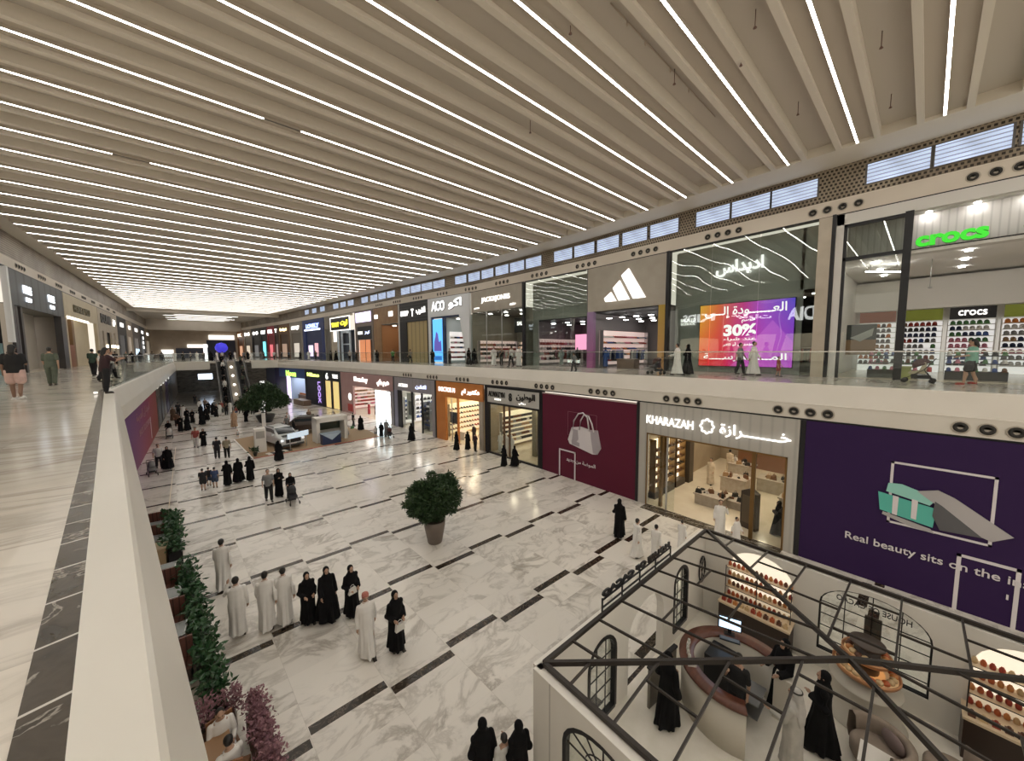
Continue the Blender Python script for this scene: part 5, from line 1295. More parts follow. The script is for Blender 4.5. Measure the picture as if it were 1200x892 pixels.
for q, x in enumerate((2.9, 4.7)): mann(['mannequin in white top behind the sportswear window', 'mannequin in black top behind the sportswear window'][q], mat('mannequin_grey', (.35, .35, .35), .5), W(e, x, 2.0, 0), e.rotation_euler.z, [mat('robe_white', (.6, .6, .6), .7), mat('robe_dark', (.05, .03, .03), .7)][q])
side(e, 1.6, 9.0, (.5, 1.0, 1.5, 2.0), 'handbag', ['red', 'white', 'pink', 'black'], .42, 'lit side wall of goods behind the sportswear window', 'bag on the lit side wall behind the sportswear window', 'handbag', 'bags on the side wall behind the sportswear window', GLOWP, 1.2)
letters('window_lettering', 'adidas', 1.3, .35, SIGNS, e, (w - 1.6, .4, .55), ext=.03, bold=.03)
frame_posts([25.55], PU, F2, HU, .25); frame_posts([11.65, 18.25], PU, F2, HU, .1, m_=mat('slim_grey_post', (.12, .12, .12), .5))
# --- JACK&JONES
e, w = bay(PU, 33.5, 25.7, F2, 'JACK&JONES clothing shop with taupe sign band and tall glass')
part(e, 'sign_band', TAN, (0, 0, zz(12.6), w, .2, HU)); 
letters('sign_lettering', 'JACK&JONES', 4.4, .62, SIGNW, e, (4.0, -.05, zz(13.75)), ext=.06, bold=.012)
letters('sign_small_lettering', 'JUNIOR', .9, .2, SIGNS, e, (1.0, -.04, zz(13.0)), ext=.04, bold=.02); letters('sign_small_lettering', 'جونيور', .9, .3, SIGNS, e, (6.6, -.04, zz(13.0)), ext=.04, bold=.02, arabic=True)
part(e, 'glass', GL, (.1, .05, .03, 2.5, .07, zz(12.6)), (2.55, .05, .03, 4.9, .07, zz(12.6)), (4.95, .05, .03, w - .1, .07, zz(12.6)))
part(e, 'mullion', STEEL, (2.49, .02, 0, 2.56, .1, zz(12.6)), (4.89, .02, 0, 4.96, .1, zz(12.6)))
room(e, w, zz(12.55), 7, noisy('olive_grey_wall', (.30, .28, .23), (.35, .33, .27), 1, .6), FLG, mat('dim_ceiling', (.2, .19, .17), .7))
shop_lamps(e, (1.5, 4, 6.4), (1.5, 4), zz(12.5), LW, 'white ceiling light inside the JACK&JONES shop', (.3, .3))
t = thing('hanging_sign', 'dark hanging sign with white lettering behind the JACK&JONES glass', 'sign', W(e, 5.6, 1.2, 3.3), e.rotation_euler.z); part(t, 'board', mat('sign_black', (.02, .02, .02), .5), (0, 0, 0, 1.8, .08, 1.5)); letters('lettering', 'SALE', 1.0, .4, SIGNW, t, (.9, -.03, .9), ext=.02, bold=.03)
for q, (x, y) in enumerate(((1.4, 3), (3.5, 2.5), (5.8, 3))): rack(e, x, y, 1.5, [['grey', 'black', 'tan'], ['red', 'pink', 'white'], ['pink', 'tan', 'black']][q], ['left garment rail in the JACK&JONES shop', 'middle garment rail in the JACK&JONES shop', 'right garment rail in the JACK&JONES shop'][q], 'garment on the %s rail in the JACK&JONES shop' % ['left', 'middle', 'right'][q])
shelf(e, 1, 7, 6.4, (.5, 1.0, 1.5, 2.0), .5, 'long shelf unit at the back of the JACK&JONES shop', back=emis('warm_back', (1, .7, .55), .6))
fill(e, 1.1, 6.9, 6.5, (.5, 1.0, 1.5, 2.0), 'shoe_box', ['red', 'pink', 'white', 'black', 'tan'], .4, 'folded garment on the rear shelves of the JACK&JONES shop', 'garment', 'garments on the JACK&JONES shelves', 1.3)
side(e, .8, 6.8, (.5, 1.0, 1.5, 2.0), 'handbag', ['red', 'tan', 'pink', 'black', 'white'], .42, 'lit side wall of goods in the JACK&JONES shop', 'bag on the lit side wall of the JACK&JONES shop', 'handbag', 'bags on the side wall of the JACK&JONES shop', GLOWP, 1.2)
# --- white shop with slanted frame and blue poster
e, w = bay(PU, 41.3, 33.75, F2, 'white shopfront with slanted white frame, raised letters and blue poster')
WFR = mat('bright_white_front', (.72, .74, .76), .45)
part(e, 'sign_wall', WFR, (0, -.1, zz(12.6), w, .2, HU)); part(e, 'left_frame', WFR, (0, -.1, 0, .5, .2, zz(12.6)))
bd = B(); bd.prism([(w - 1.75, zz(12.6)), (w, zz(12.6)), (w, 0), (w - .45, 0)], -.1, .2); bd.obj('slanted_frame', WFR, e)
OUT = emis('outlined_white_letters', (1, 1, 1), 1.6)
letters('sign_shadow_lettering', 'ACO', 2.5, 1.15, mat('dark_outline', (.08, .08, .09), .5), e, (2.15, -.12, zz(13.8)), ext=.03, bold=.06); letters('sign_lettering', 'ACO', 2.5, 1.15, OUT, e, (2.1, -.16, zz(13.85)), ext=.05, bold=.02)
letters('sign_shadow_lettering', 'اكو', 2.3, 1.2, mat('dark_outline', (.08, .08, .09), .5), e, (5.3, -.12, zz(13.85)), ext=.03, bold=.06, arabic=True); letters('sign_lettering', 'اكو', 2.3, 1.2, OUT, e, (5.25, -.16, zz(13.9)), ext=.05, bold=.02, arabic=True)
part(e, 'navy_frame', mat('navy_frame', (.01, .03, .10), .4), (.5, 0, 0, .8, .2, zz(12.6)), (2.7, 0, 0, 3.2, .2, zz(12.6)), (.5, 0, zz(12.4), w - 1.6, .2, zz(12.6)))
t = thing('light_box_poster', 'tall bright blue illuminated poster with purple figures on the white shopfront', 'poster', W(e, .8, -.02, .15), e.rotation_euler.z)
part(t, 'panel', emis('sky_blue_poster', (.10, .42, .85), 1.1), (0, 0, 0, 1.9, .1, 5.2)); 
bd = B(); bd.prism([(.2, 1.3), (1.7, 1.3), (1.6, 2.6), (1.2, 2.4), (1.0, 3.4), (.7, 3.7), (.5, 3.0), (.3, 2.5)], -.02, 0); bd.obj('printed_figures', emis('indigo_print', (.10, .08, .35), .8), t)
part(t, 'printed_band', emis('dark_blue_print', (.02, .15, .5), .8), (.2, -.02, .2, 1.7, 0, .7))
room(e, w, zz(12.4), 6, mat('cool_wall', (.45, .50, .50), .6), FLG, mat('dim_ceiling', (.2, .19, .17), .7), x0=3.0)
shop_lamps(e, (4, 5.5), (1.5, 4), zz(12.3), LW, 'white ceiling light inside the white slanted shopfront', (.4, .4))
shelf(e, 3.3, 6.8, 3.0, (.6, 1.2, 1.8, 2.4, 3.0), .5, 'white shelves of goods inside the white slanted shopfront')
fill(e, 3.4, 6.7, 3.1, (.6, 1.2, 1.8, 2.4, 3.0), 'shoe_box', ['white', 'grey', 'blue', 'pink', 'white'], .42, 'boxed goods on the shelves inside the white slanted shopfront', 'box', 'boxes inside the white slanted shopfront', 1.5)
t = thing('wall_shelf', 'lit grid of goods on the inner wall right of the blue poster', 'shelf', W(e, 3.25, .6, 0), e.rotation_euler.z + PI / 2); part(t, 'back_panel', GLOWN, (0, -.05, .3, 5, -.02, 3.8))
for z in (.6, 1.2, 1.8, 2.4, 3.0):
    part(t, 'shelf_board', WHITE, (0, -.4, z - .03, 5, -.05, z))
    for i in range(11): place_good('goods_box', random.choice(['white', 'grey', 'blue', 'pink', 'black', 'red']), W(e, 3.48, .85 + i * .44, z), e.rotation_euler.z + PI / 2, 'boxed goods on the lit grid right of the blue poster', 'box', 'goods on the lit grid right of the blue poster', 1.5)
# --- black with golden shutters
e, w = bay(PU, 48.0, 41.4, F2, 'black shopfront with gold shutters and white lettering')
part(e, 'sign_wall', ribbed('black_wavy_panel', (.02, .02, .02), 5, 2.5, axis=2), (0, 0, zz(12.3), w, .2, HU)); part(e, 'left_part', BLACK, (0, 0, 0, 1.7, .2, zz(12.3))); part(e, 'right_frame', BLACK, (w - .3, 0, 0, w, .2, zz(12.3)))
part(e, 'shutter', ribbed('gold_shutter', (.42, .33, .16), 2.2, .6), (1.7, .1, 0, w - .3, .2, zz(12.3)))
letters('sign_lettering', 'SHOP', 1.9, .7, SIGNW, e, (1.3, -.05, zz(13.5)), ext=.06, bold=.05); letters('sign_emblem', 'T', .55, 1.0, SIGNW, e, (3.2, -.05, zz(13.5)), ext=.06, bold=.05); letters('sign_lettering', 'الشوب', 2.0, .95, SIGNW, e, (5.1, -.05, zz(13.6)), ext=.06, bold=.05, arabic=True)
bd = B(); bd.box(0, -.1, 0, .35, .4, HU); o = bd.obj('trim_43', mat('light_grey_pillar', (.5, .48, .44), .5), loc=(onp(PU, 48.2), 48.1, F2)); struct(o)
# --- brown shop
BRN = noisy('caramel_wood', (.26, .15, .07), (.32, .19, .09), 1, .5)
e, w = bay(PU, 55.5, 48.6, F2, 'caramel brown clothing shopfront with small white signs')
part(e, 'sign_wall', BRN, (0, 0, zz(12.4), w, .2, HU)); part(e, 'left_pier', BRN, (0, 0, 0, 2.3, .2, zz(12.4)))
part(e, 'sign_plate', SIGNW, (.4, -.05, zz(13.3), 1.4, -.02, zz(13.9))); part(e, 'sign_plate', SIGNW, (4.6, -.05, zz(13.4), 5.8, -.02, zz(14.1)))
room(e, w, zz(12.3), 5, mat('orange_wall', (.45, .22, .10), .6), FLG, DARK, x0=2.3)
shop_lamps(e, (3.5, 5.5), (1.5, 3.5), zz(12.2), LWW, 'warm ceiling light inside the caramel shopfront', (.4, .4))
rack(e, 4.6, 1.8, 2.2, ['orange', 'tan', 'brown'], 'rail of orange garments inside the caramel shopfront', 'garment on the rail inside the caramel shopfront')
mann('mannequin in grey robe before the caramel pier', WHITE, W(e, 1.6, -.8, 0), e.rotation_euler.z, mat('robe_grey', (.35, .35, .34), .7))
# --- lilac lightbox shop
e, w = bay(PU, 61.9, 55.8, F2, 'narrow shopfront with lilac light box above a black sign')
part(e, 'wall', mat('grey_brown_front', (.22, .18, .15), .5), (0, 0, zz(12.4), w, .2, HU), (0, 0, 0, .8, .2, zz(12.4)), (w - .4, 0, 0, w, .2, zz(12.4)))
part(e, 'light_box', emis('lilac_light_box', (.72, .66, .95), 1.5), (.5, -.08, zz(13.1), w - .5, 0, zz(14.6))); letters('lettering', 'BONIA', 3.5, .6, SIGNW, e, (3, -.12, zz(13.6)), ext=.05, bold=.04)
part(e, 'black_sign', BLACK, (.8, 0, zz(10.3), w - .4, .2, zz(12.4))); letters('lettering', 'KIDS', 1.6, .5, SIGNS, e, (1.9, -.04, zz(11.4)), ext=.05, bold=.04); letters('lettering', 'كيدز', 1.6, .6, emis('pale_blue_letters', (.62, .68, 1), 1.3), e, (4.3, -.04, zz(11.4)), ext=.05, bold=.04, arabic=True)
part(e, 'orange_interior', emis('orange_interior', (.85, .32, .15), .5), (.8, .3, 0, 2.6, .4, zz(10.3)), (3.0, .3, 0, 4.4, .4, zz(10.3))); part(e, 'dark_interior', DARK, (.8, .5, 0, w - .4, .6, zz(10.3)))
# --- black and yellow sign shop
e, w = bay(PU, 71.6, 63.0, F2, 'shopfront with yellow lettering on a black board outlined in white light')
part(e, 'front', BEI, (0, 0, 0, 2.6, .2, HU), (0, 0, zz(14.5), w, .2, HU)); part(e, 'sign_board', BLACK, (0, -.05, zz(12.2), w - .8, 0, zz(14.4))); frame_rect(e, 'light_outline', SIGNW, -.1, zz(12.1), w - .7, zz(14.5), .14, yy=-.1)
letters('lettering', 'TOOT', 3.2, .8, emis('yellow_letters', (1, .85, .05), 2), e, (2.1, -.1, zz(13.2)), ext=.05, bold=.05); letters('lettering', 'توت', 2.8, 1.1, emis('yellow_letters', (1, .85, .05), 2), e, (5.8, -.1, zz(13.3)), ext=.05, bold=.05, arabic=True)
part(e, 'door_frame', mat('white_blue_frame', (.65, .75, .85), .4), (2.6, -.05, 0, 3.0, .1, zz(12.1)), (4.2, -.05, 0, 4.7, .1, zz(12.1)), (w - 1.2, -.05, 0, w - .7, .1, zz(12.1)), (4.2, -.05, zz(11.6), w - .7, .1, zz(12.1)), (4.7, -.05, zz(9.6), w - 1.2, .1, zz(9.8)))
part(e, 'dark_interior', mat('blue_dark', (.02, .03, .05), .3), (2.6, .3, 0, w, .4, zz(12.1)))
part(e, 'light_sign', SIGNW, (1.2, -.1, zz(10.2), 2.3, 0, zz(12)))
# --- remaining far fronts
far = [(74.6, 71.9, 'stone grey blank front between the blue shop and the yellow sign', (.24, .22, .18), None, None, 0),
       (86.0, 75.0, 'blue shopfront with lilac and white sign far along the right gallery', (.02, .04, .16), (.35, .45, 1.0), 'LOVELY', 1),
       (94.2, 86.4, 'grey shopfront with small white lettering beside the far blue shop', (.26, .23, .19), (1, .97, .92), 'MIKYAJY', 0),
       (102, 94.6, 'brown shopfront with golden lettering far along the right gallery', (.14, .07, .03), (1, .8, .4), 'Boutiqaat', 0),
       (105, 102.3, 'narrow dark shopfront with small white emblem beside the red one', (.10, .05, .04), (1, .97, .92), 'Y', 0),
       (110.5, 105.2, 'red shopfront with white sign far along the right gallery', (.40, .03, .05), (1, .97, .95), 'LEVEL', 0),
       (116, 110.8, 'black shopfront with turquoise panel far along the right gallery', (.012, .012, .014), (1, .97, .92), 'NEXT', 2),
       (124, 116.3, 'black shopfront with round white signs at the far end', (.015, .013, .013), (1, .97, .92), 'o o', 0),
       (132, 124.3, 'beige shopfront with square white sign at the far end', (.33, .27, .20), (1, .97, .92), 'M', 0),
       (140.5, 132.3, 'orange lit shopfront in the far right corner', (.35, .16, .07), (1, .8, .6), 'K', 0)]
for (ya, yb, lb, c, sc_, tx, kind) in far:
    e, w = bay(PU, ya, yb, F2, lb)
    key = '_'.join(lb.split()[:2]) + str(int(ya))
    m_ = mat('front_' + key, c, .5)
    part(e, 'sign_band', m_, (0, 0, zz(12.6), w, .2, HU)); part(e, 'pier', m_, (0, 0, 0, w * .15, .2, zz(12.6))); part(e, 'pier', m_, (w * .9, 0, 0, w, .2, zz(12.6)))
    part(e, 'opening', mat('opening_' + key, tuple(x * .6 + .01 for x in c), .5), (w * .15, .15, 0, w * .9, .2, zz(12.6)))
    if tx: letters('sign_lettering', tx, w * .62, .9, emis('far_sign_' + key, sc_, 2.2), e, (w * .5, -.06, zz(13.6)), ext=.05, bold=.06)
    if kind == 1:
        part(e, 'light_strip', emis('white_blue_strip', (.8, .85, 1), 2.2), (w * .1, -.05, zz(12.7), w * .85, 0, zz(13.0))); part(e, 'display', emis('lilac_display', (.85, .7, .95), 1.2), (w * .25, .05, .6, w * .45, .12, 2.8)); part(e, 'display', emis('rose_display', (.8, .45, .5), .8), (w * .55, .05, .6, w * .7, .12, 3.2)); 
    elif kind == 2: part(e, 'turquoise_panel', emis('turquoise_panel', (.2, .8, .9), 1.4), (w * .35, .0, .5, w * .7, .12, 4.2))
    elif tx: part(e, 'display', emis('display_' + key, tuple(min(1, x * 1.6 + .12) for x in c), .8), (w * .3, .05, .4, w * .7, .12, 3.4))

# ================================================================== UPPER FLOOR, LEFT SIDE
HL = 14.58 - F2
e, w = bay('L', 30, 42.3, F2, 'black unlit shopfront on the left gallery nearest the camera')
part(e, 'front', mat('unlit_front', (.008, .008, .009), .85, spec=.1), (0, .3, 0, w, .5, HL)); part(e, 'teal_panel', mat('teal_panel', (.10, .22, .22), .4), (w - 2.2, .2, 0, w - .5, .3, 2.2))
bd = B(); bd.box(XL - .2, 42.8, F2 + 2.3, XL + .08, 43.15, 14.6); struct(bd.obj('trim_44', mat('white_column_paint', (.80, .80, .80), .4)))
DGW = ribbed('slate_ribbed_panel', (.10, .105, .11), 1.2, .6)
e, w = bay('L', 43.2, 57.0, F2, 'slate grey shopfront on the left gallery with two glowing white signs')
part(e, 'sign_wall', DGW, (0, 0, zz(12.0), w, .2, HL)); part(e, 'dark_column', mat('dark_column', (.05, .045, .045), .35), (.2, 0, 0, .8, .3, zz(12)), (1.3, .1, 0, 1.7, .4, zz(12)), (2.3, .1, 0, 2.7, .4, zz(12)), (w - 1.6, -.05, 0, w, .4, zz(12)))
for x in (3.6, 9.7):
    letters('glowing_lettering', 'NINE', 1.7, .6, emis('icy_white_letters', (.85, .92, 1), 2.2), e, (x, -.06, zz(13.4)), ext=.06, bold=.04); letters('glowing_lettering', 'KIDS', 1.1, .32, emis('icy_white_letters', (.85, .92, 1), 2.2), e, (x + .1, -.06, zz(12.65)), ext=.06, bold=.06)
room(e, w, zz(12), 8, mat('greige_wall', (.42, .38, .33), .6), FLW, mat('dim_ceiling', (.2, .19, .17), .7))
shop_lamps(e, (4, 8, 11), (2, 5), zz(11.9), LW, 'white ceiling light inside the slate grey shopfront', (.6, .6))
part(e, 'partition', mat('greige_panel', (.46, .42, .36), .6), (7.2, 1.6, 0, w - 1.6, 1.8, zz(12))); part(e, 'dark_bulkhead', mat('dark_bulk', (.08, .03, .03), .5), (3, 2.2, 3.6, 7.2, 2.6, 4.1))
part(e, 'window_picture', mat('olive_picture', (.10, .10, .05), .5), (3.2, 1.2, .3, 6.4, 1.3, 2.0)); bd = B(); bd.prism([(3.6, 1.0), (5.6, 1.8), (6.1, 1.5), (5.0, .9), (4.2, .7)], 1.15, 1.2); bd.obj('picture_curve', mat('khaki', (.30, .28, .16), .5), e)
shelf(e, 3.2, 6.6, 3.0, (1.0, 1.6, 2.2, 2.8), .4, 'glass shelves with small goods inside the slate grey shopfront', back=emis('warm_back2', (1, .9, .7), 1.0))
fill(e, 3.3, 6.5, 3.1, (1.0, 1.6, 2.2, 2.8), 'handbag', ['gold', 'white', 'tan'], .5, 'small bag on the glass shelves of the slate grey shopfront', 'handbag', 'bags in the slate grey shopfront')
CRM = noisy('cream_front', (.55, .47, .32), (.60, .52, .37), .6, .5)
e, w = bay('L', 57.2, 73, F2, 'cream shopfront on the left gallery with small dark lettering')
part(e, 'sign_wall', CRM, (0, 0, zz(12.3), w, .2, HL)); part(e, 'pier', CRM, (0, 0, 0, .6, .2, zz(12.3)), (w - 1, 0, 0, w, .3, zz(12.3)), (w * .42, .8, 0, w - 1, 1.0, zz(12.3))); part(e, 'light_cove', emis('cove_light', (1, .95, .8), 1.5), (.5, -.02, zz(12.05), w * .65, .1, zz(12.3)))
part(e, 'brown_pier', mat('bronze_pier', (.22, .13, .06), .5), (w * .36, .6, 0, w * .42, 1.0, zz(12.2))); part(e, 'brown_counter', mat('copper_counter', (.25, .09, .04), .45), (.8, .5, 0, w * .34, 1.3, 2.4)); part(e, 'inner_wall', mat('cream_inner', (.62, .55, .40), .6), (0, 1.5, 0, w, 1.6, zz(12.3)))
letters('lettering', 'HOME & YOU', 7.5, .8, mat('olive_letters', (.14, .12, .06), .5), e, (w * .46, -.05, zz(13.3)), ext=.06, bold=.05)
e, w = bay('L', 73.2, 88, F2, 'beige shopfront on the left gallery with black rounded lettering and wall lamps')
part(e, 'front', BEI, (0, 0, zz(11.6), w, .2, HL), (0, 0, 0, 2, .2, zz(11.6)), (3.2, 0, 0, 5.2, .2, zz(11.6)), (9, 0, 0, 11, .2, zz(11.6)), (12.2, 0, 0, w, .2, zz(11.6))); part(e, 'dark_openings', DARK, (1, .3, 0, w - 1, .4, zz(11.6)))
letters('lettering', 'DUNE', 7.5, 1.3, BLET, e, (w * .36, -.05, zz(13.3)), ext=.06, bold=.08); letters('lettering', 'دون', 2.2, 1.1, SIGNW, e, (w * .8, -.05, zz(13.2)), ext=.06, bold=.05, arabic=True)
for x in (4.2, 8.2, 10.2, 13): part(e, 'wall_lamp', emis('warm_lamp', (1, .85, .6), 6), (x - .12, -.2, 2.3, x + .12, 0, 2.7))
for i, (ya, yb, c, lb) in enumerate(((88.2, 98, (.02, .02, .02), 'black shopfront with glowing round white sign along the far left gallery'), (98.2, 106, (.40, .33, .25), 'pale beige shopfront along the far left gallery'), (106.2, 118, (.14, .12, .11), 'dark grey shopfront with white window letters along the far left gallery'), (118.2, 128, (.02, .03, .04), 'blue black shopfront with stacked white signs at the far left'), (128.2, 140.8, (.30, .25, .18), 'brown shopfront in the far left corner'))):
    e, w = bay('L', ya, yb, F2, lb); m_ = mat('lf_%d' % i, c, .5)
    part(e, 'front', m_, (0, 0, zz(11.6), w, .2, HL), (0, 0, 0, w * .2, .2, zz(11.6)), (w * .8, 0, 0, w, .2, zz(11.6))); part(e, 'window', emis('lfw_%d' % i, tuple(x * .8 + .05 for x in c), .5), (w * .2, .1, 0, w * .8, .2, zz(11.6)))
    part(e, 'sign', SIGNW, (w * .3, -.06, zz(13), w * .65, 0, zz(13.7)))
    if i == 2: part(e, 'window_lettering', emis('bluish_letters', (.6, .75, .9), 1.2), (w * .25, 0, 1.2, w * .45, .05, 2.4), (w * .55, 0, 1.2, w * .75, .05, 2.4))
    if i == 3: part(e, 'stacked_sign', SIGNW, (w * .4, -.1, 2.5, w * .6, -.05, 3.2), (w * .4, -.1, 3.6, w * .6, -.05, 4.3), (w * .4, -.1, 4.7, w * .6, -.05, 5.4))
# far end signs
e = thing('far_shopfront', 'dark blue shopfront with long glowing white sign at the far end of the hall', 'shopfront', (-4, 140.8, F2))
part(e, 'light_sign', SIGNW, (6.4, -.2, 5.4, 12.4, 0, 6.7)); part(e, 'front', mat('night_blue', (.015, .02, .05), .4), (5.8, -.1, 0, 12.6, .1, 5.2)); part(e, 'light_strip', SIGNW, (1.5, -.2, 3.0, 6.0, 0, 3.9)); part(e, 'counter', mat('far_counter', (.05, .06, .10), .4), (-1, -.3, 0, 6, 0, 2.8)); part(e, 'white_board', SIGNS, (-4, -.3, .3, -1.5, -.1, 2.4))
t = thing('white_pylon', 'slim glowing white pylon beside the escalator top on the far gallery', 'pylon', (1.0, 99, F2)); part(t, 'body', emis('pylon_white', (.95, .97, 1), 1.6), (-.3, -.15, .1, .3, .15, 3.2)); part(t, 'foot', STEEL, (-.4, -.25, 0, .4, .25, .1))
bd = B(); bd.lathe([(0, -1.1), (.6, -.95), (1.05, -.4), (1.1, .1), (.8, .8), (0, 1.1)], n=24); tag(bd.obj('balloon_sign', emis('royal_blue_ball', (.06, .05, .75), .45), loc=(3.6, 98, F2 + 2.5)), 'big royal blue ball above the crowd near the escalator top', 'balloon')
# near left gallery signs: only their reflection reaches the balustrade glass
for i, (y, s_) in enumerate(((6, 'LOUDIA'), (13, 'عبايات'), (20, 'KIDS'))):
    e, w = bay('L', y, y + 6.8, F2, ['near left gallery shopfront with long latin sign', 'near left gallery shopfront with arabic sign', 'near left gallery shopfront with short latin sign'][i])
    part(e, 'front', mat('near_left_front', (.03, .028, .026), .9, spec=.1), (0, 0, 0, w, .2, HL)); letters('lettering', s_, 4.5, 1.1, emis('bright_white_letters', (1, 1, 1), 4), e, (w / 2, -.06, zz(12.8)), ext=.06, bold=.04, arabic=(i == 1))
    part(e, 'window', emis('near_left_window', (1, .8, .6), .7), (.6, -.03, .2, w - .6, 0, 3.4))
# ================================================================== KIOSK WITH PYRAMID FRAME
KX0, KX1, KY0, KY1, KZ = 4.49, 11.98, -3.17, 4.33, 2.55
KW = noisy('kiosk_white_wall', (.78, .75, .69), (.82, .79, .73), 1, .6)
KFL = noisy('kiosk_carpet_floor', (.78, .74, .65), (.84, .80, .72), 3, .5)
FR = mat('dark_bronze_frame', (.045, .038, .034), .4, .5)
b = B(); b.box(KX0 - .18, KY0, 0, KX1 + .1, KY1 + .1, .02); struct(b.obj('floor_kiosk', KFL))
K = thing('cafe_kiosk', 'white walled sweets kiosk with arched openings under an open dark pyramid frame', 'kiosk', (KX0, KY1, 0))
def K_(x, y, z): return (x - KX0, y - KY1, z)
def wall_with_arches(name, length, h, th, holes, m_):
    """wall along local x, thickness along local y (0..th); holes (x0,x1,z0,zspring,rise); returns builder"""
    bd = B(); xs = 0
    holes = sorted(holes); n = 14
    for (x0, x1, z0, zs_, rise) in holes:
        bd.box(xs, 0, 0, x0, th, h)
        if z0 > 0: bd.box(x0, 0, 0, x1, th, z0)
        for i in range(n):
            a0 = PI - PI * i / n; a1 = PI - PI * (i + 1) / n
            c = (x0 + x1) / 2; r = (x1 - x0) / 2
            p0 = (c + r * math.cos(a0), zs_ + rise * math.sin(a0)); p1 = (c + r * math.cos(a1), zs_ + rise * math.sin(a1))
            bd.prism([p0, p1, (p1[0], h), (p0[0], h)], 0, th)
        xs = x1
    bd.box(xs, 0, 0, length, th, h)
    return bd
def arch_window(par, name, x0, x1, z0, zs_, rise, y, nx, nz, t=.05, gl=True, fan=False, parts_m=BLACK, M0=None):
    """black frame with grid in local x-z at depth y"""
    c = (x0 + x1) / 2; r = (x1 - x0) / 2
    bd = B(); pts = [(x0, y, z0), (x0, y, zs_)] + [(c + r * math.cos(PI - PI * i / 12), y, zs_ + rise * math.sin(PI * i / 12)) for i in range(13)] + [(x1, y, z0)]
    for p, q in zip(pts, pts[1:]):
        if (Vector(p) - Vector(q)).length > 1e-4: bd.bar(p, q, t, t + .04, up=(0, 1, 0))
    bd.bar((x0, y, z0), (x1, y, z0), t, t + .04, up=(0, 1, 0))
    fo = bd.obj('window_frame', parts_m, par)
    bd = B()
    for i in range(1, nx):
        x = x0 + (x1 - x0) * i / nx; zt = zs_ + rise * math.sqrt(max(0, 1 - ((x - c) / r) ** 2)); bd.bar((x, y, z0), (x, y, zt), .018, .02)
    for i in range(1, nz + 1):
        z = z0 + (zs_ - z0) * i / nz; bd.bar((x0, y, z), (x1, y, z), .018, .02)
    if fan:
        for i in range(1, 6): a = PI * i / 6; bd.bar((c, y, zs_), (c + r * math.cos(a), y, zs_ + rise * math.sin(a)), .018, .02)
        bd.tube([(c + r * .45 * math.cos(PI * i / 12), y, zs_ + rise * .45 * math.sin(PI * i / 12)) for i in range(13)], .012, 6)
    bo = bd.obj('glazing_bars', parts_m, par)
    go = None
    if gl:
        bd = B(); bd.prism([(x0, z0), (x0, zs_)] + [(c + r * math.cos(PI - PI * i / 12), zs_ + rise * math.sin(PI * i / 12)) for i in range(1, 12)] + [(x1, zs_), (x1, z0)], y - .005, y + .005); go = bd.obj('glass_pane', GL, par)
    if M0 is not None:
        for o in (fo, bo, go):
            if o: o.matrix_local = M0
# north wall (along x), outer face towards the hall
bd = wall_with_arches('n', KX1 - KX0 + .2, KZ, .2, [(1.45, 2.45, .15, 1.55, .5), (3.0, 4.78, 0, 1.35, .75), (5.4, 6.25, .3, 1.7, .4)], KW)
o = bd.obj('north_wall', KW, K); o.location = (-.1, -.02, 0)
M0 = Matrix.Translation((-.1, 0, 0))
arch_window(K, 'w', 1.45, 2.45, .15, 1.55, .5, .02, 3, 4, .08, M0=M0); arch_window(K, 'w', 5.4, 6.25, .3, 1.7, .4, .02, 3, 4, .08, M0=M0)
bd = B(); bd.tube([(.22 * math.cos(t_ * PI / 8), 0, .42 * math.sin(t_ * PI / 8)) for t_ in range(17)], .022, 6); bd.tube([(0, 0, -.42), (0, 0, .42)], .012, 6)
for s_ in (-1, 1): bd.tube([(s_ * .12, 0, -.33), (-s_ * .05, 0, 0), (s_ * .12, 0, .33)], .01, 6)
o = bd.obj('oval_grille', BLACK, K); o.location = (7.15, -.05, 1.45)
# west wall along y (local x -> -Y)
Mw = Matrix.Translation((-.18, .1, 0)) @ Matrix.Rotation(-PI / 2, 4, 'Z')
bd = wall_with_arches('w', 7.6, KZ, .2, [(.75, 2.25, .35, 1.75, .55), (3.0, 4.6, .0, 1.5, .65), (5.4, 6.9, .35, 1.75, .55)], KW)
o = bd.obj('west_wall', KW, K); o.matrix_local = Mw
arch_window(K, 'w', .75, 2.25, .35, 1.75, .55, .05, 2, 3, .07, fan=True, M0=Mw); arch_window(K, 'w', 5.4, 6.9, .35, 1.75, .55, .05, 2, 3, .07, fan=True, M0=Mw)
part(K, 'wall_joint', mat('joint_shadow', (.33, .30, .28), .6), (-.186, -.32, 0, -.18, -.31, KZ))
# east wall: shallow niches and the big lettered window
Me = Matrix.Translation((KX1 - KX0 - .1, 0, 0)) @ Matrix.Rotation(-PI / 2, 4, 'Z')
holes = [(.75, 2.3, .95, 1.85, .6), (2.85, 4.8, .5, 1.8, .62), (5.35, 6.95, .95, 1.85, .6)]
bd = wall_with_arches('e', 7.6, KZ, .25, holes, KW); o = bd.obj('east_wall', KW, K); o.matrix_local = Me
arch_window(K, 'w', 2.85, 4.8, .5, 1.8, .62, .1, 4, 4, .07, M0=Me)
LTM = mat('letter_dark', (.03, .03, .03), .5)
t_ = letters('window_lettering', 'HOUSE OF CACAO', 1.3, .14, LTM, K, ext=.01, bold=.01, mirror=True); t_.matrix_local = Me @ Matrix.Translation((3.82, .07, 2.08)) @ Matrix.Rotation(PI / 2, 4, 'X')
bd = B(); bd.box(3.7, .12, .9, 4.0, .16, 1.85); o = bd.obj('dark_banner', mat('banner_brown', (.10, .09, .085), .6), K); o.matrix_local = Me
bd = B(); bd.box(-.1, 0, 0, 7.6, .15, KZ); o = bd.obj('south_wall', KW, K); o.location = (-.1, -7.62, 0)
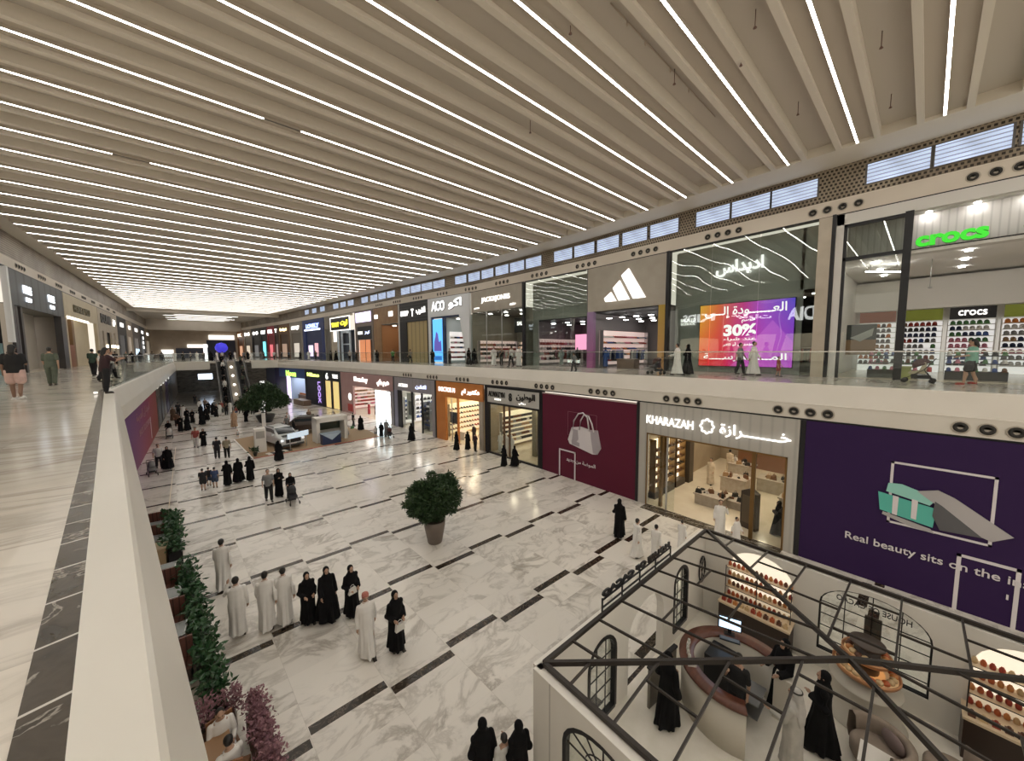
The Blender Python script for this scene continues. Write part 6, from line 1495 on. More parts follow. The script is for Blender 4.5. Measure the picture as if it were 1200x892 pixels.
NB = emis('niche_glow', (1, .88, .70), .7)  # niche backs emit light themselves to brighten the kiosk
for i, x0 in enumerate((.75, 5.35)):
    bd = B(); bd.box(x0 - .05, .27, .9, x0 + 1.65, .3, 2.5); o = bd.obj('niche_back', NB, K); o.matrix_local = Me
# roof frame
bd = B(); c = [K_(KX0, KY1, KZ + .06), K_(KX1, KY1, KZ + .06), K_(KX1, KY0, KZ + .06), K_(KX0, KY0, KZ + .06)]
for p, q in zip(c, c[1:] + c[:1]): bd.bar(p, q, .075, .08)
bd.obj('eaves_beam', FR, K)
AP = Vector(K_((KX0 + KX1) / 2, (KY0 + KY1) / 2, KZ + .45))
for p in c:
    bd = B(); bd.bar(p, AP, .06, .09); bd.obj('hip_rafter', FR, K)
S = KX1 - KX0; half = S / 2
def roofz(d): return KZ + .06 + (.39) * d / half      # height at distance d in from the eaves
offs = [.8 + .87 * i for i in range(8)]
for side in range(4):
    R_ = Matrix.Translation((half, -half, 0)) @ Matrix.Rotation(-PI / 2 * side, 4, 'Z') @ Matrix.Translation((-half, half, 0))
    for i, o_ in enumerate(offs):
        d = min(o_, S - o_)
        bd = B(); bd.bar(R_ @ Vector((o_, 0, roofz(0))), R_ @ Vector((o_, -d, roofz(d))), .035, .045); bd.obj('rafter', FR, K)
    # staggered purlin pieces
    edges = [0] + offs + [S]
    for i in range(len(offs) - 1):
        a_, c_ = offs[i], offs[i + 1]
        for j, d in enumerate((1.0, 1.95, 2.85)):
            if (i + j + side) % 2: continue
            if d < min(a_, S - a_) and d < min(c_, S - c_):
                bd = B(); bd.bar(R_ @ Vector((a_, -d, roofz(d))), R_ @ Vector((c_, -d, roofz(d))), .032, .04); bd.obj('purlin', FR, K)
# roof sign on the hall side
t = thing('roof_sign', 'black letters standing on rails on the kiosk north parapet', 'sign', (6.45, KY1 + .09, KZ))
for z in (.12, .30): 
    bd = B(); bd.bar((0, 0, z), (3.25, 0, z), .03, .03); bd.obj('rail', BLACK, t)
bd = B()
for x in (0, .8, 1.6, 2.4, 3.25): bd.bar((x, 0, 0), (x, 0, .34), .03, .03)
bd.obj('bracket', BLACK, t)
o = letters('lettering', 'HOUSE OF CACAO', 3.2, .15, BLACK, t, (1.62, .02, .40), rot=(PI / 2, 0, PI), ext=.04, bold=.06)
# grey panel seen in the doorway
t = thing('doorway_screen', 'low grey panel leaning across the kiosk doorway', 'panel', (8.0, 3.75, 0), -.1); part(t, 'panel', mat('door_panel_grey', (.20, .18, .15), .5), (-.55, -.03, .02, .55, .03, 1.0)); part(t, 'cap', BLACK, (-.57, -.05, 1.0, .57, .05, 1.05))
# ---- pastry counters under the niches
WOODK = mat('dark_walnut', (.035, .020, .014), .4); CREAMT = mat('counter_cream', (.72, .58, .40), .4)
pc = [((.5, .12, .04), 'amber'), ((.35, .05, .03), 'red'), ((.12, .05, .03), 'cocoa'), ((.62, .45, .25), 'biscuit'), ((.6, .25, .08), 'orange')]
def pastry_mesh(c, n, kind):
    bd = B()
    if kind == 'jar': bd.lathe([(0, 0), (.055, 0), (.065, .05), (.06, .12), (.035, .15), (.035, .17), (0, .18)], n=10)
    elif kind == 'box': bd.prism([(-.07, 0), (.07, 0), (.05, .1), (-.05, .1)], -.06, .06); bd.ell((0, 0, .13), (.035, .035, .035), 8, 6)
    else: bd.ell((0, 0, .035), (.05, .05, .04), 10, 6)
    return bd.mesh(n, mat('sweet_' + c[1], c[0], .35))
PM = {(k, c[1]): pastry_mesh(c, {'jar': 'sweet_jar', 'box': 'sweet_box', 'bun': 'pastry'}[k], k) for k in ('jar', 'box', 'bun') for c in pc}
def sweet(kind, c, p, rz, label, group, s=1):
    o = bpy.data.objects.new({'jar': 'sweet_jar', 'box': 'sweet_box', 'bun': 'pastry'}[kind], PM[(kind, c)]); COL.objects.link(o); o.location = p; o.rotation_euler = (0, 0, rz); o.scale = (s, s, s); tag(o, label, {'jar': 'jar', 'box': 'gift box', 'bun': 'pastry'}[kind], group)
names = ['amber', 'red', 'cocoa', 'biscuit', 'orange']
for i, (ya, lb) in enumerate(((3.66, 'beside the computer desk'), (-.92, 'at the right edge of the view'))):
    t = thing('pastry_counter', 'dark walnut counter with cream top of sweets in the kiosk niche %s' % lb, 'counter', (KX1 - .12, ya, 0), -PI / 2)
    part(t, 'cabinet', WOODK, (0, -.55, .03, 1.7, 0, .88)); part(t, 'countertop', CREAMT, (-.02, -.58, .88, 1.72, 0, .93)); part(t, 'plinth', BLACK, (.05, -.5, 0, 1.65, -.02, .03))
    bd = B()
    for x in (.05, .85, 1.65): bd.tube([(x, -.2, .93), (x, -.2, 1.9)], .012, 6)
    for z in (1.25, 1.55, 1.85): bd.tube([(.05, -.2, z), (1.65, -.2, z)], .01, 6)
    bd.obj('shelf_rail', BLACK, t)
    for z in (1.25, 1.55, 1.85): part(t, 'glass_shelf', CREAMT, (.05, -.2, z - .01, 1.65, .1, z))
    for k_ in range(11):
        c = random.choice(names); sweet('box', c, (KX1 - .12 - .42, ya - .1 - k_ * .15, .93), 0, 'small gift box of sweets on the front of the counter %s' % lb, 'gift boxes on the counter ' + lb, .85)
    for z in (.93, 1.25, 1.55, 1.85):
        for k_ in range(14): c = random.choice(names); sweet('jar', c, (KX1 - .12 - .02, ya - .10 - k_ * .115, z), 0, 'sweet jar on the niche shelves %s' % lb, 'jars in the niche ' + lb, .72)
# ---- round reception desk
DX, DY = 8.95, 2.45
t = thing('reception_desk', 'horseshoe reception desk with red-brown wooden top in the kiosk', 'desk', (DX, DY, 0))
MAH = noisy('mahogany_top', (.10, .036, .022), (.14, .05, .03), 3, .3, stretch=(1, 6, 1))
DESKW = mat('desk_cream', (.62, .58, .50), .5)
a0, a1 = math.radians(-38), math.radians(205)
bd = B(); bd.lathe([(.90, 1.06), (1.22, 1.06), (1.22, 1.12), (.90, 1.12), (.90, 1.06)], n=40, a0=a0, a1=a1); bd.obj('desktop', MAH, t)
bd = B(); bd.lathe([(.92, 0), (1.16, 0), (1.16, 1.06), (.92, 1.06), (.92, 0)], n=40, a0=a0, a1=a1); bd.obj('curved_front', DESKW, t)
part(t, 'inner_cabinet', BLACK, (-.05, .1, 0, .55, .7, 1.0)); part(t, 'inner_shelf', mat('shelf_metal', (.2, .2, .2), .4, .6), (-.3, -.5, .35, .35, .05, .38), (-.3, -.5, .65, .35, .05, .68))
part(t, 'end_post', DESKW, (.45, -.95, 0, .75, -.6, 1.04))
t = thing('computer_monitor', 'black till monitor with pale blue screen on the reception desk', 'monitor', (9.52, 2.95, 1.12), math.radians(200 - 180 + 8)); t.location = (9.82, 2.9, 1.12); t.rotation_euler.z = -1.2
bd = B(); bd.box(-.26, 0, .12, .26, .04, .46); bd.obj('bezel', BLACK, t); part(t, 'screen', emis('screen_pale_blue', (.55, .75, 1), 1.6), (-.235, -.005, .15, .235, 0, .435)); part(t, 'stand', BLACK, (-.04, .01, 0, .04, .05, .14)); part(t, 'foot', BLACK, (-.12, -.06, 0, .12, .1, .015))
t = thing('keyboard', 'black keyboard lying before the till monitor', 'keyboard', (9.62, 2.72, 1.0), .3); t.location = (9.62, 2.83, 1.12); t.rotation_euler.z = -1.2; part(t, 'body', BLACK, (-.22, -.07, 0, .22, .07, .025)); part(t, 'keys', mat('keys', (.08, .08, .08), .5), (-.2, -.055, .025, .2, .055, .032))
t = thing('card_terminal', 'small white device on the left of the reception desk', 'card reader', (8.17, 3.15, 1.12), .7); part(t, 'body', WHITE, (-.05, -.09, 0, .05, .09, .06)); part(t, 'keypad', DARK, (-.035, -.07, .06, .035, .0, .065))
for q in range(6):
    a = math.radians(100 + q * 7); bd = B(); bd.lathe([(0, 0), (.035, 0), (.04, .03), (.03, .11), (.0, .12)], n=10); tag(bd.obj('glass_jar', mat('clear_jar', (.55, .55, .5), .15), loc=(DX + 1.03 * math.cos(a), DY + 1.03 * math.sin(a), 1.12)), 'little clear jar in the row on the back of the reception desk', 'jar', 'jars on the reception desk')
# ---- tiered round sweets tower
t = thing('display_tower', 'round cream tower with two glowing trays of pastries in front of the arched window', 'display stand', (11.0, .5, 0))
bd = B(); bd.lathe([(0, 0), (.70, 0), (.72, .06), (.62, .08), (.58, .8), (.62, .86), (0, .88)], n=40); bd.obj('drum', DESKW, t)
bd = B(); bd.lathe([(.22, .88), (.22, 1.75)], n=16); bd.obj('column', WOODK, t)
TRG = emis('tray_glow', (1, .62, .32), .16)
for r_, z in ((.54, 1.15), (.40, 1.5)):
    bd = B(); bd.lathe([(.1, z - .05), (r_, z - .05), (r_ + .03, z), (r_ + .03, z + .06), (r_, z + .06), (r_ - .02, z), (.1, z)], n=36); bd.obj('tray', mat('copper_tray', (.55, .28, .14), .3, .6), t)
    bd = B(); bd.lathe([(r_ - .22, z + .004), (r_ - .02, z + .004), (r_ - .02, z + .012), (r_ - .22, z + .012), (r_ - .22, z + .004)], n=36); bd.obj('light_ring', TRG, t)
    n = int(r_ * 42)
    for q in range(n):
        a = 2 * PI * q / n; sweet('bun', random.choice(['biscuit', 'cocoa', 'amber', 'orange', 'biscuit']), (11.0 + (r_ - .1) * math.cos(a), .5 + (r_ - .1) * math.sin(a), z + .02), 0, 'pastry on the %s tray of the round tower' % ('lower' if z < 1.3 else 'upper'), 'pastries on the %s tray' % ('lower' if z < 1.3 else 'upper'), 1.45)
bd = B(); bd.lathe([(0, 1.75), (.3, 1.75), (.3, 1.8), (0, 1.82)], n=24); bd.obj('dark_top', mat('tower_top', (.08, .06, .05), .4), t)
# ---- armchairs and table
TAUP = noisy('taupe_upholstery', (.26, .21, .17), (.31, .25, .20), 8, .8)
def armchair(x, y, rz, label):
    t = thing('armchair', label, 'armchair', (x, y, 0), rz)
    bd = B(); bd.lathe([(0, .12), (.36, .12), (.4, .2), (.4, .38), (.34, .44), (0, .45)], n=28); bd.obj('seat', TAUP, t)
    bd = B(); bd.lathe([(.38, .12), (.52, .12), (.56, .3), (.54, .68), (.47, .74), (.41, .68), (.38, .45), (.38, .12)], n=28, a0=math.radians(-15), a1=math.radians(195)); bd.obj('backrest', TAUP, t)
    bd = B(); bd.ell((0, .28, .58), (.24, .09, .17), 14, 10); bd.obj('cushion', mat('cushion_mauve', (.20, .15, .14), .8), t)
    for a in (45, 135, 225, 315): bd = B(); bd.tube([(.3 * math.cos(math.radians(a)), .3 * math.sin(math.radians(a)), .13), (.33 * math.cos(math.radians(a)), .33 * math.sin(math.radians(a)), 0)], .02, 6); bd.obj('leg', BLACK, t)
armchair(9.78, .2, -2.4, 'rounded taupe armchair beside the sweets tower'); armchair(10.3, -.8, 2.6, 'rounded taupe armchair farther right in the kiosk'); armchair(9.0, -.5, 1.6, 'rounded taupe armchair at the bottom edge of the view')
t = thing('side_table', 'small round table with a white square top between the taupe armchairs', 'table', (9.35, .15, 0)); part(t, 'tabletop', WHITE, (-.28, -.28, .5, .28, .28, .54)); bd = B(); bd.tube([(0, 0, .02), (0, 0, .5)], .03, 8); bd.obj('pedestal', BLACK, t); bd = B(); bd.lathe([(0, 0), (.2, 0), (.2, .02), (0, .03)], n=18); bd.obj('foot', BLACK, t)

# ================================================================== PLANTS
LEAFD = noisy('dark_leaf', (.018, .045, .014), (.035, .075, .022), 6, .5)
LEAFB = noisy('broad_leaf', (.012, .05, .018), (.03, .10, .03), 4, .35)
PINKF = noisy('mauve_blossom', (.22, .10, .13), (.33, .18, .20), 9, .8)
BARK = mat('bark', (.08, .055, .04), .9)
def leaf_quads(bd, pts, L0, W0, rnd, droop=.3, out=None):
    for p in pts:
        d = Vector((rnd.gauss(0, 1), rnd.gauss(0, 1), rnd.gauss(0, .7) - droop))
        if out is not None: d += (Vector(p) - out) * 1.6
        d.normalize(); s_ = d.cross(Vector((rnd.gauss(0, 1), rnd.gauss(0, 1), 1))).normalized(); n_ = d.cross(s_)
        l = L0 * rnd.uniform(.6, 1.3); w_ = W0 * rnd.uniform(.7, 1.2); p = Vector(p)
        bd.add([p, p + d * l * .5 + s_ * w_ + n_ * l * .06, p + d * l, p + d * l * .5 - s_ * w_ + n_ * l * .06], [(0, 1, 2, 3)])
def blob_points(rnd, blobs, n):
    pts = []
    tot = sum(b_[3] ** 2 for b_ in blobs)
    for (x, y, z, r) in blobs:
        for _ in range(int(n * r * r / tot)):
            v = Vector((rnd.gauss(0, 1), rnd.gauss(0, 1), rnd.gauss(0, 1))).normalized() * r * rnd.uniform(.55, 1.0) ** .5; pts.append((x + v.x, y + v.y, z + v.z))
    return pts
def pot(t, r, h, m_):
    bd = B(); bd.lathe([(0, 0), (r * .62, 0), (r * .66, .03), (r * .95, h * .75), (r, h), (r * .93, h), (r * .9, h - .06), (0, h - .06)], n=28); bd.obj('pot', m_, t)
    bd = B(); bd.lathe([(0, 0), (r * .9, 0), (r * .9, .02), (0, .03)], (0, 0, h - .07), 20); bd.obj('soil', mat('soil', (.04, .03, .02), .9), t)
def tree(x, y, label, r, ph, m_pot, blobs, n, seed, lsz=.14, trunk=None):
    rnd = random.Random(seed)
    t = thing('potted_tree', label, 'potted tree', (x, y, 0)); pot(t, r, ph, m_pot)
    bd = B()
    for i in range(5):
        a = i * 1.3; bl = blobs[i % len(blobs)]; bd.tube([(.06 * math.cos(a), .06 * math.sin(a), ph - .08), (.12 * math.cos(a), .12 * math.sin(a), ph + .3), (bl[0] * .7, bl[1] * .7, bl[2])], [.045, .035, .015], 6)
    bd.obj('trunk', BARK, t)
    bd = B(); leaf_quads(bd, blob_points(rnd, blobs, n), lsz, lsz * .22, rnd, .2); bd.obj('foliage', LEAFD, t, fix=False)
rr = random.Random(3)
bl = [(0, 0, 1.9, .68), (.6, .1, 1.8, .45), (-.6, .1, 1.75, .45), (1.05, .1, 2.35, .22), (-.75, .1, 2.75, .16), (.75, -.1, 2.9, .16), (-.05, .1, 3.0, .18), (-1.2, .1, 2.0, .16), (1.2, 0, 1.95, .2), (.5, 0, 2.7, .25), (-.5, 0, 2.75, .2), (-1.05, -.1, 2.3, .22), (.9, -.2, 1.75, .3), (-.95, 0, 1.7, .28), (.1, -.3, 2.35, .5), (-.4, .2, 2.35, .45), (.5, 0, 2.35, .42), (-.85, -.1, 2.05, .34), (.85, .1, 2.1, .34), (.1, 0, 1.4, .45), (-.9, .3, 2.45, .2), (.25, 0, 2.75, .28), (-.2, -.2, 2.75, .2), (.95, 0, 2.55, .18), (.7, -.2, 1.45, .3), (-.55, -.2, 1.45, .3)]
tree(7.38, 13.78, 'big bushy potted tree in a grey-brown pot in the middle of the floor', .47, 1.0, noisy('taupe_pot', (.15, .12, .10), (.18, .145, .12), 2, .55), bl, 15000, 5, .15)
bl2 = [(0, 0, 2.9, 1.5), (1.3, 0, 2.7, 1.1), (-1.3, 0, 2.7, 1.1), (.6, 0, 3.7, 1.0), (-.6, 0, 3.7, 1.0), (2.0, 0, 2.5, .7), (-2.0, 0, 2.4, .7), (0, 0, 4.2, .7)]
tree(5.6, 52, 'wide dark tree in a black planter behind the displayed car', 1.0, .9, BLACK, bl2, 7000, 8, .32)
def hedge(x0, y0, x1, y1, wd, h0, h1, label, mleaf, n, seed, lsz, boxm=BLACK, name='planter_hedge', cat='planter'):
    rnd = random.Random(seed); a = Vector((x0, y0)); d = Vector((x1 - x0, y1 - y0)); ln = d.length
    t = thing(name, label, cat, (x0, y0, 0), math.atan2(d.y, d.x))
    part(t, 'planter_box', boxm, (0, -wd / 2, 0, ln, wd / 2, h0)); part(t, 'soil', mat('soil', (.04, .03, .02), .9), (.03, -wd / 2 + .03, h0, ln - .03, wd / 2 - .03, h0 + .01))
    pts = []
    k = int(ln / .32)
    for i in range(k + 1):
        cx_ = ln * i / max(1, k); top = rnd.uniform(.75, 1.15) * (h1 - h0)
        for _ in range(n):
            sp_ = .26 if mleaf == PINKF else .40; pts.append((min(ln + .1, max(-.1, cx_ + rnd.gauss(0, .12))), max(-wd * .8, min(wd * .8, rnd.gauss(0, wd * sp_))), h0 + rnd.random() ** .8 * top))
    bd = B(); leaf_quads(bd, pts, lsz, lsz * .3, rnd, -.2); bd.obj('foliage' if mleaf != PINKF else 'blossom', mleaf, t, fix=False)
    bd = B()
    for i in range(k): 
        cx_ = ln * (i + .5) / max(1, k); bd.tube([(cx_, 0, h0), (cx_ + rnd.gauss(0, .05), rnd.gauss(0, .05), h0 + (h1 - h0) * .7)], .012, 5)
    bd.obj('stem', BARK, t)
hedge(-1.15, 18.6, -1.42, 22.4, .40, .75, 1.25, 'far planter hedge of broad dark leaves beside the left cafe seats', LEAFB, 60, 1, .2)
hedge(-.16, 10.0, -.84, 17.2, .36, .45, 1.0, 'long planter hedge of glossy leaves along the left cafe seats', LEAFB, 62, 2, .18)
part(thing('planter_box', 'white end box of the long leafy hedge near the seated men', 'box', (.14, 9.85, 0)), 'box', WHITE, (-.06, -.1, 0, .02, .45, .55))
hedge(.66, 6.6, .46, 9.3, .34, .5, 1.0, 'long planter of mauve blossom right of the seated men', PINKF, 330, 3, .085, mat('planter_brown', (.10, .05, .03), .6), 'flower_planter')
hedge(-.75, 9.55, .12, 9.6, .35, .5, 1.05, 'short planter of mauve blossom behind the seated men', PINKF, 260, 4, .085, mat('planter_brown', (.10, .05, .03), .6), 'flower_planter')
# ================================================================== LEFT CAFE SEATING
SLAT = ribbed('red_brown_slats', (.14, .055, .04), 14, .35)
def booth(x, y, label, c=SLAT):
    t = thing('slatted_bench', label, 'bench', (x, y, 0), -.07)
    part(t, 'seat', c, (-.75, -.22, .38, .55, .22, .45)); part(t, 'backrest', c, (-.75, .20, .38, .55, .27, 1.0)); part(t, 'base', mat('bench_base', (.05, .03, .02), .6), (-.72, -.18, 0, .52, .2, .38))
def cafe_table(x, y, label, m_=None):
    t = thing('cafe_table', label, 'table', (x, y, 0), -.07)
    part(t, 'tabletop', m_ or mat('smoky_glass_top', (.25, .27, .27), .1), (-.6, -.33, .72, .5, .33, .75)); part(t, 'rim', STEEL, (-.62, -.35, .70, .52, -.33, .76), (-.62, .33, .70, .52, .35, .76), (.5, -.35, .70, .52, .35, .76)); bd = B(); bd.tube([(0, 0, 0), (0, 0, .72)], .035, 8); bd.obj('pedestal', STEEL, t)
for i, (x, y) in enumerate(((-2.1, 22.9), (-2.0, 21.2), (-1.5, 16.5), (-1.35, 14.3), (-1.15, 12.1))):
    booth(x, y, 'red-brown slatted cafe bench, %s of the row from the far end' % ordn[i])
for i, (x, y) in enumerate(((-2.1, 22.2), (-1.95, 20.5), (-1.62, 17.4), (-1.42, 15.4), (-1.25, 13.2))):
    cafe_table(x, y, 'smoky glass cafe table with steel rim, %s from the far end of the row' % ordn[i])
t = thing('wooden_counter', 'tan wooden box counter at the end of the far cafe hedge', 'counter', (-1.75, 19.0, 0), -.07); part(t, 'body', mat('tan_ply', (.36, .26, .15), .5), (-.6, -.35, 0, .35, .35, .95)); part(t, 'top', mat('tan_ply_top', (.42, .31, .19), .4), (-.62, -.37, .95, .37, .37, .99))
t = thing('cafe_table', 'wooden cafe table between the two seated men in white', 'table', (-.32, 8.6, 0), .1); part(t, 'tabletop', mat('wood_table', (.35, .2, .1), .4), (-.35, -.3, .70, .35, .3, .74)); bd = B(); bd.tube([(0, 0, 0), (0, 0, .7)], .04, 8); bd.obj('pedestal', STEEL, t)

def chair(x, y, rz, label):
    t = thing('cafe_chair', label, 'chair', (x, y, 0), rz); WD = mat('chair_wood', (.28, .13, .06), .5)
    part(t, 'seat', WD, (-.22, -.22, .42, .22, .22, .46)); part(t, 'backrest', WD, (-.22, .19, .46, .22, .23, .88))
    for sx in (-1, 1):
        for sy in (-1, 1): part(t, 'leg', WD, (sx * .2 - .02, sy * .2 - .02, 0, sx * .2 + .02, sy * .2 + .02, .42))
chair(.02, 8.2, PI * .9, 'wooden cafe chair under the nearer seated man'); chair(-.1, 9.0, .2, 'wooden cafe chair under the farther seated man')
# thin pale line inlaid along the floor
b = B(); b.box(-.02, 0, 0, .02, 17, .006); o = b.obj('trim_45', mat('pale_inlay', (.75, .66, .5), .4), loc=(-1.75, 26.5, 0)); o.rotation_euler = (0, 0, .02); struct(o)

# ================================================================== CAR SHOW STAND
CP = mat('tan_carpet', (.36, .25, .15), .9)
bd = B(); bd.prism([(2.75, 34.6), (13.0, 35.2), (13.2, 39.0), (9.8, 46.5), (2.1, 43.5)], 0, .012, axis='z'); tag(bd.obj('carpet', CP), 'tan carpet of the car show stand with a red front edge', 'carpet')
bd = B(); bd.bar((2.75, 34.55, .012), (13.0, 35.15, .012), .12, .02); tag(bd.obj('floor_strip', mat('red_tape', (.45, .05, .03), .7)), 'red strip along the front edge of the tan carpet', 'floor strip')
bd = B(); bd.bar((2.72, 34.6, .012), (2.05, 43.5, .012), .10, .02); tag(bd.obj('floor_strip', WHITE), 'white strip along the left edge of the tan carpet', 'floor strip')
def car(x, y, rz, label, m_):
    t = thing('car', label, 'car', (x, y, 0.012), rz)      # nose towards -Y
    prof = [(-2.3, .35), (-2.32, .75), (-2.15, .98), (-1.2, 1.12), (-.45, 1.58), (.2, 1.68), (1.5, 1.66), (2.1, 1.15), (2.3, 1.0), (2.32, .4)]
    bd = B(); n = len(prof)
    rows = []
    for wf, xx in ((.86, -.93), (.97, -.88), (.97, .88), (.86, .93)): pass
    vs = []
    for (sx, k) in ((-.95, 0), (-.84, 1), (.84, 1), (.95, 0)):
        for (yy, z) in prof:
            zz_ = z if k else min(z, .95) 
            x_ = sx if z < 1.13 or not k else sx * .84
            vs.append((x_, yy, zz_))
    fs = []
    for r_ in range(3):
        for i in range(n): a = r_ * n + i; c_ = r_ * n + (i + 1) % n; fs.append((a, c_, c_ + n, a + n))
    fs += [tuple(range(n)), tuple(range(3 * n, 4 * n))[::-1]]
    bd.add(vs, fs, False); ob = bd.obj('body', m_, t); bv = ob.modifiers.new('b', 'BEVEL'); bv.width = .05; bv.segments = 2
    GLD = mat('car_glass', (.02, .025, .03), .08)
    bd = B(); bd.prism([(-1.12, 1.15), (-.45, 1.56), (-.38, 1.6), (-1.0, 1.14)], -.68, .68, axis='x'); bd.v = [(v[0], v[1] - .03, v[2] + .03) for v in bd.v]; bd.obj('windscreen', GLD, t)
    for s_ in (-1, 1):
        bd = B(); bd.prism([(-.95, 1.13), (-.42, 1.5), (.2, 1.58), (1.4, 1.56), (1.8, 1.13)], s_ * .81 - .03 , s_ * .81 + .05, axis='x'); bd.obj('side_window', GLD, t)
        part(t, 'headlight', emis('headlight', (.9, .95, 1), .8), (s_ * .85 - .15, -2.36, .74, s_ * .85 + .05, -2.28, .88)); part(t, 'mirror', m_, (s_ * 1.0 - .1, -.85, 1.1, s_ * 1.0 + .1, -.72, 1.24))
    part(t, 'grille', BLACK, (-.6, -2.37, .55, .6, -2.28, .86)); part(t, 'number_plate', WHITE, (-.25, -2.385, .42, .25, -2.36, .52)); part(t, 'bumper', mat('bumper_dark', (.05, .05, .05), .5), (-.88, -2.38, .25, .88, -2.2, .42))
    part(t, 'roof_rail', BLACK, (-.66, -.1, 1.66, -.6, 1.3, 1.72), (.6, -.1, 1.66, .66, 1.3, 1.72))
    bd = B(); bd.prism([(-.7, -2.0), (.7, -2.0), (.6, -1.25), (-.6, -1.25)], 1.06, 1.09, axis='z'); bd.obj('bonnet_panel', mat('bonnet_black', (.02, .02, .02), .2), t)
    for s_ in (-1, 1):
        for yy in (-1.45, 1.4):
            bd = B(); bd.lathe([(0, -.1), (.2, -.1), (.22, -.11), (.34, -.11), (.34, .11), (0, .11)], n=20); bd.xf(Matrix.Translation((s_ * .85, yy, .34)) @ Matrix.Rotation(-s_ * PI / 2, 4, 'Y')); bd.obj('wheel', mat('tyre', (.02, .02, .02), .8), t)
car(5.2, 38.2, .25, 'white and black car displayed nose-first on the tan carpet', mat('car_white', (.60, .62, .62), .25))
car(8.6, 42.2, 1.2, 'dark brown car displayed behind the white booth frame', mat('car_brown', (.07, .05, .04), .3))
t = thing('striped_ramp', 'black and white striped board under the nose of the white car', 'board', (4.6, 35.3, .012), .25)
for i in range(6): part(t, 'stripe', WHITE if i % 2 == 0 else BLACK, (-.9 + i * .3, -.3, 0, -.6 + i * .3, .4, .05))
t = thing('display_plinth', 'white box plinth left of the displayed white car', 'plinth', (3.45, 36.6, .012)); part(t, 'body', WHITE, (-.4, -.35, 0, .4, .35, 2.0)); part(t, 'screen', mat('plinth_grey', (.4, .38, .35), .4), (-.3, -.37, 1.2, .3, -.35, 1.8))
t = thing('display_plinth', 'slim white totem behind the displayed white car', 'plinth', (4.3, 41.5, .012)); part(t, 'body', WHITE, (-.15, -.1, 0, .15, .1, 2.6)); part(t, 'cap', BLACK, (-.17, -.12, 2.6, .17, .12, 2.66))
t = thing('light_box', 'pale blue glowing board over the bonnet of the white car', 'board', (6.1, 35.6, .012), .5); part(t, 'panel', emis('pale_board', (.6, .72, .85), .55), (-1.0, -.02, 1.0, 1.0, .03, 1.45)); part(t, 'leg', STEEL, (-.8, 0, 0, -.76, .04, 1.0), (.76, 0, 0, .8, .04, 1.0))
t = thing('booth_frame', 'white portal frame of the car show booth with a dark screen', 'booth', (7.7, 36.3, .012), .1)
part(t, 'post', WHITE, (0, 0, 0, .3, 1.2, 2.2)); part(t, 'post', WHITE, (2.5, 0, 0, 2.8, 1.2, 2.2)); part(t, 'beam', WHITE, (0, 0, 1.85, 2.8, 1.2, 2.3)); part(t, 'screen', mat('booth_screen', (.02, .035, .02), .3), (.5, .9, 1.0, 2.4, 1.0, 1.75)); part(t, 'back_panel', mat('booth_panel', (.5, .5, .48), .5), (.3, 1.1, 0, 2.5, 1.2, 1.85))
t = thing('information_desk', 'navy blue counter with white chevron in front of the booth frame', 'counter', (8.6, 35.6, .012), .1); part(t, 'body', mat('navy_counter', (.02, .035, .10), .4), (-.7, -.3, 0, .9, .3, .95)); part(t, 'countertop', mat('pale_blue_top', (.45, .55, .65), .3), (-.75, -.35, .95, .95, .35, 1.0))
bd = B(); bd.prism([(-.7, .93), (.9, .93), (.1, .35)], -.315, -.3); bd.obj('chevron', mat('pale_blue_top', (.45, .55, .65), .3), t)
t = thing('potted_plant', 'small dark plant on the carpet left of the white plinth', 'plant', (2.95, 35.3, .012)); pot(t, .16, .3, BLACK); bd = B(); leaf_quads(bd, [(random.gauss(0, .12), random.gauss(0, .12), .35 + random.random() * .35) for _ in range(90)], .25, .05, random.Random(5), -.3); bd.obj('leaves', LEAFD, t, fix=False)

# ================================================================== ESCALATORS
def escalator(x, label):
    t = thing('escalator', label, 'escalator', (x, 66, 0))
    # steps
    n = 42; bd = B(); rise = F2 / n; run = 12.0 / n
    for i in range(n): bd.box(-.5, i * run, max(0, i * rise - .3), .5, (i + 1) * run + .02, (i + 1) * rise)
    bd.obj('steps', mat('step_dark', (.07, .07, .07), .4, .5), t)
    for s_ in (-1, 1):
        bd = B(); bd.prism([(-1.0, 0), (-1.0, .35), (-.1, .35), (12.0, F2 + .3), (12.8, F2 + .3), (12.8, F2 - .6), (12.3, F2 - .9), (.4, -.0)], s_ * .62 - .09, s_ * .62 + .09, axis='x'); bd.obj('side_truss', mat('truss_grey', (.32, .31, .30), .35, .5), t)
        bd = B(); bd.prism([(-1.0, .35), (-.9, .95), (-.2, 1.0), (11.9, F2 + 1.0), (12.8, F2 + 1.0), (12.8, F2 + .3), (12.0, F2 + .3), (-.1, .35)], s_ * .62 - .015, s_ * .62 + .015, axis='x'); bd.obj('glass_side', mat('escalator_glass', (.10, .11, .11), .1), t)
        bd = B(); bd.tube([(s_ * .62, -1.0, .7), (s_ * .62, -.9, .98), (s_ * .62, -.2, 1.03), (s_ * .62, 11.9, F2 + 1.03), (s_ * .62, 12.8, F2 + 1.03)], .045, 8); bd.obj('handrail', BLACK, t)
escalator(2.7, 'left black and grey escalator full of people at the far end'); escalator(5.1, 'right black and grey escalator full of people at the far end')
for i in range(5):
    bd = B(); bd.ell((0, 0, 0), (.16, .16, .16), 12, 8); tag(bd.obj('globe_light', emis('globe', (1, .95, .9), 4), loc=(3.9, 67 + i * 2.3, .7 + i * 1.33)), 'small bright globe light between the two escalators, %s from the bottom' % ordn[i], 'lamp')
b = B(); b.box(3.6, 65.5, 0, 4.2, 78, .02); M3 = Matrix.Rotation(math.atan2(F2, 12), 4, 'X')
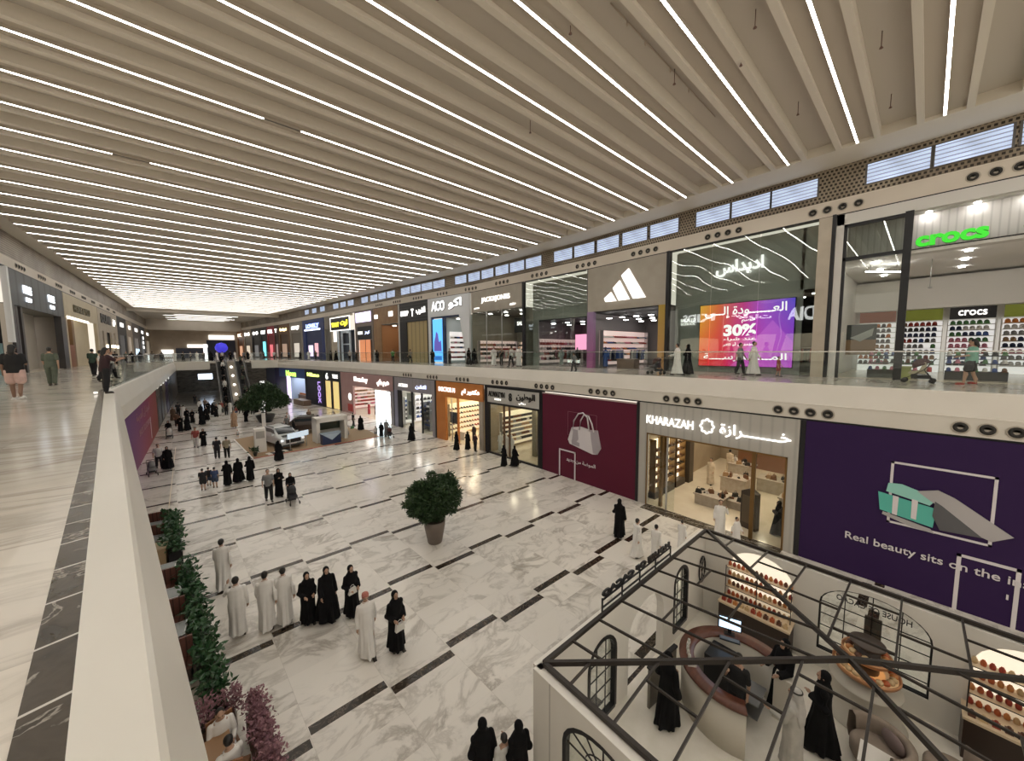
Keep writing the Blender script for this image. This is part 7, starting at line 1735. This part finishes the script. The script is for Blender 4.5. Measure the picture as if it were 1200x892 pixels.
bd = B(); bd.prism([(0, 0), (12, F2), (12, F2 - .4), (.7, 0)], 3.45, 4.35, axis='x'); o = bd.obj('escalator_divider', mat('divider_beige', (.42, .36, .28), .5), loc=(0, 66, 0)); tag(o, 'beige sloping divider between the two escalators', 'divider')
# far undercroft details, with glowing panels added to liven the dark
t = thing('added_glow_panel', 'white-blue glowing panel added in the dark undercroft behind the escalators', 'sign', (-.5, 103.7, 2.6)); part(t, 'panel', emis('undercroft_glow', (.7, .82, 1), 3), (0, 0, 0, 2.4, .1, 1.2)); part(t, 'frame', BLACK, (-.1, .05, -.1, 2.5, .15, 1.3))
t = thing('shelf_rack', 'grey grid rack against the dark stone wall under the far gallery', 'rack', (-3.2, 101, 0)); bd = B()
for i in range(7): bd.box(i * .7, 0, 0, i * .7 + .05, .4, 3.2)
for i in range(5): bd.box(0, 0, i * .75, 4.25, .4, i * .75 + .05)
bd.obj('frame', mat('rack_grey', (.25, .25, .24), .5), t)
t = thing('added_white_panel', 'small white glowing panel added beside the far dark tree', 'poster', (8.1, 80, 0)); part(t, 'panel', emis('white_panel_glow', (1, .98, .95), 2.4), (0, 0, .9, .7, .1, 3.1)); part(t, 'stand', STEEL, (.1, 0, 0, .6, .1, .9))
# ================================================================== PEOPLE IN THE HALL
G = lambda c: {'abaya': c}
DRK = cloth('near_black', (.02, .02, .025)); KHK = cloth('khaki_shirt', (.30, .26, .18)); GREY = cloth('mid_grey', (.22, .22, .22)); REDC = cloth('dull_red', (.32, .07, .06)); BROWN = cloth('brown', (.13, .08, .05)); DENIM = cloth('denim2', (.05, .07, .12)); WSH = cloth('white_shirt', (.62, .61, .58))
cam_dir = (0, -1)
# foreground groups on the marble
person('thobe', .18, 15.96, 0, (.25, 1), 1.84, 'man in white thobe walking away alone left of the others')
person('thobe_arm', .40, 12.96, 0, (.1, 1), 1.82, 'man in white thobe seen from behind, nearest the leafy hedge, with a raised hand')
person('thobe', 1.08, 12.70, 0, (.2, 1), 1.82, 'man in white thobe walking away in the middle of three')
person('thobe', 1.53, 12.62, 0, (.05, 1), 1.80, 'man in white thobe walking away next to the women in black')
person('abaya_bag', 2.08, 12.14, 0, (.1, -1), 1.62, 'woman in slim black abaya with folded hands beside the men in white')
person('abaya_wide', 2.58, 11.90, 0, (0, -1), 1.70, 'woman in wide spreading black abaya in the middle of the women')
a7 = person('abaya_bag', 3.20, 11.55, 0, (.2, -1), 1.66, 'woman in black abaya holding a pale bag behind the man with the red cap')
person('thobe_cap', 3.04, 9.72, 0, (-.1, -1), 1.80, 'man in white thobe with red headwear walking towards the camera')
a9 = person('abaya_bag', 3.72, 9.35, 0, (.1, -1), 1.72, 'woman in long black abaya standing right of the man with red headwear')
handbag((3.17, 11.33, 1.16), .2, 'cream handbag in front of the third woman in black', None, .85)
handbag((3.74, 9.12, 1.02), .1, 'white handbag carried by the woman beside the man with red headwear', None, .9)
# middle distance
person('child', -.3, 28.57, 0, (.1, 1), 1.36, 'boy in dark clothes at the left of the family group', None, {'shirt': DRK, 'shorts': DRK}); person('child', -.02, 29.3, 0, (.1, 1), 1.2, 'smaller boy in dark clothes behind the family row', None, {'shirt': DRK}); person('child', .26, 28.6, 0, (.1, 1), 1.32, 'child in blue top beside the woman in black in the family row')
person('abaya', .87, 28.6, 0, (.1, 1), 1.60, 'woman in black abaya next to the child in blue'); person('abaya_wide', 1.45, 28.9, 0, (0, 1), 1.56, 'woman in wide black abaya second from the right of the family row'); person('abaya', 2.05, 28.66, 0, (.1, 1), 1.62, 'woman in black abaya at the right end of the family row')
person('casual', 2.5, 23.97, 0, (0, -1), 1.82, 'man in grey shirt and dark trousers beside two women in black', None, {'shirt': GREY}); person('abaya', 3.05, 24.38, 0, (0, -1), 1.63, 'woman in black abaya right of the man in grey shirt'); person('abaya_push', 3.5, 23.5, 0, (-.1, -1), 1.5, 'woman in black abaya pushing a pushchair beside the man in grey'); stroller(3.45, 22.75, 0, .1, 'black pushchair in front of the woman near the man in grey', None, mat('stroller_black', (.03, .03, .035), .8))
person('casual', .6, 36.48, 0, (0, 1), 1.74, 'man in black clothes walking with a man in khaki', None, {'shirt': DRK, 'trousers': DRK}); person('casual', 1.2, 36.15, 0, (0, 1), 1.73, 'man in khaki shirt walking beside the man in black', None, {'shirt': KHK})
person('abaya_wide', 4.2, 32.6, 0, (.5, 1), 1.56, 'woman in wide black abaya just in front of the striped board')
person('casual', -.7, 42.26, 0, (0, -1), 1.78, 'man in red and white clothes left of a woman in black', None, {'shirt': REDC, 'trousers': WSH}); person('abaya', -.18, 42.29, 0, (0, -1), 1.56, 'woman in black abaya beside the man in red and white')
person('casual', -2.7, 36.35, 0, (.2, -1), 1.8, 'man in white shirt and black trousers by the gradient hoarding', None, {'shirt': WSH, 'trousers': DRK}); person('abaya_wide', -2.2, 35.67, 0, (.1, -1), 1.64, 'woman in wide black abaya by the gradient hoarding'); stroller(-2.95, 34.6, 0, .2, 'grey pushchair beside the gradient hoarding', GREY, GREY)
person('abaya_push', -2.8, 49.57, 0, (0, -1), 1.6, 'woman in black abaya with a white pushchair near the left fronts'); stroller(-2.7, 48.6, 0, 0, 'white pushchair near the left ground floor fronts', WSH, WSH)
person('abaya', -1.99, 51.87, 0, (0, -1), 1.7, 'tall woman in black abaya near the left fronts'); person('abaya_wide', -1.45, 52.05, 0, (0, 1), 1.5, 'short woman in wide black abaya near the left fronts')
person('casual', -2.6, 65.4, 0, (0, 1), 1.8, 'man in dark clothes far off by the left fronts', None, {'shirt': DRK}); person('dress', -2.9, 60.78, 0, (0, -1), 1.75, 'woman in brown dress far off by the left fronts', None, {'dress': BROWN, 'head_scarf': BROWN})
person('abaya', -1.08, 57.23, 0, (0, -1), 1.59, 'woman in black beyond the two near the left fronts'); person('thobe', -.67, 55.89, 0, (0, 1), 1.5, 'short man in white thobe between two women in black'); person('abaya_wide', -.24, 55.22, 0, (0, 1), 1.5, 'woman in wide black abaya right of the short man in white')
person('casual', -.99, 78, 0, (0, 1), 1.6, 'lone person in black under the far gallery', None, {'shirt': DRK, 'trousers': DRK})
person('dress', 2.5, 50.64, 0, (0, -1), 1.9, 'tall woman in tan dress at the back of the floor'); person('abaya', 3.78, 53.41, 0, (0, 1), 1.5, 'woman in black right of the woman in tan'); person('child', 2.4, 44.24, 0, (0, -1), .8, 'toddler standing alone left of the car stand', None, {'shirt': WSH, 'shorts': GREY})
# crowd at the escalator foot
cr = [('casual', 1.2, 66.5, GREY, 'man in grey left in the crowd at the escalator foot'), ('abaya', .5, 64.8, None, 'woman in black leftmost at the escalator foot'), ('casual', 1.9, 64.2, REDC, 'man in red at the escalator foot'), ('thobe', 2.8, 63.4, None, 'man in white thobe stepping off the left escalator'), ('abaya_wide', 3.6, 64.4, None, 'woman in wide black abaya between the escalators'), ('casual', 4.4, 63.0, WSH, 'man in white shirt between the escalators'), ('abaya', 5.2, 64, None, 'woman in black at the right escalator foot'), ('thobe', 6.0, 62.4, None, 'man in white thobe at the right escalator foot'), ('casual', .2, 69.6, BROWN, 'man in brown walking beside the left escalator'), ('thobe', -.4, 68.3, None, 'man in white thobe beside the left escalator'), ('abaya', 1.2, 60.5, None, 'woman in black in front of the escalator crowd'), ('child', 3.3, 60.6, REDC, 'child in red in front of the escalator crowd'), ('abaya_wide', 6.9, 60.6, None, 'woman in wide black abaya near the far tree')]
cr += [('abaya', -1.6, 58.6, None, 'woman in black walking along the left fronts, middle distance'), ('casual', -2.4, 55.6, BROWN, 'man in brown beside the left fronts, middle distance'), ('abaya_wide', -.3, 62.0, None, 'woman in wide black abaya before the left escalator crowd'), ('abaya', .9, 62.6, None, 'woman in black with the left escalator crowd'), ('thobe', 1.6, 62.0, None, 'man in white with the left escalator crowd'), ('casual_stand', 2.3, 61.6, None, 'man in black before the left escalator crowd'), ('abaya', 4.6, 61.4, None, 'woman in black before the right escalator'), ('casual', 3.9, 61.9, REDC, 'man in dull red before the escalators'), ('thobe', -2.0, 63.0, None, 'man in white far down the left fronts'), ('abaya', 5.6, 61.2, None, 'woman in black at the near edge of the escalator crowd'), ('casual', 5.0, 59.6, WSH, 'man in white shirt in front of the escalator crowd'), ('abaya_wide', .2, 58.4, None, 'woman in wide black abaya alone before the crowd')]
for k_, x, y, c, lb in cr: person(k_, x, y, 0, (random.uniform(-.5, .5), random.choice([-1, 1])), 1.65 if k_ != 'child' else 1.1, lb, None, {'shirt': c} if c else None)
for i in range(9):
    for j, x in enumerate((2.7, 5.1)):
        if (i * 3 + j * 2) % 4 == 3: continue
        y = 66.6 + i * 1.25; st = int((y - 66) / (12 / 42)); z = (st + 1) * F2 / 42
        k_ = ['abaya', 'casual', 'thobe', 'casual_stand'][(i * 2 + j) % 4]
        person(k_, x + random.uniform(-.15, .15), y, z, (0, 1) if j else (0, -1), 1.66, '%s riding the %s escalator, %s step group from the bottom' % ({'abaya': 'woman in black', 'casual': 'man in green-grey shirt', 'thobe': 'man in white', 'casual_stand': 'man in black'}[k_], 'right' if j else 'left', ordn[i]), 'riders on the %s escalator' % ('right' if j else 'left'))
# around the car stand and the shops on the right
person('dress', 10.61, 37.81, 0, (1, 0), 1.8, 'woman in grey dress right of the booth frame', None, {'dress': GREY, 'head_scarf': DRK}); person('casual', 12.6, 41.76, 0, (1, .3), 1.6, 'man in black beyond the carpet, left of a pair', None, {'shirt': DRK, 'trousers': DRK}); person('abaya_wide', 12.65, 39.47, 0, (.6, 1), 1.55, 'woman in wide black abaya near the glowing white panel'); person('thobe', 11.1, 43.29, 0, (0, -1), 1.6, 'man in white behind the booth frame')
handbag((11.7, 39.2, .75), .2, 'dark green shopping bag between two women near the booth', pal('green', palette['green']), 1.2)
person('child', 12.63, 35.08, 0, (0, 1), 1.1, 'child in white before the glowing panel', None, {'shirt': WSH, 'shorts': GREY}); person('abaya', 13.11, 34.88, 0, (.3, 1), 1.42, 'woman in black beside the child in white'); person('thobe_push', 13.62, 34.9, 0, (.1, -1), 1.69, 'man in grey robe pushing a pushchair before the glowing panel', None, {'thobe': GREY}); stroller(13.6, 34.0, 0, 0, 'dark pushchair before the glowing panel')
person('abaya_wide', 14.66, 31.44, 0, (.8, .3), 1.66, 'woman in wide black abaya outside the lavender grey shop')
person('abaya', 16.0, 25.68, 0, (1, 0), 1.62, 'woman in black outside the left of the orange shop'); person('abaya', 16.8, 25.2, 0, (1, .3), 1.6, 'woman in black outside the doorway of the orange shop'); person('casual_stand', 16.95, 24.3, 0, (1, 0), 1.6, 'person in dark maroon at the right of the orange shop', None, {'shirt': cloth('maroon', (.05, .015, .02))})
person('abaya', 16.3, 19.75, 0, (1, .1), 1.56, 'woman in black outside the thobe shop, left of two'); person('abaya_wide', 16.9, 19.25, 0, (1, 0), 1.5, 'woman in black outside the thobe shop, right of two')
person('casual', 7.0, 46.5, 0, (0, -1), 1.7, 'man in white shirt behind the displayed white car', None, {'shirt': WSH}); person('casual', 6.6, 44.3, 0, (1, -1), 1.7, 'man in grey behind the displayed white car', None, {'shirt': GREY}); person('abaya', 6.7, 41.2, 0, (1, 0), 1.55, 'woman in black beside the displayed white car'); person('casual', 9.4, 47.8, 0, (0, -1), 1.6, 'person in red-brown at the back of the car stand', None, {'shirt': BROWN})
person('abaya', 13.79, 8.62, 0, (1, .25), 1.76, 'woman in black abaya walking alone in front of the burgundy hoarding')
person('thobe', 12.93, 7.25, 0, (.8, -.3), 1.62, 'boy in white thobe left of a pair behind the kiosk sign'); person('thobe', 13.25, 6.62, 0, (.8, .1), 1.5, 'boy in white thobe right of a pair behind the kiosk sign'); person('thobe', 14.85, 6.3, 0, (1, .1), 1.3, 'small boy in white thobe near the leather shop entrance')
person('thobe_arm', 17.1, 5.62, 0, (-.8, -.4), 1.72, 'man in white thobe standing at the leather shop entrance'); person('thobe', 16.9, 4.9, 0, (-.3, -1), 1.25, 'boy in white bending by the leather shop entrance')
person('thobe', 23.6, 8.4, .0, (-1, 0), 1.66, 'man in pale robe standing inside the leather shop', None, {'thobe': cloth('beige_robe', (.6, .5, .38))}); person('thobe', 26.6, 8.3, 0, (1, 0), 1.66, 'man in pale robe at the back of the leather shop', None, {'thobe': cloth('beige_robe', (.6, .5, .38))})
person('abaya', 19.2, 3.95, 0, (.2, 1), 1.6, 'woman in black behind the right glass of the leather shop')
# bottom edge, heads only
person('abaya', 3.53, 4.98, 0, (.3, 1), 1.64, 'woman in black scarf at the bottom edge, left of three'); person('casual_stand', 3.83, 4.72, 0, (.3, 1), 1.34, 'dark haired person in white at the bottom edge between two women', None, {'shirt': WSH}); person('abaya_bag', 4.04, 4.55, 0, (.2, 1), 1.58, 'woman in black scarf at the bottom edge, close to the kiosk corner')
person('seated', -.02, 8.2, 0, (-.3, 1), 1.62, 'seated man in white at the cafe table, back to the camera'); person('seated', -.12, 9.0, 0, (.1, -1), 1.62, 'seated man in white facing the camera at the cafe table')
# inside the kiosk
person('abaya', 7.44, 3.35, 0, (.9, -.2), 1.72, 'woman in flowing black abaya inside the kiosk doorway')
person('casual_stand', 8.62, 2.35, 0, (-1, .1), 1.66, 'staff member in black behind the horseshoe desk', None, {}) 
person('abaya_push', 9.75, 1.75, 0, (-.8, .5), 1.74, 'woman in black reaching over the end of the horseshoe desk')
person('ghutra', 8.4, 1.3, 0, (.1, 1), 1.78, 'man in white headcloth and white thobe inside the kiosk', None, {'thobe': cloth('pale_grey_thobe', (.50, .48, .44)), 'head_scarf': cloth('pale_grey_headcloth', (.52, .50, .47))}); person('abaya', 9.3, 1.0, 0, (-.2, 1), 1.78, 'woman in long black abaya beside the man in the white headcloth')
# upper right gallery
person('mint', 22.6, -1.15, F2, (.1, 1), 1.76, 'woman in mint shirt and black shorts pushing a pushchair'); stroller(22.6, .15, F2, ang(.05, 1), 'black pushchair with maroon hood and cream seat on the upper gallery', cloth('cream_seat', (.5, .45, .32)))
person('thobe', 22.9, 6.2, F2, (0, -1), 1.85, 'man in white thobe before the rainbow screen'); person('casual', 22.9, 6.85, F2, (0, -1), 1.78, 'man in dark grey shorts before the rainbow screen', None, {'shirt': GREY}); person('child', 22.8, 5.05, F2, (0, -1), 1.05, 'child in red before the rainbow screen', None, {'shirt': REDC, 'shorts': REDC})
person('thobe_push', 20.3, 9.2, F2, (0, 1), 1.78, 'man in white thobe pushing a pushchair on the upper gallery'); person('abaya', 20.6, 8.75, F2, (0, 1), 1.72, 'woman in black beside the man with the pushchair'); stroller(20.3, 10.4, F2, ang(0, 1), 'maroon pushchair pushed by the man in white on the upper gallery')
handbag((23.0, -.1, F2 + .75), .2, 'red bag hanging beside the pushchair handle', mat('bag_red', (.5, .05, .05), .5), .9)
person('casual', 18.95, 15.5, F2, (0, 1), 1.3, 'child in grey top and black trousers walking by the balustrade', None, {'shirt': GREY, 'trousers': DRK})
up = [('abaya', 21.0, 31.0, 1.75, None, 'woman in black outside the slanted white frame, left of two'), ('abaya_wide', 21.9, 31.3, 1.7, None, 'woman in black outside the slanted white frame, right of two'), ('thobe', 21.6, 27.6, 1.85, None, 'man in white thobe leaning forward outside the JACK&JONES shop'), ('casual_stand', 22.4, 27.4, 1.7, None, 'man in black outside the JACK&JONES shop'), ('casual', 21.0, 24.3, 1.85, WSH, 'man in white top and dark trousers by the black post'), ('thobe', 21.8, 24.2, 1.85, None, 'man in white thobe by the black post'), ('casual_stand', 21.5, 35.6, 1.75, None, 'person in dark clothes in front of the blue poster shop'), ('abaya', 20.9, 38.5, 1.65, None, 'woman in black in front of the tall blue poster'), ('casual', 20.2, 43, 1.7, KHK, 'man in khaki before the gold shutters'), ('casual', 19.6, 47, 1.7, cloth('green_top', (.1, .3, .08)), 'man in green before the light grey pillar'), ('abaya', 18.6, 50, 1.65, None, 'woman in black before the caramel shop, nearest'), ('casual_stand', 18.4, 58, 1.7, None, 'man in black before the lilac light box shop'), ('casual', 18.0, 60, 1.7, WSH, 'man in white shirt before the lilac light box shop'), ('abaya_wide', 17.3, 65, 1.65, None, 'woman in black before the yellow lettering, left of two'), ('abaya', 17.0, 67, 1.65, None, 'woman in black before the yellow lettering, right of two'), ('casual', 16.2, 74, 1.7, BROWN, 'man in brown past the stone grey front'), ('thobe', 15.9, 78, 1.75, None, 'man in white before the far blue shop'), ('abaya', 15.2, 82, 1.65, None, 'woman in black before the far blue shop'), ('casual', 14.2, 88, 1.7, DENIM, 'man in denim blue before the far grey shop'), ('casual_stand', 13.6, 93, 1.7, None, 'man in black before the far brown shop')]
for k_, x, y, h, c, lb in up: person(k_, x, y, F2, (random.uniform(-.6, .6), random.choice([-1, 1])), h, lb, None, {'shirt': c} if c else None)
# far cross gallery crowd
fc = ['thobe', 'abaya', 'casual', 'thobe', 'casual_stand', 'abaya_wide', 'thobe', 'casual', 'abaya', 'thobe', 'casual', 'abaya', 'thobe', 'casual_stand', 'abaya', 'casual']
for i, k_ in enumerate(fc):
    x = -3.2 + i * .95; y = 84 + (i * 7 % 5) * 2.2
    if 1.6 < x < 6.3 and y < 86: y += 4
    person(k_, x, y, F2, (random.uniform(-1, 1), random.choice([-1, 1])), 1.68, '%s in the far gallery crowd, %s from the left' % ({'thobe': 'man in white', 'abaya': 'woman in black', 'casual': 'man in coloured shirt', 'casual_stand': 'man in black', 'abaya_wide': 'woman in wide black abaya'}[k_], ordn[i]), 'crowd on the far gallery', {'shirt': random.choice([BROWN, WSH, DENIM, REDC, GREY])} if k_ == 'casual' else None)
# left gallery
person('shorts', -4.5, 19.11, F2, (.1, 1), 1.74, 'person in black top and pale pink shorts walking away on the left gallery')
person('casual', -5.15, 26.16, F2, (0, 1), 1.74, 'man in green shirt and green shorts on the left gallery', None, {'trousers': cloth('grey_green', (.10, .12, .09))}); person('casual', -5.25, 35.49, F2, (.2, 1), 1.74, 'man in dark green shirt and black trousers farther along the left gallery', None, {'shirt': cloth('dark_green', (.04, .07, .05))})
person('lean', -2.62, 19.35, F2, (.9, .5), 1.66, 'person in maroon top and black trousers leaning at the bend of the ledge')
person('casual', -3.75, 27.2, F2, (1, .3), 1.6, 'person in white shirt leaning on the left glass balustrade', None, {'shirt': WSH}); person('casual', -3.9, 31.0, F2, (1, .2), 1.6, 'second person in white shirt at the left glass balustrade', None, {'shirt': WSH})
person('abaya', -8.0, 33.5, F2, (0, 1), 1.6, 'woman in black before the slate grey shopfront'); person('casual', -7.4, 31.0, F2, (.2, 1), 1.4, 'person in white beside the woman before the slate grey shopfront', None, {'shirt': WSH, 'trousers': REDC})
lg = [('casual_stand', -7.2, 60, 'man in black before the cream shopfront'), ('abaya', -6.5, 66, 'woman in black before the beige rounded lettering shop'), ('casual', -7.4, 70, 'man in grey-green before the beige rounded lettering shop'), ('thobe', -6, 76, 'man in white far along the left gallery'), ('abaya', -7, 80, 'woman in black far along the left gallery'), ('casual', -5.2, 74, 'man in green-grey far along the left gallery'), ('abaya_wide', -5.0, 88, 'woman in wide black abaya at the far end of the left gallery')]
for k_, x, y, lb in lg: person(k_, x, y, F2, (random.uniform(-.4, .4), random.choice([-1, 1])), 1.68, lb)
# ---- pieces that belong to a part become its sub-parts
def below(child, par):
    child.parent = par
    child.matrix_parent_inverse = par.matrix_basis.inverted()
for r in [o for o in bpy.data.objects if o.parent is None and o.type == 'EMPTY']:
    kids = list(r.children)
    st = lambda o: o.name.split('.')[0]
    by = {}
    for c_ in kids: by.setdefault(st(c_), []).append(c_)
    def move(names, hosts):
        host = next((by[h][0] for h in hosts if h in by), None)
        if host is None: return
        for n_ in names:
            for c_ in by.get(n_, []):
                if c_ is not host and not c_.children: below(c_, host)
    if 'category' in r:
        move(('sign_lettering', 'sign_small_lettering', 'sign_shadow_lettering', 'emblem', 'logo_stripe', 'lettering', 'glowing_lettering', 'sign_plate', 'sign_emblem', 'crocs_lettering', 'vertical_lettering', 'printed_door_outline', 'door_handle', 'printed_frame', 'printed_box_lower', 'printed_box_lid', 'printed_ribbon', 'printed_watch_band', 'printed_watch_shadow', 'printed_tray', 'printed_handbag', 'printed_bag_side', 'printed_bag_handle', 'printed_bag_tag', 'printed_figures', 'printed_band', 'printed_line'), ('sign_band', 'sign_wall', 'sign_board', 'surround', 'ribbed_sign_wall', 'panel', 'grey_wall', 'board'))
    if r.name.startswith('linear_ceiling_light'): move(('diffuser', 'dark_gap_cover'), ('housing',))
    if r.name.startswith('armchair'): move(('cushion',), ('backrest',))
    if r.name.startswith('escalator'): move(('handrail',), ('side_truss',))
    if r.name.startswith('car'): move(('headlight', 'grille', 'number_plate', 'bonnet_panel'), ('body',))
    if r.name.startswith('computer_monitor'): move(('screen',), ('bezel',))
    if r.name.startswith('display_tower'): move(('light_ring',), ('tray',))
    if r.name.startswith('card_terminal'): move(('keypad',), ('body',))
    if r.name.startswith('keyboard'): move(('keys',), ('body',))
for r in [o for o in bpy.data.objects if o.parent is None and o.name.startswith('cafe_kiosk')]:
    ks = {o.name.split('.')[0]: o for o in r.children if o.name.split('.')[0].endswith('_wall')}
    for c_ in list(r.children):
        if c_.name.split('.')[0] in ('window_frame', 'glazing_bars', 'glass_pane', 'window_lettering', 'dark_banner', 'niche_back', 'oval_grille'):
            l = c_.matrix_basis.translation
            w_ = 'north_wall' if abs(c_.matrix_basis.to_euler().z) < .1 else ('east_wall' if l.x > 3 else 'west_wall')
            par = ks[w_]; below(c_, par)
for o in bpy.data.objects:
    if o.parent is None and 'label' in o and len(o['label'].split()) > 16: o['label'] = ' '.join(o['label'].split()[:16])
# ================================================================== CAMERA, LIGHT, VIEW
cam = bpy.data.cameras.new('camera'); co = bpy.data.objects.new('camera', cam); COL.objects.link(co)
cam.sensor_width = 36; cam.lens = 421 / 1200 * 36; cam.clip_start = .02; cam.clip_end = 400
pit, rol = math.radians(4.75), math.radians(.4)
fw = Vector((math.sin(YAW) * math.cos(pit), math.cos(YAW) * math.cos(pit), -math.sin(pit)))
r0 = Vector((math.cos(YAW), -math.sin(YAW), 0)); u0 = r0.cross(fw)
Rr = r0 * math.cos(rol) - u0 * math.sin(rol); Uu = u0 * math.cos(rol) + r0 * math.sin(rol)
M = Matrix((Rr, Uu, -fw)).transposed().to_4x4(); M.translation = (0, 0, EYE); co.matrix_world = M
SC.camera = co
w = bpy.data.worlds.new('world'); SC.world = w; w.use_nodes = True
w.node_tree.nodes['Background'].inputs[0].default_value = (1.0, .90, .76, 1)
w.node_tree.nodes['Background'].inputs[1].default_value = .9
SC.view_settings.view_transform = 'Standard'; SC.view_settings.look = 'None'; SC.view_settings.gamma = 1
SC.view_settings.use_curve_mapping = False; SC.view_settings.exposure = 0.2
SC.cycles.use_denoising = True
SC.cycles.max_bounces = 8; SC.cycles.diffuse_bounces = 4; SC.cycles.glossy_bounces = 4; SC.cycles.transparent_max_bounces = 16; SC.cycles.transmission_bounces = 4
SC.cycles.caustics_reflective = False; SC.cycles.caustics_refractive = False
SC.cycles.sample_clamp_indirect = 6
for p in PROTO.values(): discard(p)
